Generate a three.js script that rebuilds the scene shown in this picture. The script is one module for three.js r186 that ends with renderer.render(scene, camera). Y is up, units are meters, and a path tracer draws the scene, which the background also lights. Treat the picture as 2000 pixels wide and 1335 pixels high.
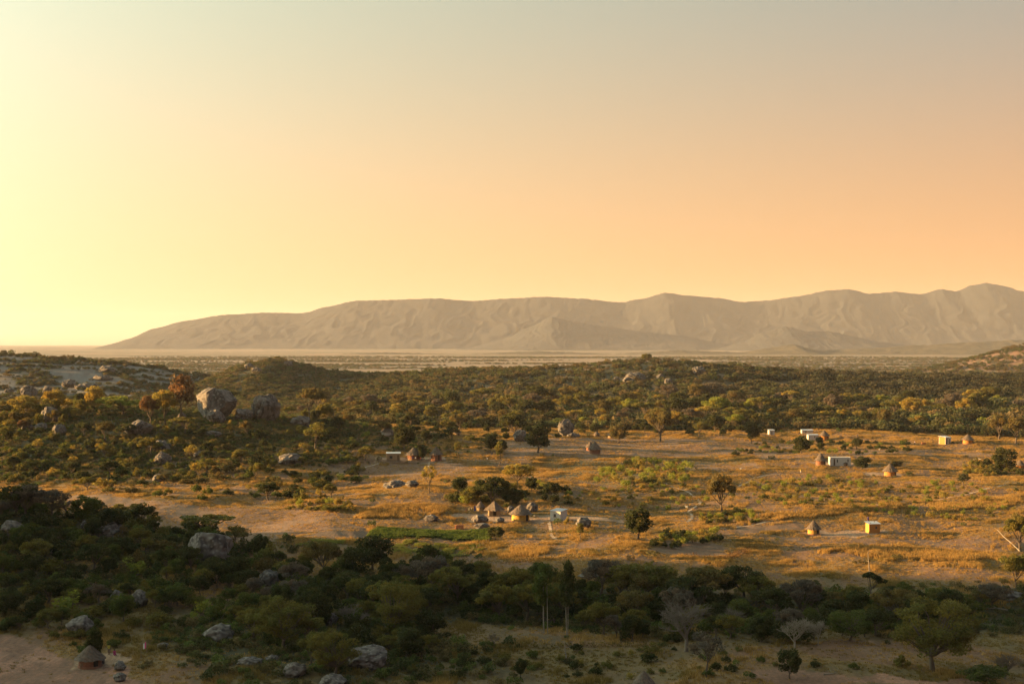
import * as THREE from 'three';
import { createNoise2D, createNoise3D } from 'simplex-noise';
import { mergeGeometries, mergeVertices } from 'three/addons/utils/BufferGeometryUtils.js';
import { MarchingCubes } from 'three/addons/objects/MarchingCubes.js';

// ---------- camera, sky, sun, haze, exposure ----------
const scene = new THREE.Scene();
const camera = new THREE.PerspectiveCamera(27.34, 1024 / 683, 0.5, 30000);
camera.position.set(0, 50, 0);
camera.lookAt(0, 50, -100);
const SUN_AZ = THREE.MathUtils.degToRad(-70), SUN_EL = THREE.MathUtils.degToRad(6.8);
const sunDir = new THREE.Vector3(Math.sin(SUN_AZ) * Math.cos(SUN_EL), Math.sin(SUN_EL), -Math.cos(SUN_AZ) * Math.cos(SUN_EL));
const SKY = [[0.0189, 0.0369, 0.0687], [0.1336, 0.0126, -0.0466], [1.386, 1.701, 1.4175], [0.1651, 0.1562, 0.0208]];   // overhead, towards the horizon, glow, wide glow
{ // evening air: warm band along the horizon, duller blue overhead, a wide glow round the low sun
  const W = 1024, Hh = 512, a = new Float32Array(W * Hh * 4);
  for (let j = 0; j < Hh; j++) {
    const el = ((j + 0.5) / Hh - 0.5) * Math.PI, sy = Math.sin(el), up = Math.max(0, el);
    for (let i = 0; i < W; i++) {
      const az = ((i + 0.5) / W - 0.5) * 2 * Math.PI, x = Math.cos(az) * Math.cos(el), z = Math.sin(az) * Math.cos(el);
      const th = Math.acos(Math.min(1, Math.max(-1, x * sunDir.x + sy * sunDir.y + z * sunDir.z)));
      const band = Math.exp(-((up / 0.18) ** 2)), glow = Math.exp(-th / 0.3), wide = Math.exp(-th / 1.1), o = (j * W + i) * 4;
      a[o] = SKY[0][0] + SKY[1][0] * band + SKY[2][0] * glow + SKY[3][0] * wide;
      a[o + 1] = SKY[0][1] + SKY[1][1] * band + SKY[2][1] * glow + SKY[3][1] * wide;
      a[o + 2] = SKY[0][2] + SKY[1][2] * band + SKY[2][2] * glow + SKY[3][2] * wide;
      a[o + 3] = 1;
    }
  }
  const t = new THREE.DataTexture(a, W, Hh, THREE.RGBAFormat, THREE.FloatType);
  t.mapping = THREE.EquirectangularReflectionMapping; t.magFilter = t.minFilter = THREE.LinearFilter; t.needsUpdate = true;
  scene.background = t; scene.environment = t;
}
const sun = new THREE.DirectionalLight(new THREE.Color().setRGB(1, 0.57, 0.2), 5);
sun.name = 'sun'; sun.position.copy(sunDir).multiplyScalar(2500); sun.target.position.set(0, 0, -600);
sun.castShadow = true; sun.shadow.radius = 1; sun.shadow.mapSize.set(4096, 4096);
Object.assign(sun.shadow.camera, { left: -1600, right: 1600, top: 1600, bottom: -1600, near: 10, far: 6000 });
scene.add(sun, sun.target);
scene.fog = new THREE.FogExp2(new THREE.Color().setRGB(0.88, 0.9, 1), 0.000021);
const renderer = new THREE.WebGLRenderer();
renderer.toneMapping = THREE.LinearToneMapping;
renderer.toneMappingExposure = 4.6;
renderer.shadowMap.enabled = true;

// ---------- seeded noise and the lie of the land (metres; +x right, d = -z away from the viewpoint) ----------
function rng(s) { return () => { s = (s + 0x6d2b79f5) | 0; let t = Math.imul(s ^ (s >>> 15), 1 | s); t = (t + Math.imul(t ^ (t >>> 7), 61 | t)) ^ t; return ((t ^ (t >>> 14)) >>> 0) / 4294967296; }; }
const n2 = createNoise2D(rng(7)), n3 = createNoise3D(rng(11));
const clamp = (v, a = 0, b = 1) => Math.min(b, Math.max(a, v)), lerp = (a, b, t) => a + (b - a) * t;
const smooth = (a, b, v) => { const t = clamp((v - a) / (b - a)); return t * t * (3 - 2 * t); };
const fbm = (x, y, o = 4) => { let s = 0, a = 0.5, f = 1; for (let i = 0; i < o; i++, a *= 0.5, f *= 2.03) s += a * n2(x * f + i * 17.3, y * f - i * 9.1); return s; };
const hump = (x, d, cx, cd, sx, sd, a) => { const u = (x - cx) / sx, v = (d - cd) / sd, q = u * u + v * v; return q > 14 ? 0 : a * Math.exp(-q); };
const RIDGE = [[-900, 42], [-611, 38.5], [-510, 36.5], [-459, 34], [-408, 29.9], [-357, 23.2], [-331, 17.6], [-298, 12], [-275, 22.2], [-255, 27.3], [-234, 30.4], [-214, 26.3], [-183, 19.7], [-153, 16.1], [-102, 17.6], [-51, 20.2], [0, 22.2], [51, 23.8],
  [102, 28.3], [138, 30.9], [168, 28.8], [204, 24.8], [255, 20.2], [306, 16.6], [357, 13.6], [408, 12], [1400, 12]];
function ridgeTop(x) { let i = 1; while (i < RIDGE.length - 1 && RIDGE[i][0] < x) i++; const [a, p] = RIDGE[i - 1], [b, q] = RIDGE[i]; return lerp(p, q, smooth(a, b, x)); }
function H(x, z) {
  const d = -z, r = Math.hypot(x, d);
  let h = 46 * Math.exp(-((r / 72) ** 2));                                      // the hill the viewpoint stands on
  const s = (x + 36) * 0.94 + (333 - d) * 0.342, q = (d - 333) * 0.94 + (x + 36) * 0.342;   // along and across the low sun's path
  h += 88 * smooth(-175, -330, s) * smooth(-112, -160, q + 12 * n2(s * 0.012, 3.3)) * smooth(-460, -300, q) * smooth(-900, -700, s);   // granite hill off to the left
  h += hump(x, d, -128, 322, 46, 46, 11.5) + hump(x, d, -190, 300, 60, 70, 14);   // near kopje
  h += hump(x, d, -185, 672, 140, 100, 16.5) + hump(x, d, -430, 720, 160, 130, 7);  // wooded spur with the balanced boulder
  h += hump(x, d, -22, 452, 34, 26, 2.6);                                        // rise behind the middle homestead
  h += ridgeTop(x) * Math.exp(-(((d - 1400) / (d < 1400 ? 175 : 150)) ** 2));       // bare whaleback on the left, wooded ridge to the right of it
  h += hump(x, d, 880, 2150, 210, 190, 60) + hump(x, d, 1250, 2200, 300, 220, 52);
  h -= 15 * smooth(1700, 2500, d);
  const far = smooth(700, 1400, d);
  h += (1.5 * n2(x / 95 + 4, d / 130) + 0.5 * n2(x / 31, d / 44 + 9)) * smooth(120, 230, r) * (1 - far * 0.4);
  h += 0.13 * n2(x / 7, d / 9) * (1 - far);
  // the bed of the stream below the fields
  h -= 2.2 * Math.exp(-(((d - (262 - 0.1 * x + 7 * Math.sin(x / 37))) / 13) ** 2)) * smooth(-50, -10, x);
  return h;
}
// ---------- where things stand (metres: x to the right, d away) ----------
const MTN = [
  [-4791,-228],[-4332,-100],[-4077,-24],[-3822,83],[-3568,185],[-3262,262],[-2854,323],[-2446,343],[-2090,338],[-1835,404],[-1580,460],[-1223,470],[-764,486],[-408,460],[0,486],[306,501],[663,486],
  [1070,445],[1274,476],[1529,542],[1733,516],[2039,491],[2293,450],[2548,465],[2854,506],[3160,567],[3364,577],[3568,532],[3822,552],[4077,527],[4281,577],[4434,557],[4587,618],[4740,639],[4893,613],
  [5096,557],[5606,496],[6625,521],[8154,190],
];
const FOOTA = [
  [-945,-90],[-430,-12],[-86,61],[129,168],[335,263],[515,220],[773,181],[1117,134],[1418,104],[1718,48],[2148,-47],
];
const FOOTB = [
  [1508,-39],[1786,48],[1944,119],[2123,171],[2301,131],[2460,135],[2619,100],[2857,48],[3174,16],[3571,40],[4166,64],[5158,-39],
];
const FOOTD = [
  [-1383,-40],[-1107,-21],[-664,-7],[-277,-18],[138,-1],[553,-15],[913,4],[1245,-7],[1383,15],[1516,38],[1660,4],[1937,15],[2213,32],[2490,49],[2767,60],[3597,71],
];
const FOOTC = [
  [-5395,-56],[-5016,10],[-4732,-42],[-4638,-90],[-4448,-75],[-4354,-38],[-4297,-28],[-4221,-47],[-4070,-104],[-3881,-180],
];
const LAND = [
  {"k":"tall","box":[-1.9,7.7,324.4,344.3],"p":[[-1.9,344.3],[3.8,343.5],[7.7,339.3],[7.1,324.4],[-1.2,329.8]]},
  {"k":"tall","box":[-45.6,-17.6,393.2,418.2],"p":[[-45.6,404.3],[-36.5,418.2],[-18.1,414.5],[-17.6,402.7],[-31.8,396.9],[-42.9,393.2]]},
  {"k":"tall","box":[63.6,119,388.4,430.1],"p":[[63.6,397],[83.4,408.9],[106.2,416.9],[119,430.1],[114.7,414.6],[87.4,400.1],[63.6,388.4]]},
  {"k":"tall","box":[122,165.3,403.9,458.6],"p":[[126.8,424.9],[165.3,458.6],[154.4,428.4],[122,403.9]]},
  {"k":"tall","box":[74.3,118,322.7,350.2],"p":[[74.3,340.3],[96.9,350.2],[112.4,343.2],[118,330.7],[105.7,322.7],[84,329.8]]},
  {"k":"tall","box":[160.4,303,786.8,924.9],"p":[[181.9,892.2],[303,924.9],[273.2,833.9],[160.4,786.8]]},
  {"k":"soil","box":[102.9,215.8,593.1,658.7],"p":[[102.9,628.3],[215.8,658.7],[215.8,624.1],[108,593.1]]},
  {"k":"soil","box":[66.4,123.1,353.6,365],"p":[[66.4,364.9],[119.6,365],[123.1,355.8],[72.1,353.6]]},{"k":"green","box":[7.6,35.1,396,419.6],"p":[[7.6,415],[35.1,419.6],[28.8,396],[8.8,401.7]]},
  {"k":"soil","box":[-76.3,-11.8,517.8,566.5],"p":[[-76.3,551.9],[-20.6,566.5],[-11.8,540.2],[-56.6,517.8]]},
  {"k":"plough","box":[59.8,79.4,367.2,389.6],"p":[[59.8,381.7],[79.4,389.6],[78.7,379.2],[60.2,367.2]]},
  {"k":"crop","box":[-36.2,-4.2,357.4,372.1],"p":[[-34.9,371.3],[-6.5,372.1],[-4.2,358.1],[-36.2,357.4]]},
  {"k":"green","box":[-30.1,-5.2,326.4,355],"p":[[-30.1,351.3],[-5.2,355],[-14.3,326.4],[-27.9,333.5]]},
  {"k":"green","box":[-51.2,-39.7,330.9,352],"p":[[-51.2,330.9],[-48.5,341.6],[-39.7,352],[-42.8,335.8]]},
  {"k":"plough","box":[-52.2,-36.5,349.8,368.3],"p":[[-52.2,349.8],[-47.7,363.7],[-36.5,368.3],[-36.9,356.1]]},
  {"k":"yard","box":[-17.4,31.4,388.9,404.9],"p":[[-14,404.9],[-5.9,402.9],[17.4,399.3],[31.4,401.1],[30.5,389.4],[14.2,389.6],[-5.7,388.9],[-17.4,397.4]]},
  {"k":"yard","box":[77.4,101.3,369.2,377.7],"p":[[77.8,374.8],[85.2,377.7],[101.3,376],[100.1,369.2],[86,369.3],[77.4,369.8]]},
  {"k":"yard","box":[121.9,141.8,567.8,581.2],"p":[[124.1,577.9],[141.8,581.2],[141,569.4],[121.9,567.8]]},
  {"k":"yard","box":[134.2,150.4,530.2,547.5],"p":[[137.5,547.5],[150.4,543.7],[146.7,530.2],[134.2,534.2]]},
  {"k":"yard","box":[-55.4,-27.5,562,580.2],"p":[[-55.4,574.3],[-27.5,580.2],[-28.8,565.7],[-54.2,562]]},
  {"k":"yard","box":[-71.5,-60.3,219.7,227],"p":[[-71.5,225.8],[-65.3,227],[-60.9,224.6],[-60.3,220.8],[-64,219.7],[-69.7,220.1]]},
  {"k":"soil","box":[-150.3,-40.3,322.1,458.9],"p":[[-150.3,458.9],[-104.3,427.5],[-66.7,416.2],[-44.8,396.8],[-40.3,371.5],[-50.3,363.4],[-55.8,348.1],[-62.7,331.1],[-93.2,365.8],[-105.5,322.1]]},
  {"k":"plough","box":[30.8,52.7,323.9,351.6],"p":[[34.8,341.2],[42.2,351.6],[52.7,349],[51.3,335.3],[38.9,323.9],[30.8,325.7]]},
  {"k":"soil","box":[65.7,101.8,541.6,584.3],"p":[[68.1,584.3],[101.8,582.5],[98.3,551.2],[78.9,541.6],[65.7,564.2]]},
  {"k":"fallow","box":[-15.5,9.9,234.1,257.4],"p":[[-15.5,257.4],[-3.7,255.9],[5.4,245.1],[9.9,236.7],[3.4,234.1],[-8.7,237.8],[-13.3,243.4]]},
  {"k":"earth","box":[-88.9,-56.3,205.6,242.9],"p":[[-88.9,239.4],[-84,242.9],[-77.6,234.3],[-70.3,222],[-60.3,218.1],[-56.3,208.8],[-56.9,205.6],[-76.4,205.9]]},
  {"k":"earth","box":[35.7,67.6,201.5,211.3],"p":[[36.9,211.3],[52.9,207.4],[67.6,206.5],[66,201.5],[35.7,204.3]]},
  {"k":"soil","box":[45.2,60.2,212.8,236.2],"p":[[45.2,225.7],[60.2,236.2],[60,217],[54.2,212.8],[47.3,216.6]]},
  {"k":"soil","box":[-4.9,143.4,590.5,727.9],"p":[[-4.9,672.8],[53,727.9],[103,707.5],[143.4,703.5],[133.1,652.8],[43.2,593.7],[-4.3,590.5]]},
  {"k":"green","box":[14.9,106.9,470.4,632.6],"p":[[20.8,571.1],[87.5,632.6],[106.9,587.3],[60.8,477.2],[42.8,470.4],[14.9,512.2]]},
];
const PATHS = [
  [[52.9,500.7],[54.3,478.4],[58.8,461.4],[59.1,440.9],[55.3,428],[52.3,416.1],[52.3,407.8],[49,393.2]],[[78.7,488],[84.6,503.1],[90.4,523.8],[97.2,533.8],[105.8,538]],
  [[54.8,376.6],[76.5,396.5],[95.2,408.6],[118.3,427.6],[147.6,460.7],[178.2,489.5]],[[10.2,390.6],[10.3,377.7],[10.4,364.7],[11.8,353.3]],[[-60.7,545.2],[-54.6,555.6],[-49.4,565.1]],
  [[-33.5,567.4],[-33,553.1]],[[-30.8,564.3],[-8.4,577.7],[21.3,584.1],[49.9,595.5]],
];
const TREES = [
  ["grand","olive",63.8,212.3,12.4,1.13,"huge bronze green spreading tree at the end of the stream thicket"],
  ["bare","pale",45.1,224,6,1.16,"pale leafless tree with a white trunk in front of the thicket"],["round","dark",40.7,205.9,4.6,0.87,"small round dark tree below the white trunked bare tree"],
  ["bare","grey",28,226.6,10.1,1.26,"wide grey leafless tree with tangled twigs in the stream thicket"],
  ["open","grey",28.5,206.2,7.3,1.01,"slender grey green tree with a thin trunk below the wide leafless tree"],
  ["gum","green",5.6,246.7,11.5,0.87,"gum tree with two pale trunks, farther from the centre field"],["gum","dark",9.5,242.1,12.7,0.65,"darker gum tree with two long pale trunks and a narrow top"],
  ["grand","olive",-19.8,242,9.5,0.99,"broad brown green tree above the speckled boulder"],["grand","olive",-36.7,226.4,8.9,1.1,"broad brown tree beside the meadow at the foot of the kopje"],
  ["grand","olive",-26.8,210.6,7.8,1.03,"thick trunked dark tree standing next to the speckled boulder"],["broad","olive",-30.7,216,5.3,0.88,"short thick trunked tree leaning over the meadow grass"],
  ["bare","grey",-27.4,242.7,4.7,1.55,"twiggy leafless tree between the two broad brown trees"],["oval","dark",-32.9,240.9,6.1,1.04,"dark green oval tree behind the broad brown tree"],
  ["round","dark",1.3,214.9,3.1,0.76,"small dark topiary like tree in the foreground field"],["bare","grey",-3,234.3,2.9,0.84,"small dead snag with bent branches at the edge of the fallow field"],
  ["leaning","dark",70.9,276.9,5.8,0.87,"dark tree with a one sided windswept crown above the thicket"],
  ["grand","green",55.7,232,5.6,1.37,"bright green spreading tree with a pale trunk in the thicket"],["broad","olive",100.8,280.3,7.3,0.78,"olive tree at the right edge of the shaded fields"],
  ["broad","olive",123.6,342.2,9.1,0.66,"olive tree at the right edge above the fallen white trunk"],["bare","grey",73.9,210.4,4.9,1.35,"leafless grey tree in the lower right corner"],
  ["round","dark",-66.2,222.3,6,0.61,"dark tree growing against the near thatched hut"],["broad","bronze",61.6,412.8,11.7,0.72,"lone bronze tree with a forked trunk among the lime bushes"],
  ["round","dark",31.4,350.1,8.8,0.91,"big dark mango like tree alone in the sunlit field"],["round","dark",-4.2,359,3.5,1.52,"round dark tree at the corner of the vegetable garden"],
  ["sapling","olive",17.1,351,4.7,1.03,"thin young tree in front of the boulder by the white house"],["sapling","golden",14.2,372.2,4.1,0.89,"thin golden young tree just in front of the white house"],
  ["open","golden",-25.6,434.9,9.7,0.69,"sparse golden tree with a leaning trunk above the grassy bank"],
  ["sapling","olive",-5.1,564.9,10.3,0.84,"lone young tree with a knotted trunk above the middle thicket"],["open","bronze",-77,460.1,8,0.83,"small bronze tree at the edge of the long pink field"],
  ["open","olive",-80.6,576.5,13.6,1.13,"sparse olive tree on the spur below the flat topped tree"],["umbrella","bronze",-95.1,660,18,0.67,"flat topped rusty tree growing over a round boulder"],
  ["round","dark",-45.9,600.3,12.2,0.92,"dark round tree behind the brick compound"],["oval","dark",-36.8,571.4,6.4,1.01,"narrow dark tree between the two huts of the brick compound"],
  ["sapling","olive",-22.7,583.2,6.4,1.02,"little two tone tree right of the brick hut"],["broad","dark",-5.8,419.5,8.9,1.12,"dark leafy tree on the rise behind the middle homestead"],
  ["broad","golden",2,468,8,1.2,"golden topped tree at the crest of the middle thicket"],["round","olive",-11.5,421.3,5.7,1.46,"olive tree at the sunny end of the middle thicket"],
  ["round","dark",0,420.8,5.4,1.42,"dark tree directly behind the large yellow hut"],["round","dark",-16.4,442.8,3.4,1.64,"small dark round tree on the grassy rise"],
  ["broad","dark",1.3,689.9,12.8,1,"dark tree beside the leaning boulder at the valley edge"],["round","dark",11,606,13.7,0.94,"dense dark tree overlooking the hut with two roofs"],
  ["round","dark",-9.1,597.1,8.5,0.89,"dark tree at the left of the bare valley field"],["round","dark",-4.4,602.3,5.7,1,"smaller dark tree touching the one at the bare field edge"],
  ["round","bronze",53,699.6,10.4,1.05,"bronze tree beside the small pointed hut"],["broad","bronze",74,701.2,16.8,0.78,"tall bronze tree at the front of the tree belt"],
  ["round","dark",119.3,697.3,11.2,0.93,"dark tree standing free at the far end of the valley field"],["round","dark",127,615.4,8.5,1.14,"dark tree in front of the far white walled homestead"],
  ["oval","bronze",213.6,806.1,12.9,0.83,"tall bronze tree at the right of the far homesteads"],["broad","dark",208.3,829.1,10.3,0.8,"dark tree behind the dark pole pen"],
  ["broad","golden",234.6,813.8,7.7,1.31,"golden tree beside the far pale hut"],["broad","bronze",247.8,715,14.1,0.76,"bronze tree in front of the far yellow house"],
  ["broad","bronze",245.2,683.1,13.4,0.85,"bronze tree with forked trunk at the right edge of the far field"],["round","lime",275.8,822.5,7.2,1.26,"bright green tree next to the far yellow house"],
  ["round","dark",193.6,551.8,9.6,1.17,"dense dark tree above the hedge at the right edge"],["sapling","dark",154.7,481.2,4.9,2.04,"small forked tree alone in the right hand field"],
  ["round","dark",138.9,558,6.1,1.44,"dark green tree beside the long cream house"],["round","bronze",153.2,559.7,3.5,1.65,"brown bushy tree behind the orange hut"],
  ["broad","golden",-209.9,644.2,13.6,0.94,"golden domed tree on the crest of the spur"],["broad","golden",-222.7,642.5,11.7,1.2,"golden tree at the left edge of the spur crest"],
  ["round","golden",-196.2,659.6,12.5,0.87,"yellow round tree rising highest left of the lime tree"],["round","dark",-205.8,668.3,8.8,0.78,"narrow dark tree beside the yellow round tree"],
  ["broad","lime",-179.8,646.6,8.9,2.2,"wide brilliant lime tree on the spur crest"],["broad","golden",-153.2,620.7,16.3,0.69,"golden green tree beside the tall rusty tree"],
  ["sapling","rust",-145.4,620.4,23.7,1.05,"tall rusty tree left of the balanced boulder"],
  ["broad","rust",-159.9,620.5,13.6,0.63,"brown thin crowned tree between the lime tree and the balanced boulder"],
  ["umbrella","dark",-204.4,988.4,18.4,1.28,"dark flat topped tree behind the balanced boulder"],
  ["umbrella","olive",-141.4,606.8,7.5,1.7,"flat topped olive tree on the clearing below the balanced boulder"],
  ["umbrella","dark",-153.7,613.5,4.9,0.83,"little flat topped tree at the left of the clearing"],["sapling","golden",-122.3,608.7,6.6,1.02,"golden young tree below the balanced boulder"],
  ["broad","grey",-107.7,311.3,7.3,1.2,"grey brown tree crowning the near kopje at the left edge"],["open","grey",-102.3,322.9,4.7,1.66,"thin grey tree on the near kopje against the pink field"],
  ["round","dark",-99.1,335.3,3.9,1.82,"dark tree on the kopje top beside the grey slab boulders"],["broad","dark",-88.9,333.7,6.3,1.25,"dark spreading tree on the kopje top"],
  ["umbrella","olive",-73.2,336.3,6,1.98,"wide umbrella tree growing behind the large cracked boulder"],["open","bronze",-62.4,325.8,5.2,1.16,"bronze tree at the right end of the kopje crest"],
  ["round","green",69.1,204.2,2.8,2.8,"rounded yellow green tree at the lower right edge"],["broad","olive",-2.5,275.6,4.5,0.95,"olive tree left of the gum trees"],
  ["broad","olive",131.4,1372.6,10,0.94,"tree standing tallest on the wooded ridge"],["round","dark",492.5,4510,16.4,1.29,"small dark tree right of the tallest one on the ridge"],
  ["umbrella","olive",-230.7,1380.8,7,0.76,"tiny flat topped tree on the small kopje"],["umbrella","dark",-385.6,1393.9,5.1,1.06,"little flat topped tree on the skyline of the granite hill"],
  ["bare","pale",49.7,227.8,5,0.85,"faint leafless tree behind the white trunked bare tree"],
];
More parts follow.
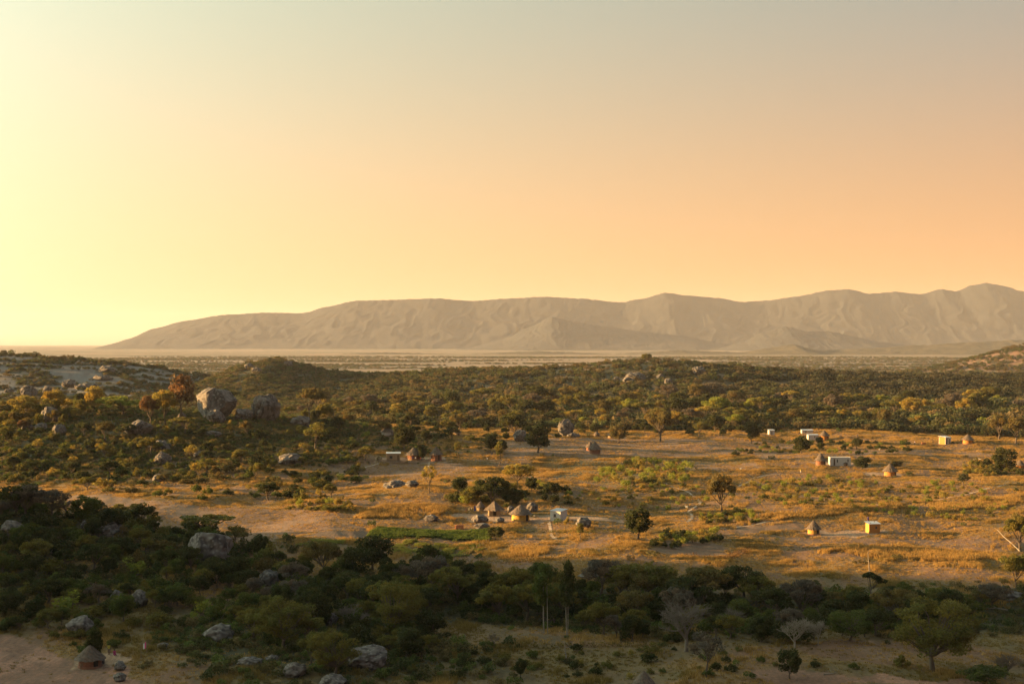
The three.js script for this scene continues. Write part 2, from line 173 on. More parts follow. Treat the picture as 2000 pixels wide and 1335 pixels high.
const SCATTER = [
  
  ["on the wooded spur crest",[["round","dark",-350.6,1027.1,8.5,0.96,0,3,128],["round","olive",-225,638.5,7.1,0.97,0,0,128],["round","olive",-201.9,655.1,7.5,1.12,0,0,129],["broad","bronze",-216.2,623.1,6.9,0.92,1,3,28],["round","olive",-225.4,621.4,8.1,0.98,0,0,28],["broad","golden",-209.2,660.9,7.2,0.97,0,3,127],["round","dark",-363.6,1022.6,8.9,1.07,1,3,128],["broad","bronze",-220,620.5,7.5,0.87,0,0,28],["broad","olive",-215.5,642.8,7.4,1.22,0,0,25],["round","olive",-372.3,1027.3,7.5,1.24,0,3,128],["broad","bronze",-205.2,628,6.5,0.92,0,1,25],["round","olive",-208,617.8,6.7,1,0,3,27],["round","olive",-201.6,639,6,1.22,0,1,127],["round","dark",-219.3,672.2,5.9,1,0,3,127],["round","dark",-214.9,598,5.1,0.91,0,0,28],["round","olive",-199.5,625.1,5.1,0.91,0,2,127],["broad","golden",-361.7,1039.9,11.2,0.95,0,3,128],["broad","bronze",-236.6,654.8,6.6,1.19,0,0,128]]],
  ["on the shaded slope of the spur",[["broad","olive",-145.4,565,7.2,1.26,0,2,30],["shrub","olive",-119.5,500.8,3.1,0.99,0,1,34],["shrub","bronze",-109.9,525.4,3.2,0.97,0,2,32],["shrub","bronze",-123.6,457.8,2.9,1.12,0,2,34],["shrub","dark",-109.9,609.8,5,1.24,0,1,137],["shrub","dark",-71.7,515.8,3.5,1.05,0,2,35],["shrub","olive",-192.7,551.1,4,0.93,1,2,28],["broad","dark",-162.7,597.1,5.9,1.12,0,0,29],["shrub","dark",-154.4,504.4,3.8,1.25,1,0,34],["open","golden",-59.5,431.7,4.3,0.86,0,1,103],["broad","olive",-92.2,506.5,6.4,0.91,0,3,103],["shrub","green",-71.6,549.8,3.5,1.19,0,2,104],["shrub","olive",-193.3,590.3,3.9,0.95,0,2,26],["open","golden",-126.6,556.2,7.6,1.05,0,2,32],["shrub","dark",-161.5,507.6,3.4,1.13,0,3,139],["round","dark",-103.8,586.6,3.5,0.98,0,1,137],["open","golden",-190,562.6,7,0.9,1,2,26],["shrub","green",-70.7,498.9,3,1.21,0,1,103],["shrub","olive",-196.9,610.6,4.4,1.06,0,3,26],["shrub","dark",-176.2,527.7,3.7,1.03,1,2,26],["broad","dark",-78.5,451.8,6.2,1.24,0,0,103],["shrub","olive",-66,442.3,3.6,0.99,0,1,103],["broad","olive",-56.7,439.4,4.6,0.94,0,1,103],["shrub","green",-177.9,539.1,3.4,1.25,1,2,26],["shrub","dark",-142.5,505.1,3.3,1.06,0,0,34],["broad","olive",-141.4,467.4,4.7,1.17,0,3,139],["shrub","golden",-138.1,475,3.8,1.23,0,0,34],["broad","dark",-162.9,520.1,5.4,1.27,0,2,26],["shrub","dark",-131.9,511.2,3.3,1.01,0,3,34],["shrub","olive",-90,555.9,4.3,0.93,0,3,35],["open","golden",-87.6,466.2,3.3,1.1,0,0,103],["shrub","dark",-176.1,514.9,3.6,0.9,1,3,138],["shrub","bronze",-107.3,527.1,4.1,1.04,1,2,32],["shrub","green",-96.1,511.4,3.2,1,0,3,103],["shrub","olive",-93.3,538.8,4.2,1.07,0,0,35],["shrub","golden",-120.1,531,4.4,0.86,0,2,32],["shrub","dark",-83.8,549.3,3.9,0.94,0,1,35],["shrub","olive",-137.8,515.1,3.5,0.86,0,0,34],["shrub","olive",-66.5,485.8,4.1,1.21,1,1,103],["round","dark",-131.6,568,4.9,0.94,0,0,32],["open","golden",-170.6,579.3,3.4,1.18,0,0,29],["open","golden",-100,519.7,4.2,0.95,0,0,35],["shrub","olive",-159.2,561.7,3.8,1.17,1,0,30],["shrub","dark",-82.1,628.4,3.8,1.21,0,3,104],["shrub","green",-143.3,519.7,4.2,1.08,0,0,34],["open","golden",-166.8,569.8,4.7,1.24,0,2,29],["shrub","dark",-172.4,576.9,3.6,1.25,0,1,26],["open","golden",-169.7,542.9,4.4,1.18,2,2,26],["shrub","green",-98.8,457.4,2.8,0.86,1,1,34],["shrub","olive",-154.8,575.9,3.7,1.02,0,0,30],["broad","olive",-162.5,559.8,6.1,0.92,0,2,29],["round","dark",-209.1,581.9,5.5,1.01,0,2,28],["shrub","bronze",-109.6,494.1,3.4,1.11,0,1,34],["shrub","green",-104.3,461.2,3.1,0.91,0,1,34],["round","dark",-188.1,529.6,5.3,1.24,1,2,28],["broad","bronze",-171.1,590.3,8.1,0.94,0,0,29],["shrub","green",-181.1,567.7,4.5,0.99,0,2,26],["broad","dark",-121.5,561.3,7,0.87,0,1,32],["round","dark",-73.8,475,3,1.28,0,1,103],["shrub","bronze",-116.5,574.5,3.9,0.91,0,1,32],["broad","bronze",-115.6,612.8,7,0.88,0,1,137],["shrub","bronze",-170.3,526.8,3.6,1.17,0,2,26],["shrub","green",-55,503.3,3.3,1.19,0,0,39],["open","golden",-78.3,481.8,2.9,1.05,0,3,103],["shrub","olive",-59.4,538.7,3.9,0.97,0,0,152],["broad","dark",-182.5,598.6,6.1,1.05,0,1,26],["shrub","dark",-132.3,603.2,4.1,0.98,0,0,33],["shrub","olive",-147.9,537.9,3.5,1.12,0,0,31],["shrub","dark",-169.7,533.9,3.5,0.95,0,2,26],["broad","bronze",-211.6,611.8,6,0.9,0,3,28],["round","dark",-186.2,553,3.7,1.11,0,2,26],["shrub","olive",-183,529.4,4.3,1.21,1,2,26],["open","golden",-176.5,564.3,4,0.96,0,2,26],["broad","olive",-58.8,564.2,5.9,1.09,0,0,152],["broad","olive",-114.1,524.3,6.2,1.19,0,2,32],["shrub","olive",-86.2,622.7,5.1,1.01,0,3,104],["round","dark",-65.7,503.6,3.6,1.18,0,2,35],["shrub","olive",-209.4,595.2,3.6,1.19,0,2,28],["broad","dark",-118.5,545.8,6.1,1.13,0,2,32],["shrub","golden",-169.4,517.1,3.4,1.28,0,2,26],["broad","dark",-149.2,521.3,5.8,1.19,0,0,34],["shrub","dark",-72.8,462.4,3.6,1.2,0,1,103],["shrub","green",-64.9,557.4,3.5,1.28,1,1,104],["shrub","olive",-174.9,498.9,3.8,1.22,0,3,138],["broad","olive",-104.6,542.3,5.8,1.25,0,1,32],["shrub","dark",-97.8,539.6,4.6,1.17,0,0,35],["open","golden",-85.1,571.3,4.8,1.14,0,0,104],["shrub","green",-67.6,595.9,4.4,1.05,0,1,104]]],
  ["in the belt of trees across the valley",[["umbrella","olive",-33.5,864.1,9.4,0.89,0,3,66],["broad","olive",319.9,962.9,15.5,0.91,0,3,157],["broad","dark",-91.2,904.3,13.3,0.87,0,3,65],["umbrella","olive",97.5,856.9,5.8,0.95,0,3,117],["broad","bronze",-111,905.6,9.5,1.06,0,1,105],["umbrella","olive",-105.2,663.1,6.9,0.93,0,3,3],["broad","grey",13.7,986.8,13.7,1.16,0,3,112],["broad","dark",293.4,1045.6,14.1,0.93,0,3,121],["umbrella","olive",-2.1,810.1,8,1.17,0,3,112],["broad","grey",299.6,956.8,15.6,1.15,0,1,121],["umbrella","golden",-79.7,1070.6,9.9,1.27,0,3,65],["broad","dark",386.8,1089.2,11.2,1.09,0,3,158],["umbrella","golden",113.7,1086.7,9.3,1.15,0,2,51],["round","dark",192.8,896.8,11.7,1.16,0,3,156],["umbrella","olive",202,900.4,10.3,1.01,0,3,156],["round","dark",381.5,1052.5,7.1,1.2,1,3,158],["umbrella","olive",84.6,896.6,13.8,1.06,1,3,117],["umbrella","olive",321.5,1098.1,7.8,1.01,0,3,121],["round","dark",179.1,920.6,6.7,1.09,0,3,155],["broad","bronze",143.7,955.3,10.6,1.29,1,3,155],["round","olive",-52,890.9,11.2,1.09,2,3,66],["round","dark",21.6,883.3,13.2,1.06,1,3,36],["broad","golden",177.8,853.7,9.4,1.04,0,3,156],["umbrella","olive",-119.3,950.3,8,0.9,0,1,105],["round","olive",-90.7,681.9,9.4,1.12,0,1,105],["broad","olive",370.8,1092.1,15.2,1.12,1,3,157],["umbrella","olive",-111.1,1050.4,7.7,0.91,1,3,65],["round","dark",118.8,959.6,12.1,1.27,5,3,117],["broad","lime",132.3,916.2,15.2,1.25,1,3,118],["broad","golden",200,851.7,9.8,0.95,0,0,120],["broad","olive",-10.1,1027.4,11.2,1.04,3,3,112],["umbrella","olive",151.7,876.7,5.9,1.02,0,3,155],["round","dark",230.2,973.9,13,0.99,0,3,120],["round","dark",228,1094.6,7.3,1.21,2,3,156],["umbrella","olive",243.1,893.2,12.9,1.09,0,3,119],["broad","dark",117.7,993.2,14.6,0.86,0,2,51],["round","olive",-42.9,895.1,5.9,1.13,1,3,66],["broad","bronze",-140.2,1016.1,16.8,1.22,0,3,105],["broad","grey",-101.9,1007.4,12.7,0.95,0,3,65],["round","dark",238,1048.6,12.8,1.07,1,3,120],["broad","olive",0.6,954,15.6,1.16,1,3,112],["broad","bronze",143.8,1090.8,16.8,1.04,0,2,51],["round","dark",136.2,984.1,12.9,0.85,2,2,51],["umbrella","olive",163.2,924.9,14.4,0.94,1,3,155],["broad","olive",261,1050.4,11.9,1.03,0,3,120],["round","dark",94.2,831.9,5.5,1.1,3,3,117],["umbrella","golden",210,1058.3,13.6,0.91,1,3,156],["umbrella","golden",68.6,1015.4,6.7,0.91,0,2,53],["round","dark",-10.2,938.7,11.9,1.21,0,3,112],["broad","lime",128.1,808.6,8.8,1.26,0,3,118],["umbrella","olive",135.3,853.6,11,1.1,0,0,155],["round","dark",322.2,1031,9.6,1.13,0,3,121],["broad","olive",1.9,854,8.7,1.23,0,3,112],["round","dark",-70.4,941.3,10.4,1.21,1,3,65],["broad","grey",122.6,1095.9,16.1,0.99,0,2,51],["round","dark",91.5,971.9,6.5,1.2,4,3,117],["round","dark",-94.9,678.3,5.5,1.04,0,3,105],["umbrella","golden",55,961.1,7.5,0.99,0,3,70],["broad","grey",158.4,1099.4,18.3,1.25,0,1,51],["broad","dark",118.2,815.7,8.4,1.21,0,0,118],["broad","golden",96.3,820,10.6,1.09,0,3,117],["broad","bronze",146.4,939.9,9.7,0.86,0,3,155],["broad","grey",343.7,951.9,12.5,1.24,0,3,158],["round","dark",124.3,978.8,9,1.05,1,2,51],["umbrella","golden",116.5,844.8,12,1.09,1,1,117],["umbrella","golden",200.4,1101.1,11.5,1.19,0,3,155],["broad","golden",248.6,876.2,14.4,1.13,0,3,121],["round","dark",24.8,854.3,9.4,1.3,0,3,36],["broad","grey",66.3,841,8.3,0.94,0,3,71],["umbrella","golden",104.9,816.4,5.4,0.85,0,1,117],["broad","bronze",168.3,845.8,10.9,1.29,0,3,156],["broad","bronze",103.4,968.1,11.4,1.12,0,3,117],["broad","dark",8.3,879,13.1,1.24,0,3,112],["umbrella","olive",7.7,830.3,5.6,1.03,1,3,112],["round","dark",61.8,1034.9,6.9,0.86,0,2,53],["broad","bronze",-78.9,977.7,14,0.95,1,3,65],["broad","dark",108.7,931.3,14.2,1.19,0,3,117],["broad","bronze",-100.1,884.7,10,1.29,1,0,65],["broad","golden",279.6,948.5,12.1,0.88,1,3,121],["round","dark",179.6,1112.5,12.3,1.12,1,3,155],["round","dark",370.2,1035.5,8.3,0.9,0,3,158],["umbrella","golden",113.2,1009.7,6.9,1.21,1,2,51],["broad","golden",359.4,1090.3,13,1.25,1,3,157],["umbrella","golden",189.4,850.7,9.8,0.95,0,3,156],["broad","olive",-13.1,995.7,10.6,0.87,2,3,112],["umbrella","olive",-23.2,1068.4,15.8,1.15,2,3,66],["round","olive",72.8,986.7,12.6,1.28,0,3,71],["umbrella","golden",-113.1,952.1,7.2,1.26,0,1,105],["round","olive",187.6,905.7,7.9,0.94,0,3,156],["round","olive",-100.1,678.5,4.5,0.97,0,3,105],["broad","bronze",25.9,1085.9,13.8,1.21,0,3,36],["broad","olive",276.1,1011.7,12.1,1.23,0,3,121],["round","olive",87.4,831.7,11.3,1.25,0,3,117],["round","olive",-67.9,823.1,9.6,1.01,0,3,65],["broad","bronze",89.7,1080.8,11.9,0.97,0,2,53],["broad","dark",123.7,940.8,14.9,1.06,1,3,117],["broad","dark",-26.6,920.2,10.3,1.02,0,3,66],["broad","bronze",61,941.8,11.9,1.09,0,3,70],["round","olive",-39.6,853.6,8.2,1.13,0,3,66],["broad","golden",96.5,1095.5,10.9,1.17,0,2,53],["round","dark",79.6,1012.6,9.4,0.95,1,2,53],["broad","grey",109.9,856.4,9.9,1.15,0,3,117],["broad","olive",38.7,963,13.3,0.94,0,3,36],["broad","bronze",-27,822.6,8.7,1.19,1,3,66],["umbrella","olive",51.1,954.5,6.6,1.05,0,3,70],["broad","lime",82.9,979.8,11.3,1.25,0,3,71],["broad","olive",-37.7,913.9,12.2,0.99,0,3,66],["broad","bronze",45.9,1086.7,16.1,1.03,1,2,53],["umbrella","olive",55.1,1022.1,7.1,0.97,1,2,53],["broad","grey",-22.5,850.3,10.1,1.3,0,3,66],["umbrella","olive",127.3,834.4,7,1.03,0,3,118],["broad","lime",161.5,950.1,11.3,0.95,0,3,155],["broad","bronze",164.4,1053.5,13.7,1.2,2,3,155],["umbrella","olive",63.8,1094.4,7.5,1.19,0,2,53],["round","dark",249.7,934.4,6.3,1.16,0,3,119],["broad","olive",282.2,926.8,10.6,0.88,0,1,121],["broad","golden",-75.6,924.3,10.9,0.91,0,3,65],["umbrella","golden",339.7,964.7,10.9,1.15,0,3,158],["round","dark",227.4,1039.2,8.9,1.07,1,3,156],["broad","olive",136,823,10.7,1.16,0,0,155],["broad","golden",302.1,931.2,14,1.03,0,3,157],["broad","olive",142.4,818.7,8.2,0.91,0,3,155],["round","dark",-122.1,923.9,6.4,0.95,0,1,105],["broad","dark",150.5,932.9,10.4,1.15,1,3,155],["umbrella","golden",37.4,841.7,10.2,1.13,0,3,36],["broad","dark",-44.5,1016,15.7,1,1,3,66],["broad","grey",218.7,954.5,14.9,1.03,0,0,120],["broad","dark",190.5,998,10.1,1.24,0,3,155],["round","dark",101,1020.6,6.9,1.1,0,2,51],["broad","lime",367.3,1064.3,10.5,0.85,0,3,158],["broad","bronze",-62,898.5,9.6,1.19,0,3,65],["broad","lime",275.2,1045.9,10.7,0.96,0,3,120],["round","olive",223.9,857.3,9.3,1.18,0,1,120],["broad","dark",246.2,958.1,10.1,1.25,0,3,120],["umbrella","olive",-18.1,852.5,6.4,1.02,1,3,66],["broad","dark",17.6,1063.3,16.4,1.25,1,3,112],["broad","olive",51.2,1038.3,13.1,0.88,0,2,53],["broad","grey",206.8,1082.4,10.5,0.93,0,3,155],["round","olive",62.2,996.7,7.1,1.19,0,3,70],["umbrella","olive",-100.1,929.5,9.7,0.9,0,3,65]]],
  ["along the front of the valley tree belt",[["round","dark",71.5,754.2,6.6,1.07,1,3,117],["round","dark",-2.9,677.7,4.2,0.98,0,0,112],["round","dark",-55.4,699.3,5.1,1.16,0,3,65],["shrub","dark",-73.6,634.3,3.9,1.2,0,0,65],["shrub","dark",38.8,785.3,4.9,0.98,0,3,38],["bush","lime",-61.9,683.5,2.7,1.08,0,3,65],["round","dark",-46.3,860,6.1,1.23,1,3,66],["round","dark",110.4,735.3,4.3,1.09,0,0,118],["bush","lime",-67.2,647.1,2.7,1.22,0,0,65],["bush","lime",-70.1,675.3,2.8,1.21,1,0,65],["bush","lime",-44.9,639.6,3,0.89,0,3,106],["broad","dark",-28.2,655.3,6.9,1.19,0,2,66],["round","dark",-80.7,649,7.7,1.04,1,1,105],["round","dark",-38.3,853.2,5.6,1.09,0,3,66],["round","dark",87.7,755,4.6,1.15,2,3,117],["round","dark",114.2,792.5,9.3,1.21,1,0,118],["round","dark",-13.6,751.8,5,0.92,0,1,66],["round","dark",77.5,740.2,6,1.25,0,3,117],["round","dark",-86.5,636.2,5.4,1.23,1,2,105],["shrub","dark",-11.5,657.1,4.3,1.2,0,3,114],["shrub","dark",121.9,783.3,5.3,1.12,0,3,118],["broad","dark",-51,707.2,7.9,0.97,0,1,65],["broad","bronze",-59.3,656.9,6.6,1.03,0,0,65],["round","dark",-87.7,646.3,3.8,1.04,0,2,105],["round","dark",-38.7,636,5.9,1.11,0,1,106],["bush","lime",-3.6,748.1,3,1.01,0,3,112],["broad","bronze",-29,770.6,9.4,1.01,0,3,66],["bush","lime",-18,845.4,5.3,0.85,0,1,66],["broad","olive",97.8,731.2,7.4,1.08,0,1,117],["round","dark",44,747.6,6.1,1.28,0,3,70]]],
  ["in the middle thicket behind the yellow hut",[["shrub","dark",-16.8,423.7,3.3,0.9,1,2,111],["round","dark",6.2,448.6,5.3,0.85,0,1,109],["shrub","dark",-13.2,435.6,3,1.21,0,2,111],["bush","lime",8.9,479.4,2,0.9,0,1,109],["shrub","olive",-4,436.6,3.1,1.11,0,3,108],["shrub","olive",-1.4,449.6,3.5,0.95,0,0,109],["shrub","dark",0.5,422,3.4,0.96,0,3,110],["bush","lime",18.5,450.6,1.7,0.95,0,3,44],["round","dark",-16.4,437.7,5.2,1.25,0,2,111],["round","dark",12.2,436.3,5.4,1.17,1,3,44],["round","dark",12.9,426.1,3.1,1.19,0,1,44],["bush","lime",-13.9,420.5,3.2,0.99,0,0,68],["bush","lime",-0.8,430.9,1.8,1.14,0,3,110],["round","dark",9.7,427.3,2.5,1.19,0,3,44],["bush","lime",10.3,468.9,1.7,1.01,1,1,109]]],
  ["in the lime scrub of the middle field",[["bush","lime",49.7,502.4,2.5,1.09,12,2,62],["bush","golden",41.9,490.4,2.2,1.08,2,2,62],["bush","lime",41.6,541,3,0.98,3,2,62],["bush","lime",63.6,508.5,1.6,1.12,13,2,117],["bush","golden",55.3,490.2,1.7,0.99,4,3,96],["bush","lime",34.9,522,1.9,1.12,5,2,62],["bush","lime",44.1,517.2,2.7,1.2,8,2,62],["bush","golden",62.5,569.2,2.3,1.22,0,2,117],["bush","lime",68.3,564.9,1.8,1.21,5,2,117],["bush","lime",38.1,519.9,2.6,0.94,6,2,62],["bush","lime",48.1,511.4,1.7,1.26,10,2,62],["bush","golden",53,512,2,1.17,2,2,117],["bush","lime",65.4,539.4,3.2,1.06,12,2,117],["bush","lime",34.5,530.9,2.9,1.2,1,2,62],["bush","golden",55.9,484.3,1.9,0.93,3,3,96],["bush","lime",65.5,574.2,2.4,1.24,3,2,117],["bush","lime",46.6,508.2,1.8,0.87,9,2,62],["bush","golden",51.9,486.1,2.3,1.3,5,3,96],["bush","lime",59.4,493.3,2.8,1.08,7,3,96],["bush","lime",70.8,575.9,1.8,0.94,4,2,117],["bush","golden",44.1,476.5,1.8,1.18,4,2,62],["bush","lime",47,476.4,1.8,1.07,7,0,96],["bush","lime",52.4,530.2,2.3,1.07,11,2,117],["bush","golden",50.3,543.7,2.1,1.03,1,1,62],["bush","lime",59.5,573.7,2.8,1.28,1,2,117],["bush","lime",69.8,549.8,3.2,0.99,9,2,117],["bush","lime",54,529.8,1.7,0.93,10,2,117],["bush","lime",57,573.7,2.3,1.11,0,2,117],["bush","lime",61,544.2,3.5,0.98,7,2,117],["bush","lime",51.3,534.7,2,1.04,0,1,62],["bush","lime",46.7,491.5,2.9,1.17,14,2,62],["bush","lime",36.8,528.4,3.2,0.96,2,2,62],["bush","lime",56.9,497.5,2.8,0.91,14,2,117],["bush","lime",50.1,566.2,3.1,1.14,0,2,116],["bush","golden",54.2,505.1,1.6,0.86,3,2,117],["bush","lime",30.5,497.2,2.2,1.06,7,2,62],["bush","golden",60.1,502.9,2.6,1.02,5,2,117],["bush","golden",43.8,486.5,2,1.26,3,2,62],["bush","golden",64.3,546.1,2.4,1.15,1,2,117],["bush","golden",42.1,519.3,2.1,1.29,0,2,62],["bush","lime",62.1,497.2,1.7,1.02,6,3,96],["bush","lime",33,519.3,1.8,1.12,4,2,62],["bush","lime",53.6,574,2,1.05,2,2,117],["bush","lime",58.8,540.7,1.7,0.94,8,2,117],["bush","lime",38.6,479.7,2.6,1.23,11,2,62],["bush","golden",50.8,555.9,3.7,0.96,0,1,62],["bush","golden",36.9,490.3,3.3,1.18,1,2,62],["bush","lime",36.5,540,2.2,1.29,0,2,62],["bush","lime",56.7,544.2,2.1,0.9,6,2,117],["bush","golden",66.5,520.1,1.8,1.07,4,2,117]]],
  ["dotted over the middle field",[["bush","lime",61.4,445.1,1.7,1.28,0,3,96],["bush","lime",51.3,447.7,1.4,1.14,4,0,96],["bush","lime",62.1,471,1.3,1.11,2,3,96],["bush","lime",47.8,430.4,1.9,0.98,3,0,96],["bush","lime",51.9,438.4,1.3,1.13,2,0,96],["bush","lime",36.8,469.6,1.1,1.17,15,2,62],["bush","lime",30.9,469.7,1.6,1.29,13,2,62],["bush","lime",51.3,476.3,1.4,1.21,8,3,96],["bush","lime",51.9,468.9,1.1,0.94,6,0,96],["bush","lime",54.9,448.8,1.9,1.11,1,0,96],["bush","golden",40.3,432.4,1.9,1.16,0,3,97],["bush","lime",32.8,428.9,0.9,1.21,0,3,43],["bush","golden",39.1,464.4,1.5,1.04,0,3,43],["bush","lime",21.5,447.1,0.9,0.91,0,1,44],["bush","lime",44.9,432.2,0.9,1.09,5,0,96],["bush","lime",39.2,472.8,1,0.9,16,2,62],["bush","lime",62.8,461.6,1.4,0.86,1,3,96]]],
  ["around the lone bronze tree",[["bush","lime",56.4,402.7,1.9,0.92,2,2,96],["bush","golden",53.7,395,1.8,1.02,3,2,96],["bush","golden",63.4,394.1,2,0.93,2,2,96],["bush","golden",58.2,395,2.1,1.24,1,2,96],["bush","lime",65.9,403,1.3,1.17,1,1,96],["bush","lime",68.9,407.1,1.7,1.07,3,1,96],["bush","lime",55.2,407.7,1.3,0.97,0,0,96],["bush","golden",62.4,400.3,1.3,1.09,0,2,96],["bush","lime",68,397.3,1.9,0.92,5,1,96],["bush","lime",60.4,402.9,1.8,1.06,1,2,96],["bush","lime",68.4,402.2,1.5,0.89,4,1,96],["bush","lime",61.7,395.9,1.3,1.04,3,2,96],["bush","lime",59.5,405.9,1.5,1.23,0,2,96],["bush","lime",67.5,409.6,1.5,0.96,2,1,96],["bush","lime",64.7,401.8,1.5,1.25,0,1,96],["bush","lime",56.2,396.9,1.3,1.2,4,2,96],["bush","lime",68.4,392,1.2,1.21,6,1,96]]],
  ["in the sunny scrub of the right field",[["bush","lime",94.7,431.3,1.7,0.96,1,3,59],["bush","lime",139.1,422.2,1,1.1,2,2,124],["bush","golden",123.3,411.9,1.3,1.09,10,2,124],["bush","lime",149.5,475.7,1.6,0.9,1,0,124],["bush","golden",89.6,443.4,1.4,1.15,2,3,59],["bush","golden",99.5,500.7,2.4,1.2,2,2,61],["bush","lime",123.5,472.1,1,1.26,7,2,125],["bush","lime",75.5,430.1,1.4,0.89,7,1,96],["bush","lime",102.6,498.8,1.5,1.24,3,2,61],["bush","lime",100,427.6,1.9,1.29,10,3,151],["bush","golden",147.3,437.8,2.1,1.25,5,2,124],["bush","golden",143.1,419.9,1.2,0.9,8,2,124],["bush","lime",95.7,493,2.6,0.92,4,2,61],["bush","golden",116.2,401.7,0.9,0.95,0,1,151],["bush","lime",84.8,440.8,1.3,1.27,8,1,96],["bush","golden",139.3,401.1,0.9,0.9,13,2,124],["bush","lime",157.8,482.2,1.4,1.09,0,1,124],["bush","golden",137.9,404.8,1.9,1.29,11,2,124],["bush","lime",128.6,401.2,1.5,0.91,6,2,124],["bush","lime",142.5,414.8,0.9,1.27,7,2,124],["bush","golden",120.3,508.4,1.3,0.93,0,2,125],["bush","lime",130.5,503.9,1.6,0.88,4,2,125],["bush","golden",139.2,451.4,2.4,1.16,3,2,124],["bush","golden",101.3,423.2,1.2,1.13,5,3,151],["bush","lime",130.3,439.1,2,1.19,4,2,124],["bush","golden",100.9,411.7,1.9,1.19,1,3,151],["bush","lime",137.8,467.9,2.1,0.87,5,0,124],["bush","golden",153.7,478.5,1.1,1.12,0,2,124],["bush","golden",83.8,488,2.6,1.06,2,3,96],["bush","golden",137.4,475.1,1.6,1.29,3,0,124],["bush","golden",77.3,462.3,1,0.91,0,3,96],["bush","golden",118.8,398.4,2,1.26,1,1,151],["bush","lime",117.8,414.7,1.1,1.11,8,3,151],["bush","lime",124.2,504.6,1.7,0.98,2,2,125],["bush","golden",125.4,392.3,0.9,1.22,14,2,124],["bush","lime",86.9,478,2.2,1.22,3,3,96],["bush","lime",127.2,509.1,1.2,1.13,1,2,125],["bush","golden",150.8,429.6,1.7,1.06,9,2,124],["bush","lime",102.3,443,1.8,1.12,8,2,125],["bush","lime",105.1,406.2,1.3,1.04,1,3,151],["bush","golden",106.4,500,1.8,1.23,1,2,61],["bush","golden",120.4,466,1.2,1.22,4,2,125],["bush","golden",142.9,438.1,1,1.06,4,2,124],["bush","lime",107.9,512.1,1.5,0.99,2,2,61],["bush","lime",106.9,416,1.3,0.96,3,3,151],["bush","golden",92.2,424.1,1.2,1.28,0,3,59],["bush","lime",103.5,428.6,1.1,1.23,9,3,151],["bush","lime",145.9,480.4,1.8,0.98,2,0,124],["bush","golden",143.2,492.2,1.2,0.92,2,0,124],["bush","golden",95.8,420.9,1.7,1.17,1,3,59],["bush","lime",153,488.1,2,1.07,0,0,124],["bush","golden",116.4,447.2,1.5,1.26,5,2,125],["bush","lime",93.1,443,1.9,0.94,6,2,61],["bush","lime",147.7,429.1,1.1,0.9,5,2,124],["bush","lime",108.6,402.3,1.3,1.28,0,3,151],["bush","lime",86.8,492.9,1.1,1.2,5,3,96],["bush","lime",117.2,519.3,1.7,1.05,0,2,61],["bush","golden",90.3,492.1,1.8,1.23,0,0,61],["bush","golden",125.2,457,1.1,1.25,0,2,126],["bush","lime",130.3,412.8,1.2,1.26,3,2,124],["bush","golden",114.3,489.5,2.3,0.96,1,2,125],["bush","lime",108,407.1,0.9,1.02,2,3,151],["bush","lime",120.5,486.5,2.2,0.97,5,2,125],["bush","golden",148.7,454.3,1,1.15,1,2,124],["bush","lime",147.1,419.5,1.4,1.15,9,2,124],["bush","lime",134.2,422.2,1,1.08,1,2,124],["bush","lime",88.2,452.3,1.1,0.85,7,2,61],["bush","golden",135.4,409.6,1,1.18,7,2,124],["bush","lime",100.3,466.7,2.1,1.15,5,2,61],["bush","golden",115.2,407.4,1,0.87,3,3,151],["bush","lime",155,462.9,1.9,1.13,1,1,124],["bush","golden",115.6,507.3,2.1,1.29,0,2,61],["bush","golden",124.4,394.6,1.5,0.86,12,2,124],["bush","lime",112.3,413.4,0.9,0.98,4,3,151],["bush","golden",109.2,413.9,1.9,0.92,2,3,151],["bush","lime",148.3,492.8,2.5,1.19,3,0,124],["bush","lime",122.7,396.1,1.1,1.28,11,2,124],["bush","lime",113.3,424.1,1.3,0.92,6,3,151],["bush","golden",148.1,415,1.4,0.93,15,2,124],["bush","golden",142.2,426.4,1.4,0.86,6,2,124],["bush","lime",86.9,486.4,1.1,0.97,4,3,96],["bush","golden",143.9,481.6,1.1,0.91,1,0,124],["bush","golden",108.1,472.4,1.8,1.26,3,2,125],["bush","lime",110.4,522.3,1.8,1.22,1,2,61],["bush","golden",143.5,457.8,1,1.09,2,2,124],["bush","lime",151.1,444.9,1.1,1.1,0,2,124],["bush","golden",80.9,487.6,1.5,1.19,1,3,96],["bush","golden",120.6,439.5,2.3,1.2,6,3,151],["bush","golden",112.7,466.8,1.3,1.01,2,2,125],["bush","golden",89.6,503.7,1.4,1.17,1,0,61],["bush","golden",90,466.8,2,1.29,6,2,61],["bush","lime",117.3,409,1.6,1.01,7,3,151],["bush","lime",123.9,399.8,1.1,0.91,8,2,124],["bush","lime",86.3,462.1,1.3,1.01,9,1,96],["bush","lime",125.6,523.9,1.3,1.14,0,2,125],["bush","golden",102.9,406.8,1.7,1.15,0,3,151],["bush","lime",122.5,400.1,1,0.92,10,2,124],["bush","golden",150.3,485,1.1,1.07,0,0,124],["bush","golden",95.2,467.4,2,0.91,5,2,61],["bush","lime",115.2,403,1.7,1,5,3,151],["bush","lime",117.5,475.6,1.1,1.1,6,2,125],["bush","lime",120.8,501.3,1.6,1.07,3,2,125],["bush","golden",99.2,469.9,1.2,1.04,3,2,61],["bush","lime",129.7,443.3,0.9,0.88,6,0,124],["bush","golden",95.7,483.8,1.9,0.92,4,2,61],["bush","lime",82.8,426.1,1.6,0.93,0,3,59],["bush","golden",99.5,417.5,1.1,1.25,4,3,151],["bush","lime",143.2,484.3,1.6,0.95,4,0,124]]],
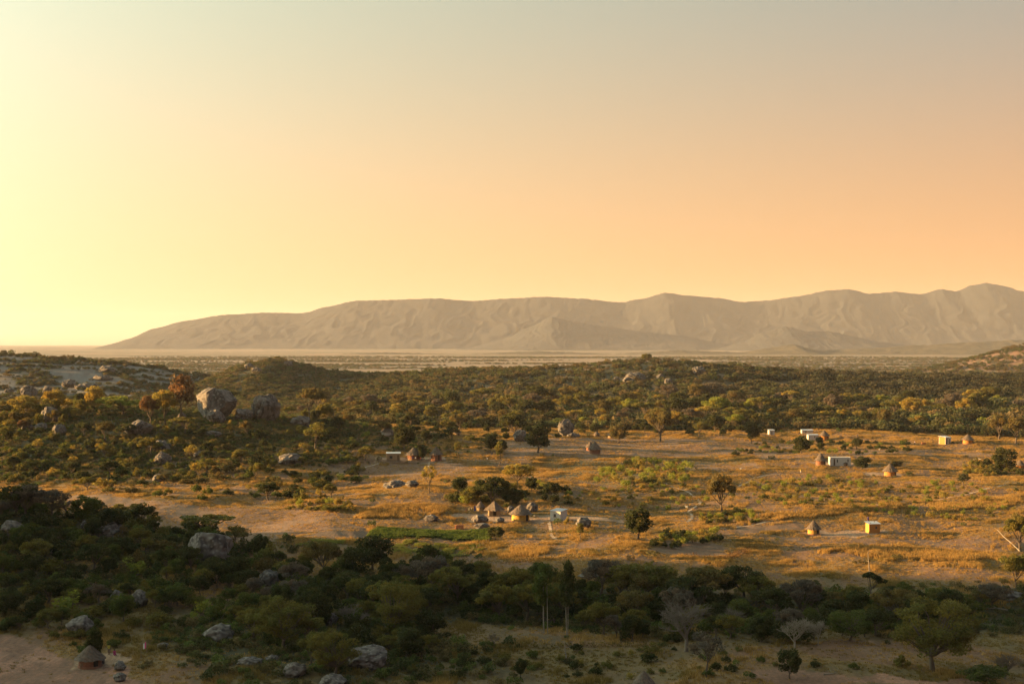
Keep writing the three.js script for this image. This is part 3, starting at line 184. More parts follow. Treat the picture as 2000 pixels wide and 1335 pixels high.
  ["among the far homesteads",[["round","dark",149.9,634.8,3.4,0.85,0,3,153],["round","dark",151.5,691.6,4.9,0.94,0,2,154],["bush","lime",149.2,619.6,1.5,0.95,0,3,74],["bush","lime",116.5,632.7,1.3,1.01,2,2,118],["bush","lime",116.1,654.4,1.5,1.2,0,2,118],["bush","lime",158.1,612.1,1.3,1.27,0,3,125],["round","dark",159,647.5,5,1.23,0,3,74],["bush","lime",178.9,682.1,1.5,1.28,0,2,119],["bush","lime",148.3,696.7,2.8,1.25,0,2,154],["round","dark",157.2,714.4,2.6,0.85,0,1,154],["bush","lime",119.5,636.4,1.8,0.94,1,1,118],["bush","lime",143.8,623.8,2.2,1.21,0,3,153],["round","dark",104.9,628.3,2.1,0.96,0,2,118],["bush","lime",163.7,683.3,1.4,1.15,0,2,120],["bush","lime",137.8,697.8,2,1.18,0,0,154],["round","dark",142,645.6,4.2,1.09,1,2,154],["bush","lime",181.5,654.1,1.5,1.17,0,2,73],["bush","lime",102.8,638.7,1.4,1.08,1,2,118],["bush","lime",140.9,625.3,2.4,0.99,0,3,61],["bush","lime",123,662.5,1.6,0.88,0,1,118]]],
  ["in the hedge at the right edge of the field",[["shrub","golden",181.2,555.6,3.4,1.03,0,3,124],["shrub","dark",192.9,553.4,3.6,0.91,0,0,123],["shrub","dark",193.9,570.3,3.7,0.86,1,0,123]]],
  ["on the bank above the pink field",[["bush","lime",-64.5,423.8,2.3,1.09,0,1,103],["bush","lime",-54.7,422,1.9,1.27,1,1,103],["shrub","golden",-51.1,416.9,2.5,0.89,0,1,103]]],
  ["in the hedge round the old field",[["bush","lime",48.8,352.8,1.3,1.26,7,2,96],["bush","lime",36.6,345.1,1.3,0.95,0,1,97],["bush","lime",47.2,363.3,1.4,1.1,6,2,96],["bush","golden",37.8,348.5,1.6,1.16,1,1,97],["bush","lime",43.5,349.1,1.3,1.04,4,1,97],["bush","golden",47.1,353.1,1.7,0.87,6,2,96],["bush","lime",41.1,350,2,0.86,2,1,97],["bush","golden",45.1,349.3,2.1,1.19,3,1,97],["shrub","dark",43.5,359.2,2.4,1.09,0,1,97],["bush","lime",45.3,357.1,2.2,1.08,5,1,97],["bush","golden",49.6,365.5,1.6,1.26,4,2,96],["bush","lime",42.2,346.5,2,0.98,3,1,97],["bush","lime",38.1,355.2,1.4,1.2,1,1,97],["bush","golden",49.9,356.9,1.8,1.12,5,2,96],["bush","golden",36,341,1.4,0.88,0,1,97],["bush","golden",42.4,368,1.7,1.29,2,1,97],["bush","lime",52.4,365.2,2.3,1.11,5,2,96]]],
  ["on the slope of the near kopje",[["round","dark",-81.5,284.7,2.9,1.26,0,3,10],["round","dark",-86.1,254.6,3.2,1.02,0,3,11],["shrub","dark",-87.5,258.6,2,1.25,2,3,11],["round","dark",-94.4,278.6,4.1,1.22,1,2,7],["broad","grey",-45.5,263.9,3.1,1.14,0,3,24],["shrub","bronze",-94,285.2,1.9,1.24,1,2,7],["shrub","green",-100.2,281.9,2.9,1.13,0,2,7],["shrub","dark",-76.6,266.7,2.2,1.16,0,3,10],["broad","dark",-109.8,309.9,6.8,1.17,0,0,138],["round","dark",-55,280.7,6.1,1.12,1,0,8],["shrub","olive",-58.9,259,2.6,1.11,0,1,9],["broad","olive",-68.8,279.6,3.4,0.87,2,2,4],["round","dark",-58.4,276.7,5.5,1.14,1,2,4],["shrub","dark",-77.9,309.1,2.4,1.19,1,2,141],["broad","grey",-104.2,318.2,6.5,1.08,0,0,139],["broad","olive",-69.4,261.9,2.8,0.87,0,3,9],["bush","lime",-44.2,287.2,1.8,1.29,0,1,8],["shrub","dark",-62.1,294.5,2.8,0.85,1,2,4],["shrub","green",-94.6,261.9,1.6,1.14,1,3,11],["shrub","bronze",-77.9,291.7,3.4,0.92,2,2,5],["shrub","dark",-87.3,247.4,1.6,0.99,1,0,11],["shrub","green",-54.5,261.1,1.6,1.29,0,0,24],["shrub","dark",-70.1,256.3,2.6,0.9,0,0,9],["shrub","bronze",-82.4,301.6,3,0.95,0,2,5],["shrub","dark",-103.1,307.4,4.2,1.27,0,2,138],["shrub","dark",-47.8,289.7,3.1,0.93,0,3,8],["broad","dark",-67.8,296.6,3.5,1.17,0,0,4],["shrub","bronze",-78.5,283.6,2.8,1.05,0,3,10],["shrub","dark",-106.1,300.6,2,0.91,0,3,7],["round","green",-69.2,249.5,5,1.08,0,2,9],["shrub","dark",-58.9,295.2,3.9,0.96,0,1,4],["shrub","dark",-87.8,302.6,2.2,0.97,0,2,5],["shrub","dark",-68,320.5,4.4,1.17,0,2,142],["broad","olive",-51.5,266.4,2.9,1.19,0,0,24],["bush","lime",-42,258.4,1.7,1.07,0,1,24],["shrub","green",-96.2,302.6,3.5,1.25,0,2,6],["shrub","green",-95.5,276.5,2,0.96,1,2,7],["broad","olive",-81.6,260.7,3.2,1.17,0,0,10],["shrub","green",-103.3,298.8,3.6,1.29,0,1,7],["broad","olive",-65.7,258.3,3.5,0.89,0,1,9],["round","dark",-87.6,245.6,2.3,1.01,0,0,11],["round","green",-83.4,294.2,3.4,1.27,0,2,5],["shrub","dark",-65,302.6,1.9,0.88,0,3,4],["shrub","dark",-74.2,247.1,1.5,1.3,1,3,11],["round","dark",-41.4,252.6,5.6,0.88,0,2,24],["round","dark",-99.6,363.7,3.8,1.29,0,3,141],["shrub","olive",-70.5,268.6,2.8,0.93,0,3,9],["shrub","bronze",-84,252.3,1.9,0.89,0,3,11],["shrub","bronze",-101.1,285.4,1.8,0.97,0,2,7],["shrub","olive",-53.1,309.9,4.2,0.99,0,2,143],["broad","dark",-86.6,261.9,5,1.26,0,0,10],["round","green",-101.1,278.9,3.6,0.95,1,2,7],["round","green",-105.8,314.7,3.3,1.2,0,1,138],["shrub","olive",-63.2,281.3,3.1,1.28,0,2,4],["round","dark",-89.2,312.2,6.8,1.27,0,1,5],["bush","lime",-116.6,361.1,2.6,1.16,0,3,139],["broad","dark",-55.1,273.5,3.8,0.91,0,0,8],["broad","grey",-42.9,276.8,5.4,1.29,0,1,8],["broad","dark",-90.9,284.9,3.7,1.11,2,2,5],["broad","grey",-99,291.2,3.4,1.06,0,2,7],["bush","lime",-82.1,256.7,3.5,1.2,0,3,11],["round","dark",-52,274.1,4.7,1.25,0,0,8],["shrub","olive",-106.6,298,1.9,1.28,0,0,7],["shrub","dark",-57.4,246,1.5,1.11,0,3,21],["shrub","bronze",-49.4,260.7,2.2,1.19,0,0,24],["shrub","dark",-78.6,332.2,2.9,1.16,0,0,142],["shrub","green",-83.8,269,1.7,1.27,1,0,10],["round","green",-61.8,259.5,4.6,1.19,0,1,9],["shrub","green",-44,249.6,1.7,1.07,0,2,24],["broad","dark",-83.1,324.6,3.6,0.93,0,1,141],["shrub","dark",-88.2,275.3,2.2,1.21,2,0,10],["shrub","dark",-63.9,307.3,4.3,0.95,1,3,4],["broad","olive",-89.1,346.7,4,1.16,0,1,141],["shrub","dark",-64.9,274.9,3.2,0.98,0,3,9],["broad","dark",-85,285.5,5.7,1.3,1,2,5],["shrub","olive",-97.9,274.9,1.8,1.09,3,2,7],["round","green",-98,321.1,7.2,1.13,0,0,140],["shrub","green",-72,326.1,4.4,1.04,0,2,142],["shrub","green",-49.5,246.1,1.8,0.95,0,3,12],["round","green",-85.3,266.7,3.7,1.08,0,0,10],["shrub","dark",-99,341.2,3.2,0.94,0,1,140],["shrub","green",-54.9,300.9,2.8,1.03,0,3,8],["shrub","dark",-95.8,292.9,3.9,1.21,1,2,6],["shrub","dark",-72.1,254,3.1,1.15,0,2,10],["shrub","green",-54.5,246.9,1.5,0.91,0,3,21],["shrub","green",-52.5,249.1,3.3,0.87,1,3,12],["shrub","olive",-49.8,283.9,1.7,1.14,0,3,8],["bush","lime",-76.4,284.5,3.4,1.2,0,3,10],["round","dark",-85.3,263.4,3.9,0.95,0,0,10],["shrub","green",-81.6,275.9,2.3,0.91,3,3,10],["shrub","olive",-74.2,291.9,2.5,1.28,1,0,4],["shrub","dark",-86.2,276.6,3,0.87,2,3,10],["shrub","bronze",-75.7,302.3,3.6,1.14,0,2,141],["shrub","olive",-92.2,266.9,2.5,1.07,1,0,10],["shrub","olive",-102.8,283.3,2.4,1.25,1,2,7],["shrub","green",-66.7,263.1,3.5,0.94,0,1,9],["round","green",-44.9,268,2.6,0.88,0,3,24],["bush","lime",-47.1,260.2,1.6,0.88,0,0,24],["shrub","dark",-100.2,295.9,3.8,0.89,0,1,7],["shrub","green",-72.9,245.8,1.6,1.13,0,3,11],["shrub","green",-75.9,277.1,2.6,0.95,0,3,10],["shrub","bronze",-52,295.9,3.7,0.96,0,3,8],["shrub","dark",-75.8,342.3,4.6,1.26,0,3,142],["shrub","olive",-83.1,246.7,1.5,0.94,2,0,11],["broad","grey",-49.2,267.4,4,0.89,0,0,24],["shrub","green",-72.1,296,3.1,1.16,1,0,4],["round","green",-103,293.8,4.6,1.06,0,2,7],["shrub","green",-81.2,310.8,2.4,0.99,0,2,141],["round","dark",-60.3,284.1,4.8,1.19,0,2,4],["round","dark",-100.4,289.7,5.2,0.97,0,2,7],["round","green",-79.7,248.3,3.2,1.24,1,3,11],["shrub","dark",-41,268.2,1.9,1.29,1,1,24],["broad","dark",-94.1,272.3,3.3,0.96,1,0,10],["broad","olive",-89.6,295.2,4.2,1,0,2,5],["broad","olive",-78,299.2,3.8,0.91,1,2,5],["broad","olive",-81.3,246.3,3.6,1.18,0,0,11],["broad","olive",-43.9,253.8,3.4,1.25,0,2,24],["shrub","dark",-43.4,261.6,1.7,1,0,1,24],["shrub","bronze",-85.8,310.5,3.3,1.03,0,1,5],["shrub","green",-99.4,273.9,2.3,1.18,2,2,7],["shrub","dark",-106.1,292.4,2.4,1.13,0,2,7],["broad","dark",-108.4,300.8,3.2,1.17,0,3,7],["shrub","olive",-66.1,245,2,0.96,0,2,9],["shrub","green",-67.2,310.3,1.9,1.14,0,3,4],["broad","dark",-73,268.1,2.7,1.12,0,1,10],["bush","lime",-56.8,250.2,1.5,1.05,0,3,21],["broad","dark",-66,288.8,5.1,1.01,1,0,4],["broad","olive",-80.6,304.4,4.8,0.96,0,2,141],["shrub","olive",-98.2,312.4,2.6,1.13,0,0,6],["shrub","green",-93.4,299.4,1.9,0.96,1,2,6],["broad","olive",-66.9,301.2,4.5,1.26,0,3,4],["shrub","dark",-89.4,267.7,3.1,0.85,3,0,10],["shrub","bronze",-90.6,292.6,2,0.97,1,2,5],["shrub","olive",-103.8,290.7,2.1,0.93,0,2,7],["shrub","green",-85.8,271.6,2.5,1.11,2,0,10],["shrub","dark",-87.9,271.4,1.8,1.22,1,0,10],["broad","olive",-81.1,349.8,3.5,0.88,0,0,142],["shrub","green",-78.1,277.9,2.3,0.89,1,3,10],["shrub","dark",-98.6,286.9,2,1.08,1,2,7],["shrub","olive",-52.3,280.5,1.7,1.26,0,0,8],["round","dark",-90.9,253.4,4.8,1.07,1,0,11],["shrub","dark",-76.3,245.6,2.2,0.89,0,3,11],["broad","dark",-100,299.6,3,1.26,0,1,7],["round","green",-67.9,283.8,4.1,1.14,2,2,4],["broad","grey",-77.3,262.5,3.5,1.29,0,0,10],["broad","olive",-57.7,283.3,4.4,0.89,0,2,4],["shrub","olive",-60.7,245,3.1,1.23,0,3,21],["shrub","olive",-92.5,324.4,2.4,1.25,0,3,5],["broad","dark",-92.8,256.7,3.2,0.99,1,0,11],["broad","dark",-71,288,4.6,0.95,2,0,4],["round","dark",-90.9,257.3,3.8,1.05,2,0,11],["round","dark",-56.3,314.8,5.7,0.88,0,2,143],["shrub","dark",-95.4,267.6,2,0.9,4,0,10],["shrub","dark",-53.1,289.2,2.1,0.93,1,3,8],["broad","grey",-111.4,306.1,3.7,1.05,0,0,138],["shrub","olive",-92.7,280.2,3.6,1.09,2,2,7],["round","dark",-64.4,259.7,3.3,1.08,0,1,9],["shrub","dark",-60.6,318.5,3.3,1.18,0,2,143],["round","green",-47.7,253,4.2,1.18,0,2,24],["shrub","dark",-111.7,315.4,2.5,0.87,0,3,138],["bush","lime",-55.9,253.3,2.7,0.88,1,3,21],["broad","dark",-83.3,297.4,4.1,1.27,0,2,5],["shrub","olive",-78.4,253,1.6,1.22,0,3,11],["round","green",-65.2,282.8,2.7,0.89,1,2,4],["shrub","olive",-88.4,250.1,1.6,1.02,3,0,11],["shrub","olive",-75,296.4,1.8,0.88,0,0,4],["broad","olive",-102,366.5,4.6,0.94,0,3,141],["shrub","green",-72.5,258.9,2.7,0.99,0,2,10],["round","dark",-59.6,269,3.9,1.03,2,2,4],["shrub","green",-107.7,314.3,2.5,1.11,0,3,138],["broad","dark",-86,245.2,2.4,1.25,0,0,11],["shrub","olive",-89.7,332.2,4.6,1.27,0,0,141],["broad","olive",-60.4,274.9,4.4,1.1,1,2,4],["broad","dark",-96.6,298.6,3.7,1.07,0,2,6],["shrub","dark",-60.1,303.9,3.1,1.24,1,1,4],["round","dark",-80.3,296.7,3.6,1.28,0,2,5],["shrub","dark",-64.8,291.9,1.8,0.88,0,2,4],["round","dark",-92.4,270,2.7,1.13,1,0,10],["round","green",-53.3,263.4,2.6,1.26,0,0,24],["shrub","olive",-75.3,270.1,2.5,1.27,0,3,10],["shrub","green",-84.3,249.7,1.5,1.05,0,0,11],["bush","lime",-92.2,287.8,2,1.27,0,2,6],["shrub","green",-68.9,271.3,3.1,1.13,0,3,9],["broad","dark",-50.7,306.9,3,1.18,0,3,8],["shrub","green",-64,318.3,2.6,1.08,0,0,143],["shrub","dark",-88.2,243.5,1.6,0.86,2,0,11],["broad","olive",-48.6,247.9,3,1.11,0,3,12],["shrub","green",-68.1,292.6,2.8,1.23,0,0,4],["shrub","dark",-72,281.7,2.7,0.96,1,3,9],["shrub","bronze",-63.3,250.7,1.9,1.17,0,2,9],["shrub","green",-73.9,277.2,1.8,1.13,2,3,10],["shrub","dark",-86.5,283.3,1.8,1.14,3,3,10],["shrub","dark",-87.2,253.3,1.9,1.26,0,0,11],["shrub","green",-81.9,269.4,2.4,1.08,0,0,10],["broad","dark",-62.6,264.3,3,1.03,1,1,9],["shrub","dark",-91.8,297.7,2.6,1.25,0,2,6],["shrub","olive",-74.5,285.1,2.2,0.86,1,3,10],["round","dark",-91.6,307.8,4.9,1.02,0,0,5],["broad","olive",-65.5,331.9,4.5,1.01,0,3,143],["shrub","dark",-97.8,272.8,2,1.14,2,2,7],["shrub","olive",-71,261.1,1.6,1.14,0,0,9],["shrub","olive",-81.2,325.3,2.3,1.11,0,1,141],["shrub","dark",-84.1,321.5,2.4,1.07,0,2,141],["broad","grey",-97.8,288.3,2.8,1.24,1,2,7],["shrub","dark",-94.5,326.4,2.1,1.04,0,2,140],["shrub","dark",-89,282.6,1.8,0.95,2,2,5],["shrub","olive",-74.2,251.2,2.7,1.27,0,2,10],["shrub","dark",-85.5,301.6,2.4,1.08,1,2,5],["round","green",-62.6,285.8,3,1.29,0,2,4],["shrub","olive",-43,270.6,2.2,1.18,0,1,24],["shrub","dark",-80.7,263.4,2.1,0.97,0,0,10],["shrub","olive",-81.1,294.5,1.8,1.15,0,2,5],["broad","dark",-62.1,255,3.9,1.11,0,1,9],["round","green",-75.6,247.2,2.4,1.22,0,3,11],["round","green",-50.2,251.3,2.4,1.12,0,3,12],["shrub","olive",-78.7,261.7,1.8,0.99,0,0,10],["shrub","green",-63.1,269,2.5,1.14,1,1,9],["broad","dark",-101.8,340.3,4.5,1.08,0,3,140],["round","dark",-111.2,323.5,6,1.09,0,3,138],["shrub","dark",-82.7,281.7,2.6,0.91,1,3,10],["shrub","green",-53.6,256.6,1.6,1.02,1,0,24],["round","dark",-69.5,306.3,5.3,1.08,0,3,4],["broad","olive",-95.8,283.1,5.9,1.26,0,2,7]]],
  ["in the thicket along the stream",[["shrub","dark",31.4,235,2.3,1.06,1,3,80],["shrub","dark",44.3,235.8,2.5,1.25,1,3,78],["broad","grey",31.4,263.3,6.8,0.95,0,2,45],["broad","olive",9.9,278.3,4.6,0.99,1,1,46],["broad","olive",67.1,261,3.8,0.94,0,3,91],["round","dark",-26.3,277.3,3.7,1.08,2,3,87],["broad","olive",21.7,278,6.9,1.28,0,2,48],["round","dark",-4.3,266.7,4.1,1.04,0,2,145],["shrub","dark",59.5,267.5,2.6,0.87,0,3,91],["shrub","dark",-9.3,275.7,4.3,1.02,1,0,145],["broad","bronze",23.9,274,6.3,1.17,0,0,45],["broad","dark",-35.8,246.6,6.1,1.03,0,3,88],["round","green",28.5,236.2,4.2,0.93,0,3,80],["broad","olive",47,270.4,6.5,1.09,0,1,45],["shrub","dark",-3.4,276,3.5,1.09,0,0,145],["broad","dark",-41.6,283.8,4.8,0.85,0,1,8],["broad","dark",5.7,260,4.9,0.95,1,3,82],["shrub","dark",28.9,265.8,2.6,0.91,1,2,45],["broad","olive",-12.4,288.9,4.1,1.01,1,0,145],["shrub","green",66.3,248.1,2.7,1.15,0,1,91],["broad","grey",48.7,275.4,4,1.03,0,1,45],["round","dark",79.4,260.9,4,1.02,1,0,47],["shrub","green",85.8,265.5,3.6,1.25,0,0,47],["bare","grey",37.4,241.9,5,1.19,1,3,80],["round","dark",-25.2,267.1,3.7,1.14,0,3,87],["broad","olive",-28.8,265.3,5.4,0.98,1,3,87],["broad","olive",36.4,234.6,4.2,1.11,0,1,80],["broad","dark",13.7,277.4,4.1,0.9,0,2,48],["round","dark",-34.6,260,5.3,0.97,1,3,23],["broad","olive",2.7,262.8,7.1,1.02,2,2,46],["shrub","green",63.2,254.3,3.4,1.05,0,3,91],["bare","grey",35.8,259.3,3.5,1.15,0,2,45],["round","dark",-45.9,282.7,4.1,1.1,0,1,8],["shrub","dark",20.1,266.7,3.5,1.01,1,0,45],["broad","grey",54.5,263.7,7.4,1.02,1,3,150],["round","dark",73.7,256.5,5.8,0.99,0,1,91],["broad","dark",51.2,261.7,3.9,0.89,0,3,78],["round","dark",77.6,269,4.1,0.93,5,3,91],["broad","dark",37.4,257,4.2,0.96,1,2,45],["broad","grey",-21.3,281.9,4.6,1.15,0,3,83],["broad","grey",17.9,242.2,4.2,0.88,0,1,82],["broad","dark",38.5,267.1,3.9,0.95,0,1,45],["shrub","dark",-23.7,304.2,2.6,1.14,0,2,42],["broad","olive",74.3,264.3,3.8,0.94,0,1,91],["broad","olive",-22.2,256.3,7,1.1,0,3,83],["broad","dark",-36.3,277.7,4.8,0.92,1,1,8],["broad","dark",12.2,271.4,4,1.3,3,3,82],["broad","dark",-24.1,276.6,4.6,0.95,2,3,87],["broad","dark",16.5,265.1,4,1.26,2,3,82],["shrub","green",63.8,274.3,3.6,1.26,2,3,91],["broad","bronze",89.7,269.4,3.6,1.21,0,0,47],["round","green",-20.2,271.5,3.9,0.98,0,3,83],["round","green",60,238.8,3.3,1.06,0,1,91],["broad","bronze",-32.3,275.3,4,1.18,0,3,23],["shrub","dark",-31.5,252.3,3,0.9,1,3,23],["round","dark",-8,269.9,4.4,0.92,1,0,145],["broad","olive",27,276.3,7.6,1.24,0,0,45],["bare","grey",28.8,250.6,3.3,1.01,0,3,80],["shrub","green",-38.7,284,2.3,1.24,1,1,8],["round","dark",-17.5,292.5,7.2,0.86,2,0,145],["round","dark",56.8,247.1,5.5,1.15,0,3,91],["broad","olive",-10.8,270.6,7.2,1.21,0,0,145],["bare","grey",-39.3,256.5,5,1.09,0,1,24],["broad","olive",66,271.1,4.7,1.08,1,3,91],["broad","olive",-15,268.9,4.4,0.92,3,3,83],["round","dark",-5.8,264.8,4,0.98,1,2,145],["broad","olive",-34.3,297.8,5.1,0.85,0,1,8],["broad","bronze",22.6,262.9,6.6,1.08,0,2,45],["shrub","dark",0.9,266,2.2,0.95,0,2,46],["broad","dark",-20.2,297.8,4.5,0.87,1,0,145],["broad","dark",-23,287.5,4.5,1.14,1,3,83],["broad","grey",17.7,279.9,7.5,1.01,0,2,48],["shrub","green",-8.8,265.6,2.2,0.93,0,2,145],["round","dark",82.2,264.1,5.8,1.04,0,0,47],["broad","bronze",37.4,272.4,7.7,1.2,0,1,45],["shrub","green",15.4,270.5,4,1.15,0,3,82],["shrub","green",48.8,248.1,2,1,0,3,78],["round","dark",27.4,261.8,4.4,0.91,1,2,45],["shrub","dark",-30.6,275.8,2.7,0.99,2,3,23],["round","dark",59.4,271.1,4.1,1.08,2,3,91],["broad","olive",19.3,249.8,3.3,1.29,1,1,82],["broad","olive",1.6,272.6,6.8,1.08,0,2,46],["round","green",-29.2,254.5,3.4,1.27,0,3,87],["broad","dark",-38.6,265.5,4.9,1.01,0,1,24],["broad","olive",21.9,248.7,4.4,1.12,0,0,80],["broad","olive",16.1,246.9,5.9,0.96,0,1,82],["broad","bronze",71.8,261,7,1.18,0,1,91],["round","green",75.5,270.6,5,0.96,2,3,91],["broad","olive",-44.5,302.1,4,0.85,1,3,8],["shrub","green",61,264.4,2.6,1.03,1,3,91],["broad","olive",13,254.8,3.8,0.99,0,3,82],["broad","dark",-34.3,274.4,3.7,0.88,1,3,23],["broad","bronze",61.8,269.5,3.9,1.09,0,3,91],["round","dark",20.3,238.6,4.6,0.92,1,0,80],["round","dark",22.1,268.4,4.1,1.3,0,0,45],["broad","grey",92.1,268.9,5,1.22,0,2,47],["broad","dark",7.6,257.2,4,1,0,3,82],["broad","grey",56.6,254.8,3.5,1.3,0,3,150],["shrub","green",33.4,241.9,2.9,1.09,0,3,80],["broad","dark",48.4,260.5,6.4,1.22,1,3,78],["broad","dark",43.5,265.2,3.6,0.9,3,1,45],["round","dark",64.9,263.7,5.5,1.22,1,3,91],["shrub","dark",29.6,270,4.3,1.1,0,2,45],["round","dark",-5.1,278.5,4.6,1.03,0,0,145],["broad","dark",-31.3,268.7,5.9,1.17,0,3,23],["round","dark",9.5,274.2,3.9,1.19,0,1,46],["round","dark",-26.7,298.5,4,0.94,3,3,87],["round","dark",58.8,274.3,4.6,0.99,4,3,91],["round","green",34.6,275.3,3.7,1.09,0,1,45],["broad","dark",42,276.1,3.9,1.11,1,1,45],["broad","olive",-26.3,252.5,3.5,1,0,3,87],["shrub","dark",26.9,235.8,2,1.06,0,3,80],["shrub","dark",-25.3,290.7,2.6,1.02,0,3,87],["shrub","dark",-4.6,271.4,2.9,0.95,0,2,145],["round","green",5.8,280.5,6,1.15,0,1,46],["broad","dark",48.8,236.3,3.1,1.05,0,3,150],["round","dark",-32.5,279.8,3.7,0.9,3,3,23],["round","green",15.7,276,4.3,1.07,0,2,48],["shrub","dark",-18.5,282.7,2.3,0.85,2,0,145],["broad","olive",9.3,266.8,5.5,1.08,1,3,82],["round","dark",27.6,268.5,3.6,1.28,0,2,45],["broad","dark",34.1,268.4,6.9,1.28,0,2,45],["bare","grey",25.3,271.4,4.3,1.21,0,0,45],["shrub","green",51.5,278,3.2,0.89,1,1,45],["round","dark",40.7,229.4,4.7,1.09,0,0,78],["broad","dark",-26.1,261.8,5.6,1.21,0,3,87],["broad","dark",57.4,269,3.6,1,1,3,150],["round","dark",-28.6,275.5,3.9,1.06,1,3,87],["shrub","green",-40.8,275.3,4.4,1.04,0,1,8],["round","green",52.6,247.5,3.6,1.06,0,3,150],["bare","grey",-18.9,262.5,4.1,1,0,3,83],["shrub","dark",41.4,272.4,3,0.96,0,1,45],["broad","dark",-10.8,282.1,5.6,1.03,0,0,145],["broad","bronze",30.2,247,3.4,0.97,0,3,80],["shrub","green",40,239.4,3.3,0.91,0,0,78],["round","green",45.2,245.5,3.5,0.92,1,3,78],["broad","dark",-26.3,270.4,4.9,0.86,1,3,87],["round","dark",50,232.4,4.6,0.93,0,3,150],["broad","dark",34.2,235.9,3.9,0.94,1,3,80],["broad","olive",-6.5,285.1,4.7,1.06,0,3,145],["broad","grey",-40.8,262.4,4.8,1.05,0,1,24],["broad","dark",28,241.8,3.2,1.15,0,3,80],["round","dark",22.4,241.7,3.5,0.95,0,0,80],["broad","grey",-15.6,277.1,7.6,0.99,0,0,145],["shrub","green",77.6,262.8,3.3,1.23,1,1,91],["round","dark",-36.7,255.6,5.5,1.12,2,3,23],["broad","olive",-47.4,290.8,3.8,1.14,0,3,8],["round","green",41.2,252.5,4.7,1.21,2,3,78],["shrub","green",-0.4,279.4,3.6,1.17,0,3,145],["shrub","green",40.9,262.3,2.2,1.09,0,1,45],["broad","dark",-15.9,263.6,5,1.26,0,3,83],["round","green",50,246.9,3.2,1.09,0,3,78],["shrub","dark",46.1,230.1,3.2,1.21,0,3,78],["broad","dark",62.3,240.4,4.9,1.22,0,1,91],["shrub","dark",11.9,267,2.7,0.88,0,3,82],["broad","olive",-21.9,275,4.2,1.13,4,3,83],["broad","olive",-17.3,269.8,3.8,1.22,2,3,83],["round","dark",76,266.6,3.6,1.03,3,3,91],["round","dark",-32.1,287.2,7.1,1.07,1,1,8],["bare","grey",31.6,272.9,4.2,1.08,0,1,45],["broad","dark",73.1,269.5,4.7,1.23,0,3,91],["shrub","dark",19.5,272.5,3.3,1.07,0,0,45],["broad","olive",3.4,278.1,4,0.92,0,1,46],["shrub","dark",-34.9,283.3,2.9,1.1,0,1,8],["broad","olive",7.1,267.9,5.8,1.27,1,2,46],["broad","grey",-19.4,288.9,4.4,1.16,1,0,145],["broad","dark",45.3,275.6,6.9,1.29,2,1,45],["broad","dark",15.7,258.9,3.9,0.97,0,1,82],["shrub","dark",17.7,268.3,2.5,0.98,1,3,82],["broad","olive",31,276.1,5.6,1.22,0,3,45],["broad","bronze",-40.2,297.6,7.4,0.99,0,1,8],["round","green",63.8,249.4,3.4,0.87,1,3,91],["broad","grey",46.8,239,4.5,1.19,0,3,78],["broad","olive",-28.5,270.8,3.8,0.97,2,3,87],["round","green",-15.4,300,4.9,1.3,0,0,145],["broad","olive",34,257.5,3.7,1,0,2,45],["broad","olive",81,267.8,4.7,0.88,0,0,47],["round","green",55.7,237.3,3.9,0.89,0,3,91],["shrub","dark",51.6,266.4,2.2,0.94,2,3,78],["bare","grey",70.3,264.4,4.5,1.03,0,3,91],["shrub","dark",-36.1,272.1,2.9,1.09,2,1,24],["round","dark",4.7,266.9,4.6,1.06,0,2,46],["round","dark",-30,303.9,7.9,1.27,2,1,8],["broad","dark",-24.4,282.1,5,0.91,3,3,87],["round","dark",-46.4,296,4.1,0.87,0,3,8],["round","dark",-33.4,251.7,3.6,0.99,0,3,23],["broad","olive",-2.4,260.8,6.7,1.17,0,2,145],["shrub","green",-36.6,302.1,2.6,1.22,2,1,8],["broad","dark",55.4,270.8,4.8,0.96,2,3,150],["shrub","dark",-7.8,261.5,2.4,1.2,1,2,145]]],
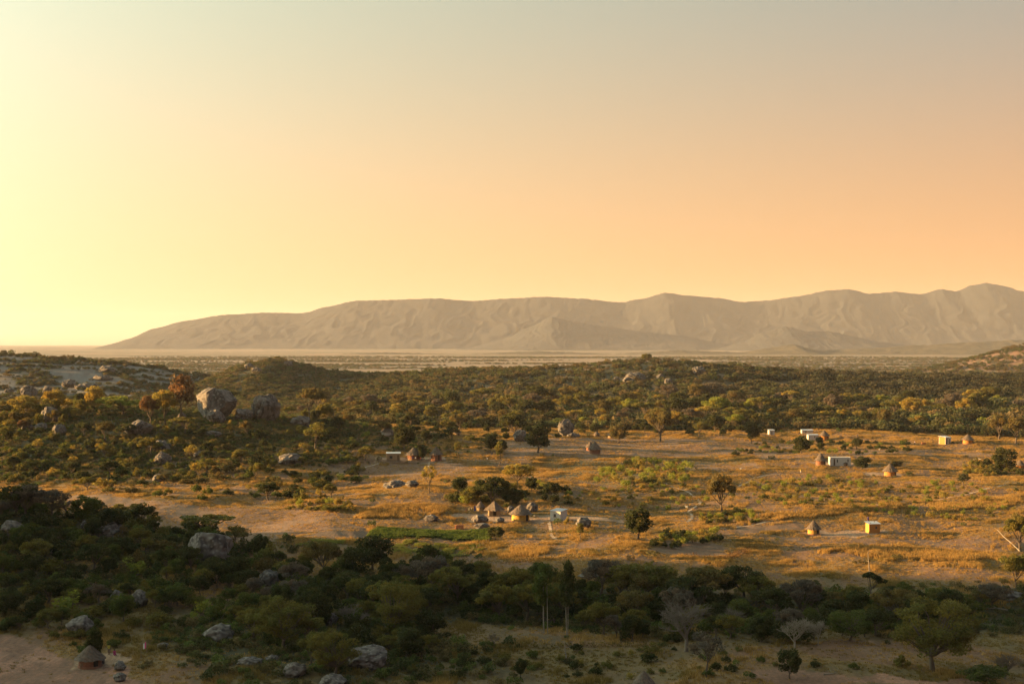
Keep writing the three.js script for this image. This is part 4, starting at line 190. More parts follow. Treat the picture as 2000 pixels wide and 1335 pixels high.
  ["round the thick trunked tree at the foot of the kopje",[["shrub","green",-18.6,242,3.1,1.15,0,1,83],["broad","olive",-34.1,231.7,4.8,1.29,0,1,84],["broad","olive",-43.3,235.3,5.1,1.12,0,1,12],["shrub","green",-26.7,245.1,3,1.17,0,3,87],["shrub","green",-40.7,249.6,2.1,1.16,1,2,24],["shrub","olive",-46.4,252.3,2.7,1.29,0,2,24],["shrub","dark",-30.8,250.7,2.1,1.03,0,3,23],["round","dark",-15.3,238.7,2.6,1.15,0,1,83],["round","dark",-21.3,253.1,4.9,0.87,0,3,83],["shrub","olive",-31.7,245.5,3.4,0.85,0,3,23],["round","dark",-27.3,240.7,3.4,1.06,0,2,87],["broad","olive",-32.9,235.9,3.2,1,0,2,88],["round","dark",-15.2,251.8,3.1,1,1,1,83],["shrub","dark",-24.6,240.5,2.9,0.97,0,1,87],["shrub","dark",-43.8,253,2,0.87,0,2,24],["broad","grey",-37.5,246.3,2.7,0.97,1,0,88],["broad","olive",-20.1,228.5,2.9,1.2,0,3,13],["shrub","dark",-40.3,233.2,1.6,0.86,1,3,84],["shrub","olive",-24.3,251.7,2.2,1.15,0,1,87],["shrub","dark",-25.9,231.3,3.9,1.04,1,2,87],["shrub","olive",-39.7,235.1,1.9,1.12,1,3,84],["shrub","dark",-38.4,229.8,2.8,1.08,0,3,84],["shrub","green",-16,235.8,1.8,1.13,0,2,83],["shrub","olive",-22.2,239.4,2.3,1.14,1,0,83],["broad","olive",-18.6,234.6,2.8,1.23,0,2,83],["shrub","dark",-39,240.7,2.8,1.11,0,0,88],["shrub","green",-35.9,251.8,2.2,0.92,0,3,23],["shrub","dark",-28.4,236.6,1.8,0.95,0,2,87],["broad","olive",-17.5,258.5,4.2,0.98,1,3,83],["round","dark",-32.9,240.4,2.9,1.24,0,2,88],["broad","olive",-45.4,242.5,3,0.99,1,1,12],["round","dark",-13.9,241.3,4.8,1.28,2,1,83],["shrub","olive",-42.4,246.3,1.7,1.07,1,2,24],["broad","olive",-34,244.8,3.1,1.03,0,3,88],["shrub","dark",-18.2,249.4,1.7,1.09,0,3,83],["shrub","olive",-23,235.9,1.7,1.25,2,0,83],["shrub","dark",-50.6,255.3,1.8,1,0,0,24],["round","dark",-38.8,248.5,2.9,1.19,0,0,88],["broad","olive",-13.6,231.6,2.6,1.13,1,2,83],["shrub","olive",-43.7,242.6,2,1.09,0,1,12],["shrub","olive",-21.1,232.6,1.6,1.23,0,2,83],["round","dark",-16.7,224.7,5.3,1.25,0,1,13],["broad","grey",-34.7,240.2,4.1,0.87,0,0,88],["shrub","dark",-22.8,230.5,2.1,0.87,0,2,83],["shrub","olive",-20.6,242.4,1.7,0.97,0,0,83],["broad","olive",-14.6,226.9,3.4,0.89,2,2,83]]],
  ["in the rough grass of the foreground",[["shrub","dark",-8.2,213.8,1.4,1.15,0,0,89],["shrub","dark",10,219.7,1.5,0.95,0,1,89],["shrub","green",-19,211.8,1.4,0.98,0,2,13],["shrub","dark",45.9,212.3,1.3,0.95,0,3,79],["shrub","olive",-15.2,216,1.3,0.94,0,1,13],["shrub","green",3.6,227.4,1.5,1.03,0,3,89],["bush","golden",61.8,212.4,0.7,1.26,0,0,77],["shrub","dark",13,216.5,1.4,1.11,1,1,89],["shrub","dark",10.5,231.2,1.5,0.96,0,2,82],["bush","golden",19.4,227,1.1,0.89,0,0,80],["bush","golden",-17.6,226.9,1.5,1.23,0,1,13],["shrub","olive",-1.5,224.4,1.7,0.95,0,2,90],["bush","golden",11,223.5,0.8,1.28,0,2,82],["shrub","green",-20.8,221.1,1.5,1.12,0,3,13],["shrub","olive",1.7,220.8,1.4,1.17,0,3,89],["shrub","olive",59.1,213.5,1.6,1.15,0,0,77],["shrub","dark",21.4,222.7,1.7,1.17,0,0,80],["bush","golden",18,212.3,1,1.21,0,0,81],["shrub","dark",-7.5,221.6,1.6,1.3,0,2,90],["bush","golden",-9.6,234.6,0.7,1.26,0,0,90],["shrub","dark",30.9,210.9,1.5,0.87,0,3,81],["shrub","olive",23,228.6,1.6,1.21,0,0,80]]],
  ["at the foot of the near kopje",[["shrub","dark",-65.9,237.4,1.7,1.14,0,0,19],["shrub","olive",-35.4,229.5,1.7,0.89,0,3,84],["shrub","olive",-73,239.6,1.9,1.13,0,1,11],["shrub","olive",-42.8,240.2,1.6,1.08,2,3,84],["shrub","dark",-31.4,227,1.8,1.13,0,1,84],["shrub","green",-65.6,232.7,1.5,1.26,0,3,18],["shrub","olive",-49.5,239.7,1.9,1.28,0,3,12],["shrub","olive",-78,240.1,1.5,0.87,1,0,11],["shrub","olive",-75.2,240.2,1.5,1.29,0,0,11]]],
];
const REST = [
  [1,"golden",-218,608.8,5.9,0.99],[1,"dark",-74.3,309.6,3,1.18],[1,"bronze",-79.7,671.7,6.5,1.27],[1,"bronze",182,848.1,8.2,0.96],[1,"bronze",-108.1,976.8,9.4,0.9],[1,"golden",54.4,867.1,8.3,0.89],
  [1,"dark",-82.5,900.8,8.6,1.26],[1,"golden",53.6,819.8,7.8,1.11],[1,"bronze",-223.4,674.3,6.4,0.92],[1,"rust",-211.5,607.8,5.7,0.85],[1,"olive",-137.8,575.9,5.4,1.06],
  [1,"grey",-52.4,1016.1,9.5,1.24],[1,"bronze",-4.9,871.3,8.1,1.15],[1,"olive",-90.5,615,5.7,1.07],[1,"olive",-32.7,725.8,6.7,1.16],[1,"golden",-45.2,944.3,8.7,1.23],[1,"bronze",-12.6,816,7.5,0.96],
  [1,"olive",182.2,993.8,9.1,1],[1,"golden",212.4,862,7.8,1.03],[1,"olive",-17.4,620.3,5.6,1.25],[1,"golden",17.9,945.6,8.5,0.93],[1,"golden",258.7,1084.4,9.7,1.07],[1,"bronze",160.8,850.8,7.6,1.04],
  [1,"bronze",-92.9,1013.2,9,1.16],[1,"olive",-61.6,937.2,8.3,0.88],[1,"golden",-197.2,635.5,5.6,0.87],[1,"olive",-214.1,594.2,5.2,1.24],[1,"dark",-175.3,554.9,4.8,0.95],
  [1,"dark",-56.4,938.6,8.1,0.97],[1,"olive",-128,524.1,4.5,0.95],[1,"bronze",93.2,920.5,7.9,1.22],[1,"grey",-124.6,1067.9,9.1,0.96],[1,"olive",-229.2,659,5.6,1.04],[1,"rust",-229.7,635.6,5.4,1.2],
  [1,"olive",-72,993.7,8.4,1.19],[1,"olive",151.6,819.7,6.9,1.23],[1,"grey",-21.1,928.4,7.8,1.01],[1,"dark",8.7,690.4,5.8,1.28],[1,"olive",-218.5,656.7,5.5,1.16],[1,"olive",350.8,1088.2,9.1,0.95],
  [1,"grey",77,932.8,7.8,0.99],[1,"bronze",35.5,866.7,7.2,0.96],[1,"olive",-208.6,641.9,5.3,0.88],[1,"bronze",-109.9,474.8,3.9,1.29],[1,"dark",260.8,1025.8,8.4,1.26],
  [1,"bronze",-209.8,683.9,5.6,1.28],[1,"dark",-93.8,623.9,5.1,0.91],[1,"bronze",-122.4,491.5,4,1.1],[1,"bronze",176.9,1047.1,8.5,0.98],[1,"grey",-2.6,1022.7,8.3,1.18],
  [1,"golden",32.4,1013.9,8.2,1.04],[1,"olive",-122,573.5,4.6,1.24],[1,"dark",319.1,939.4,7.5,1.28],[1,"golden",-70.8,1077.8,8.6,1.09],[1,"grey",237.3,945.2,7.5,0.93],[1,"dark",-189,542.1,4.3,0.98],
  [1,"olive",302.8,1034.7,8.2,1.23],[1,"dark",-79.5,506.6,4,1.04],[1,"dark",154.1,849,6.7,0.85],[1,"olive",-81.3,633.7,5,1.07],[1,"dark",122.1,749.4,5.9,0.92],[1,"bronze",229.1,952.9,7.5,1.29],
  [1,"grey",-141.6,941.9,7.4,1.03],[1,"rust",-221.5,651.9,5.1,1.03],[1,"dark",68.2,920.5,7.2,0.9],[1,"bronze",174.2,1001.5,7.8,1.05],[1,"grey",34.7,1091.8,8.5,1.2],[1,"olive",243.1,926.5,7.2,1.07],
  [1,"dark",257,1061.3,8.2,1.14],[1,"dark",68.3,1089.2,8.4,0.85],[1,"bronze",-116.3,998.9,7.7,1.12],[1,"bronze",-218,636.4,4.9,1.05],[1,"dark",303.8,1055.7,8.1,1.1],[1,"grey",170.6,1043.3,8,0.98],
  [1,"golden",-137.8,1050.2,8,1.26],[1,"dark",-83.8,486.3,3.7,0.99],[1,"golden",-234.3,658.2,5,1.15],[1,"grey",200.6,912.8,6.9,1.23],[1,"bronze",-30.4,1047.9,7.9,1.05],[1,"dark",29.1,756.4,5.7,0.87],
  [1,"bronze",-214.1,683.2,5.1,1.15],[1,"dark",-200.2,594.6,4.4,1.1],[1,"bronze",-20.9,1000.2,7.4,1.08],[1,"bronze",-223.2,649.2,4.8,0.86],[1,"olive",-125.7,1019.3,7.5,1.2],
  [1,"olive",-211.1,639.6,4.7,0.86],[1,"olive",-213.8,655.1,4.8,1.05],[1,"bronze",203,950.3,6.9,1.16],[1,"bronze",38.7,1047.8,7.6,1.06],[1,"golden",306.7,994.8,7.2,0.91],
  [1,"olive",-80.7,541.7,3.9,0.9],[1,"dark",-103.6,527.9,3.8,0.89],[1,"grey",194.9,1099.4,7.9,0.99],[1,"dark",13.9,710.9,5.1,0.9],[1,"olive",-180.4,530.4,3.8,1.17],[1,"golden",216.6,910.1,6.5,1.07],
  [1,"olive",73.3,842.6,6,0.9],[1,"dark",-87.6,653.4,4.6,1.22],[1,"lime",42.9,829.3,5.8,1.16],[1,"golden",170.2,921.2,6.4,0.94],[1,"lime",108.8,822.4,5.7,1.05],[1,"dark",156,880.2,6.1,0.91],
  [1,"dark",-75.7,592.9,4.1,1.24],[1,"olive",-32.8,1002.3,6.9,1.25],[1,"dark",-66.5,582.9,4,0.93],[1,"olive",244.5,968.5,6.6,1.01],[1,"dark",76.7,955,6.5,1.09],[1,"bronze",227.2,1058.4,7.2,1.15],
  [1,"bronze",177.9,898.2,6.1,0.9],[1,"bronze",31.3,873.2,5.9,1.3],[1,"bronze",219.6,860.4,5.8,1.03],[1,"golden",191.8,949.5,6.4,1.04],[1,"olive",292.4,1010.7,6.8,0.95],[1,"dark",-132.5,596,4,1.22],
  [1,"dark",-3.5,701.3,4.7,0.93],[1,"grey",93.9,1017.1,6.8,0.97],[1,"bronze",324.6,1092,7.3,1.08],[1,"golden",106.7,1018.6,6.8,1.02],[1,"lime",27.4,839.5,5.6,1.14],[1,"olive",249.1,1065.3,7.1,1.16],
  [1,"olive",-98.1,616.1,4.1,1.14],[1,"bronze",346.9,992.1,6.6,0.9],[1,"dark",46.4,857.9,5.7,0.98],[1,"dark",229,860.9,5.7,0.91],[1,"olive",240.7,967,6.4,1.02],[1,"golden",12,848.2,5.6,0.85],
  [1,"golden",45.1,1001.1,6.6,0.89],[1,"dark",-102.1,576.8,3.8,0.88],[1,"bronze",-58.5,1003.2,6.6,1.25],[1,"bronze",199.9,958.1,6.3,0.99],[1,"golden",29.1,935.8,6.1,1.03],
  [1,"lime",173.5,890.4,5.8,0.96],[1,"dark",-118.5,922.3,6,1.1],[1,"bronze",-64.6,679.6,4.4,0.9],[1,"olive",80.6,790.3,5.1,0.91],[1,"dark",-144.2,544,3.5,1.04],[1,"olive",-37.3,670.8,4.3,1.12],
  [1,"bronze",-122.7,581.5,3.7,1.16],[1,"dark",-74.7,488.7,3.1,1.17],[1,"dark",-219.9,607.1,3.8,1.24],[1,"olive",-52.2,671.3,4.2,1.04],[1,"dark",-45.8,671.7,4.2,0.91],[1,"dark",-118,590.9,3.6,1.18],
  [1,"olive",-151.5,541.9,3.3,0.86],[1,"dark",67.4,759.9,4.6,1.02],[1,"dark",-80.3,603.2,3.6,1.01],[1,"olive",-45.6,737.4,4.4,1.23],[1,"bronze",-86.9,558.3,3.3,1.18],[1,"olive",-67.4,680.8,4,0.89],
  [1,"olive",-96.6,633.6,3.7,1.12],[1,"dark",-93.2,634.4,3.7,1.17],[1,"dark",-144.5,570.7,3.3,1.23],[1,"olive",36.3,729.2,4.2,1.04],[1,"olive",-107.1,574.6,3.3,1.11],[0,"dark",-97.9,284.2,1.7,1.24],
  [0,"olive",1.1,451.9,2.7,0.93],[0,"green",-65.1,268.1,1.6,1.29],[0,"dark",-33.8,654,3.9,1.3],[0,"olive",188.6,570.7,3.4,0.93],[0,"green",-154.4,554.9,3.3,1.26],[0,"bronze",-105.7,504.7,3,1.08],
  [0,"olive",-52.4,403.8,2.4,1.27],[0,"dark",-101.5,320.3,1.9,1.09],[0,"olive",-43.2,236.1,1.4,1.18],[0,"olive",-179.2,557.4,3.3,1.14],[0,"dark",-63.3,254.1,1.5,1.26],[0,"olive",15.2,220.6,1.3,1.13],
  [0,"olive",-116.8,509.3,3,1.01],[0,"olive",-105,288.9,1.7,1.18],[0,"green",-68.9,290.1,1.7,1.13],[0,"green",-80,273.6,1.6,1.13],[0,"dark",-24.3,786.8,4.6,1.26],[0,"olive",-84.7,291,1.7,1.21],
  [0,"dark",-98.5,308.7,1.8,0.89],[0,"green",29.1,206.8,1.2,1.16],[0,"dark",-49.3,294.7,1.7,0.95],[0,"green",-58,260.8,1.5,1.26],[0,"olive",-90.7,525,3,0.89],[0,"dark",32.7,210.1,1.2,1.24],
  [0,"golden",181.5,544.1,3.1,0.93],[0,"olive",-78.4,565.1,3.2,1.05],[0,"dark",51.1,353.8,2,1.1],[0,"green",-77,460.2,2.6,1],[0,"olive",-14.8,230.1,1.3,1.15],[0,"dark",12,460.4,2.6,0.96],
  [0,"olive",-85.8,480.1,2.7,1.02],[0,"olive",-41.3,232.6,1.3,1.25],[0,"dark",-3.7,448.5,2.5,1.28],[0,"olive",186.5,557.8,3.1,0.89],[0,"olive",-169.4,558.4,3.1,1.12],[0,"olive",48.2,487.9,2.7,1.21],
  [0,"olive",57.3,507.9,2.8,0.94],[0,"green",30.2,218.2,1.2,1.3],[0,"dark",-98,571.2,3.1,0.87],[0,"golden",-47.1,405.6,2.2,1.27],[0,"dark",15.1,461.1,2.5,1.1],[0,"olive",-79.8,516.5,2.8,1.23],
  [0,"dark",39.6,351.8,1.9,1.24],[0,"dark",-4.4,222.6,1.2,1.2],[0,"olive",-18.8,427.4,2.3,1.28],[0,"green",-143.2,598.1,3.2,1.15],[0,"olive",7.7,224.4,1.2,0.92],[0,"golden",-73.1,564.3,3,1.2],
  [0,"dark",-128.7,489.7,2.6,1.16],[0,"dark",38.8,339.6,1.8,0.93],[0,"dark",34.5,339.9,1.8,0.93],[0,"olive",-172.3,550.8,2.9,1.25],[0,"green",51.4,211.1,1.1,0.94],[0,"olive",-45.5,230.3,1.2,1.21],
  [0,"dark",-51.2,230.5,1.2,1.27],[0,"green",-111.1,442.1,2.3,1.19],[0,"olive",79.3,442.1,2.3,0.91],[0,"olive",-69.5,232.3,1.2,1.22],[0,"olive",-121.8,523.2,2.7,1.22],[0,"olive",197.3,563.5,2.9,1.02],
  [0,"dark",-59.8,525.6,2.7,1.14],[0,"green",-82.4,467.5,2.4,1.28],[0,"bronze",-132.6,585.4,3,1],[0,"dark",2.8,429.5,2.2,1.01],[0,"dark",10.1,215,1.1,0.92],[0,"dark",32.9,215.7,1.1,0.98],
  [0,"dark",-13.1,216.3,1.1,1.17],[0,"dark",-57.5,630.4,3.2,1.08],[0,"green",-183.6,513.1,2.6,1.06],[0,"dark",-92,455.3,2.3,1.21],[0,"dark",-180.2,514.7,2.6,0.87],[0,"dark",193.8,534.5,2.7,0.91],
  [0,"green",-60.4,239.4,1.2,1.2],[0,"olive",4.1,219.7,1.1,1.13],[0,"dark",18,461.7,2.3,1.22],[0,"olive",-166.8,483.1,2.4,1.17],[0,"bronze",-91.8,565,2.8,0.99],[0,"green",-36.9,222.1,1.1,1.22],
  [0,"olive",110.1,504.8,2.5,0.88],[0,"dark",40.8,343.9,1.7,1.11],[0,"bronze",-148.2,547,2.7,1.12],[0,"green",-195.4,567.9,2.8,0.91],[0,"dark",61.9,406.9,2,0.87],[0,"dark",-96.7,550.5,2.7,1.03],
  [0,"olive",-38.3,225.5,1.1,0.96],[0,"dark",-33.8,226,1.1,1.24],[0,"green",-71.5,473.4,2.3,1.21],[0,"green",-146.2,558.2,2.7,0.97],[0,"olive",-131.4,457.3,2.2,1.27],[0,"golden",-62.1,415.8,2,1.01],
  [0,"olive",-136.1,521.7,2.5,1.08],[0,"bronze",-193.5,544.3,2.6,1],[0,"dark",52.9,356,1.7,0.91],[0,"dark",-7.3,442.1,2.1,0.92],[0,"olive",-8.8,423.3,2,0.94],[0,"green",-67.5,572.2,2.7,1.2],
  [0,"golden",-56.9,425.1,2,1.21],[0,"green",191,682.3,3.2,1.11],[0,"olive",-57.6,234.9,1.1,1.16],[0,"green",38.1,215,1,0.99],[0,"olive",47,559.9,2.6,1.22],[0,"dark",65.2,409.6,1.9,1.23],
  [0,"golden",-11.9,474.6,2.2,0.91],[0,"dark",-165,583.1,2.7,0.91],[0,"green",-132.5,540,2.5,1.03],[0,"olive",175.8,541.6,2.5,0.97],[0,"dark",-184,607.3,2.8,0.96],[0,"dark",-121.8,586.5,2.7,1.29],
  [0,"olive",-155.2,586.7,2.7,1.24],[0,"dark",-101.5,565,2.6,0.98],[0,"golden",-82.5,565.1,2.6,0.96],[0,"dark",41.3,370.6,1.7,0.98],[0,"green",76.4,218.6,1,1.27],[0,"green",-96.9,439.9,2,1.22],
  [0,"green",-184.2,594.2,2.7,1.21],[0,"bronze",-84.8,600.3,2.7,0.9],[0,"dark",41.5,356.6,1.6,0.86],[0,"golden",-58.5,424.8,1.9,1.13],[0,"olive",31.1,224.6,1,0.89],[0,"dark",-176.3,494.8,2.2,0.91],
  [0,"green",-203.5,564.1,2.5,0.93],[0,"dark",187.6,542.2,2.4,1.09],[0,"dark",-157.6,566.7,2.5,1.02],[0,"olive",17.1,226.7,1,1.15],[0,"olive",-111,453.8,2,0.92],[0,"dark",47.7,798.3,3.5,1.25],
  [0,"olive",-148.9,593.6,2.6,1.12],[0,"olive",48.3,550.8,2.4,1.2],[0,"olive",-48.4,414.9,1.8,1.12],[0,"olive",198.1,554,2.4,1.23],[0,"dark",93,739.5,3.2,1.18],[0,"green",-69.3,554.7,2.4,1.14],
  [0,"dark",3,439.5,1.9,1.06],[0,"dark",-10.5,439.8,1.9,1.29],[0,"green",-82.1,555.6,2.4,1.2],[0,"dark",-144.1,533.4,2.3,1.13],[0,"olive",-161.4,534,2.3,0.99],[0,"olive",202.4,559.2,2.4,1.14],
  [0,"dark",47.5,349.7,1.5,1.04],[0,"dark",177.7,630.2,2.7,1.14],[0,"dark",-101.5,584,2.5,1.15],[0,"golden",-149.6,607.5,2.6,0.97],[0,"green",-34.5,234.9,1,1.13],[0,"olive",-10.7,424.8,1.8,0.93],
  [0,"green",-13.1,212.7,0.9,1.12],[0,"olive",186.7,546.8,2.3,0.96],[0,"dark",-8.6,428,1.8,1.2],[0,"dark",-55.6,237.8,1,1.21],[0,"dark",166.4,618.4,2.6,0.99],[0,"dark",-3.8,476.3,2,1.29],
  [0,"olive",21.2,214.6,0.9,1.02],[0,"olive",-50.9,405.9,1.7,1.22],[0,"golden",-138.8,549.9,2.3,1.07],[0,"dark",8.7,455.6,1.9,1.11],[0,"bronze",-170.4,504.3,2.1,1.08],[0,"dark",-8.5,697.2,2.9,1.16],
  [0,"olive",-4.5,216.4,0.9,1.19],[0,"olive",-48.9,409.3,1.7,0.89],[0,"bronze",-84.1,581.3,2.4,1.3],[0,"green",-77,582.2,2.4,1.15],[0,"dark",4.5,436.9,1.8,0.91],[0,"dark",-62.2,535.1,2.2,1.03],
  [0,"green",-11.2,219,0.9,0.97],[0,"olive",13.6,219.4,0.9,0.97],[0,"dark",-35.4,219.9,0.9,1.19],[0,"dark",-38.9,733.4,3,0.98],[0,"green",-139.4,539,2.2,1.07],[0,"olive",33.2,221.4,0.9,1.2],
  [0,"dark",35.4,344.8,1.4,1.26],[0,"olive",-123.6,542.8,2.2,1.05],[0,"olive",88.2,445.4,1.8,0.93],[0,"dark",98.6,619.2,2.5,1.07],[0,"dark",-73.2,597.1,2.4,0.96],[0,"olive",-70.1,525.5,2.1,1],
  [0,"olive",126.4,475.7,1.9,1.14],[0,"dark",-138.2,603.6,2.4,1.15],[0,"dark",145.8,705,2.8,1.1],[0,"golden",187.5,554.5,2.2,1.15],[0,"dark",133.4,655.4,2.6,1.28],[0,"dark",17.1,429,1.7,1.17],
  [0,"green",-83.1,455.4,1.8,1.11],[0,"dark",-89.4,582.1,2.3,0.95],[0,"dark",63.4,405,1.6,0.87],[0,"green",-109.3,557.1,2.2,0.89],[0,"dark",-154.2,532.2,2.1,1.14],[0,"olive",-47.8,228.4,0.9,0.94],
  [0,"olive",-160.2,585.4,2.3,1.03],[0,"green",-61.5,510.9,2,1.19],[0,"dark",194.4,562.8,2.2,1.26],[0,"dark",-100.1,614.9,2.4,1.02],[0,"golden",-59.5,410.2,1.6,1.04],[0,"bronze",-185.2,590.8,2.3,1.1],
  [0,"green",167.9,642.4,2.5,1.14],[0,"olive",-152.2,488.4,1.9,1.2],[0,"green",-185.7,541.2,2.1,0.87],[0,"dark",171.6,696.4,2.7,1.25],[0,"olive",-3.9,232.2,0.9,1.21],[0,"golden",17.6,438.7,1.7,0.91],
  [0,"olive",31.6,438.7,1.7,0.85],[0,"dark",1.1,232.8,0.9,0.85],[0,"dark",-47.3,232.8,0.9,1.2],[0,"green",-127.5,545.3,2.1,1.06],[0,"dark",39.6,363.8,1.4,0.87],[0,"olive",195.6,546,2.1,1.17],
  [0,"green",-3.3,234.5,0.9,1.07],[0,"dark",191.4,573.4,2.2,1.09],[0,"bronze",-60.2,443.5,1.7,1.26],[0,"olive",146.5,443.6,1.7,1.22],[0,"olive",179.8,548,2.1,1.04],[0,"olive",-169.6,550.5,2.1,0.9],
  [0,"dark",37.2,340.9,1.3,0.94],[0,"green",-98.8,526.3,2,1.21],[0,"olive",189.9,553.2,2.1,1.23],[0,"olive",57.8,475.1,1.8,0.9],[0,"dark",65,396,1.5,1.09],[0,"green",-177.3,608.1,2.3,1.21],
  [0,"dark",-85.7,502.5,1.9,0.89],[0,"green",-197.2,555.8,2.1,0.93],[0,"dark",-7.4,424.8,1.6,0.86],[0,"olive",17.9,451.4,1.7,1.22],[0,"olive",40,212.6,0.8,1],[0,"olive",-180.2,587.6,2.2,1.3],
  [0,"bronze",-200.7,561.1,2.1,1],[0,"green",23.1,214,0.8,1.11],[0,"bronze",-70.8,562,2.1,1.23],[0,"dark",54.5,402.2,1.5,0.98],[0,"olive",-16.7,429.5,1.6,1.06],[0,"olive",28.4,430.5,1.6,1.15],
  [0,"dark",23,700.1,2.6,0.93],[0,"bronze",-61.5,566.9,2.1,1.2],[0,"bronze",-129.2,515,1.9,1.17],[0,"olive",-6.3,434.9,1.6,1.05],[0,"olive",-75.2,462.4,1.7,0.99],[0,"olive",-140.3,598.5,2.2,0.94],
  [0,"olive",-162.1,571.5,2.1,0.89],[0,"dark",-20,680.4,2.5,0.9],[0,"olive",53,464.5,1.7,0.89],[0,"olive",-57.5,410,1.5,1.24],[0,"dark",-1.2,439.7,1.6,0.94],[0,"dark",-84.4,523,1.9,0.99],
  [0,"golden",-141.4,495.5,1.8,1.3],[0,"olive",177.1,523.1,1.9,1.02],[0,"olive",128.6,413.3,1.5,1.16],[0,"dark",9,441.1,1.6,1.21],[0,"green",-134.5,555.4,2,0.89],[0,"olive",-72.8,528,1.9,1.11],
  [0,"green",151.1,611.4,2.2,1.07],[0,"bronze",-137.3,584.7,2.1,1.06],[0,"olive",131.6,473.4,1.7,0.91],[0,"dark",50.2,362.1,1.3,0.91],[0,"olive",-7.6,473.9,1.7,0.93],[0,"olive",190.8,559.9,2,1.2],
  [0,"golden",-162.9,588.4,2.1,1.14],[0,"dark",-202.9,589,2.1,1.09],[0,"dark",-55.5,676.1,2.4,1.26],[0,"dark",60.3,395.8,1.4,0.87],[0,"olive",25.7,456.1,1.6,0.9],[0,"olive",11.4,228.8,0.8,0.92],
  [0,"green",156.5,658.9,2.3,0.96],[0,"dark",58.2,404,1.4,0.91],[0,"olive",194,549.7,1.9,1.2],[0,"olive",-59.4,233,0.8,1.13],[0,"dark",164.2,643.6,2.2,0.96],[0,"dark",-51.3,234.5,0.8,1.14],
  [0,"olive",-39.7,234.7,0.8,1.23],[0,"dark",-45,235,0.8,1.08],[0,"green",-73.4,235,0.8,1.11],[0,"golden",-55.9,411.9,1.4,1.26],[0,"olive",98.4,441.5,1.5,1.24],[0,"dark",135.7,706.7,2.4,1.08],
  [0,"olive",-54.8,414.2,1.4,1.03],[0,"olive",-66.2,416.1,1.4,0.87],[0,"olive",37.7,446.1,1.5,1.05],[0,"golden",-65,417.8,1.4,0.87],[0,"dark",54.3,389.8,1.3,1.19],[0,"olive",49.7,480.2,1.6,1.1],
  [0,"olive",-57.8,240.7,0.8,1.27],[0,"olive",-60.9,423.1,1.4,0.99],[0,"olive",107.3,424.4,1.4,1.03],[0,"olive",-79.9,242.7,0.8,1.02],[0,"olive",28.4,212.4,0.7,0.88],[0,"green",120.9,667.7,2.2,1.22],
  [0,"olive",39.5,486.7,1.6,1.15],[0,"olive",131.5,487,1.6,0.98],[0,"olive",186.4,549.7,1.8,1.22],[0,"olive",138.6,488.7,1.6,0.9],[0,"olive",15.1,459.4,1.5,1.22],[0,"olive",69,583.5,1.9,1.01],
  [0,"golden",-64.5,431.3,1.4,1.3],[0,"olive",91.5,431.8,1.4,1.21],[0,"olive",117.5,462.8,1.5,1.21],[0,"golden",-68,433.7,1.4,1.19],[0,"green",-9.3,219,0.7,0.89],[0,"olive",142.4,469.4,1.5,0.91],
  [0,"olive",0.2,219.1,0.7,0.93],[0,"olive",202.2,565.3,1.8,1.01],[0,"olive",35.7,503.7,1.6,1.13],[0,"olive",-15.2,220.6,0.7,1.09],[0,"green",103.4,631.9,2,1.04],[0,"dark",13.5,221.7,0.7,0.92],
  [0,"golden",184.6,538.6,1.7,1.17],[0,"olive",118.3,508.5,1.6,1.12],[0,"dark",159.7,700.6,2.2,0.89],[0,"dark",9.1,223.1,0.7,0.95],[0,"olive",191.3,544.2,1.7,0.98],[0,"olive",119.2,449,1.4,0.94],
  [0,"green",-35.2,224.9,0.7,0.99],[0,"dark",26.4,228,0.7,1.02],[0,"dark",67,391.4,1.2,1.29],[0,"dark",-39.5,229.7,0.7,1.13],[0,"olive",20.9,229.8,0.7,1.11],[0,"green",126.7,625.6,1.9,1.26],
  [0,"dark",-39.1,232.4,0.7,0.95],[0,"dark",120.7,631.7,1.9,1.15],[0,"olive",125.8,438,1.3,0.93],[0,"green",170.7,625.9,1.8,1.21],[0,"olive",130.2,461,1.3,0.88],[0,"dark",8.4,214.4,0.6,1.04],
  [0,"olive",95.7,502.5,1.4,1.08],[0,"green",161.1,690.2,1.9,1.13],[0,"dark",124.8,692.3,1.9,0.85],[0,"olive",44.1,475.1,1.3,0.92],[0,"olive",79.9,219.7,0.6,1.12],[0,"dark",105.7,623.4,1.7,0.97],
  [0,"olive",114.5,479.1,1.3,1.16],[0,"olive",44.3,447.6,1.2,1.26],[0,"dark",-11.2,224.7,0.6,0.88],[0,"olive",-15.8,226,0.6,0.92],[0,"dark",-6.1,228.5,0.6,1.18],[0,"olive",3.8,230,0.6,0.94],
  [0,"green",175.9,694.6,1.8,1.07],[0,"olive",60,467.7,1.2,0.95],[0,"olive",127.4,391.3,1,1.06],[0,"olive",43.7,440.2,1.1,0.92],[0,"green",137.3,644.3,1.6,1.17],[0,"olive",136.2,450.9,1.1,0.93],
  [0,"olive",135.6,457.1,1.1,0.98],[0,"dark",108,634.2,1.5,1.02],[0,"olive",90.5,423.5,1,1.14],[0,"olive",47.3,470.6,1.1,1.26],[0,"green",174.7,646.2,1.5,1.25],[0,"green",156.2,647.1,1.5,0.99],
  [0,"olive",106.3,476.1,1.1,1.17],[0,"olive",82.5,438.6,1,1.12],[0,"olive",135.8,396.9,0.9,1.16],[0,"olive",91.5,451.4,1,0.99],[0,"green",112.4,634.8,1.4,0.91],[0,"dark",126.8,636.3,1.4,1.1],
  [0,"dark",119,682.8,1.5,1.24],[0,"green",171,643.3,1.4,1.11],[0,"dark",124.8,645.1,1.4,1.24],[0,"olive",150,463.6,1,1.27],[0,"dark",180.3,695.9,1.5,1.15],[0,"green",160.5,711,1.5,1.12],
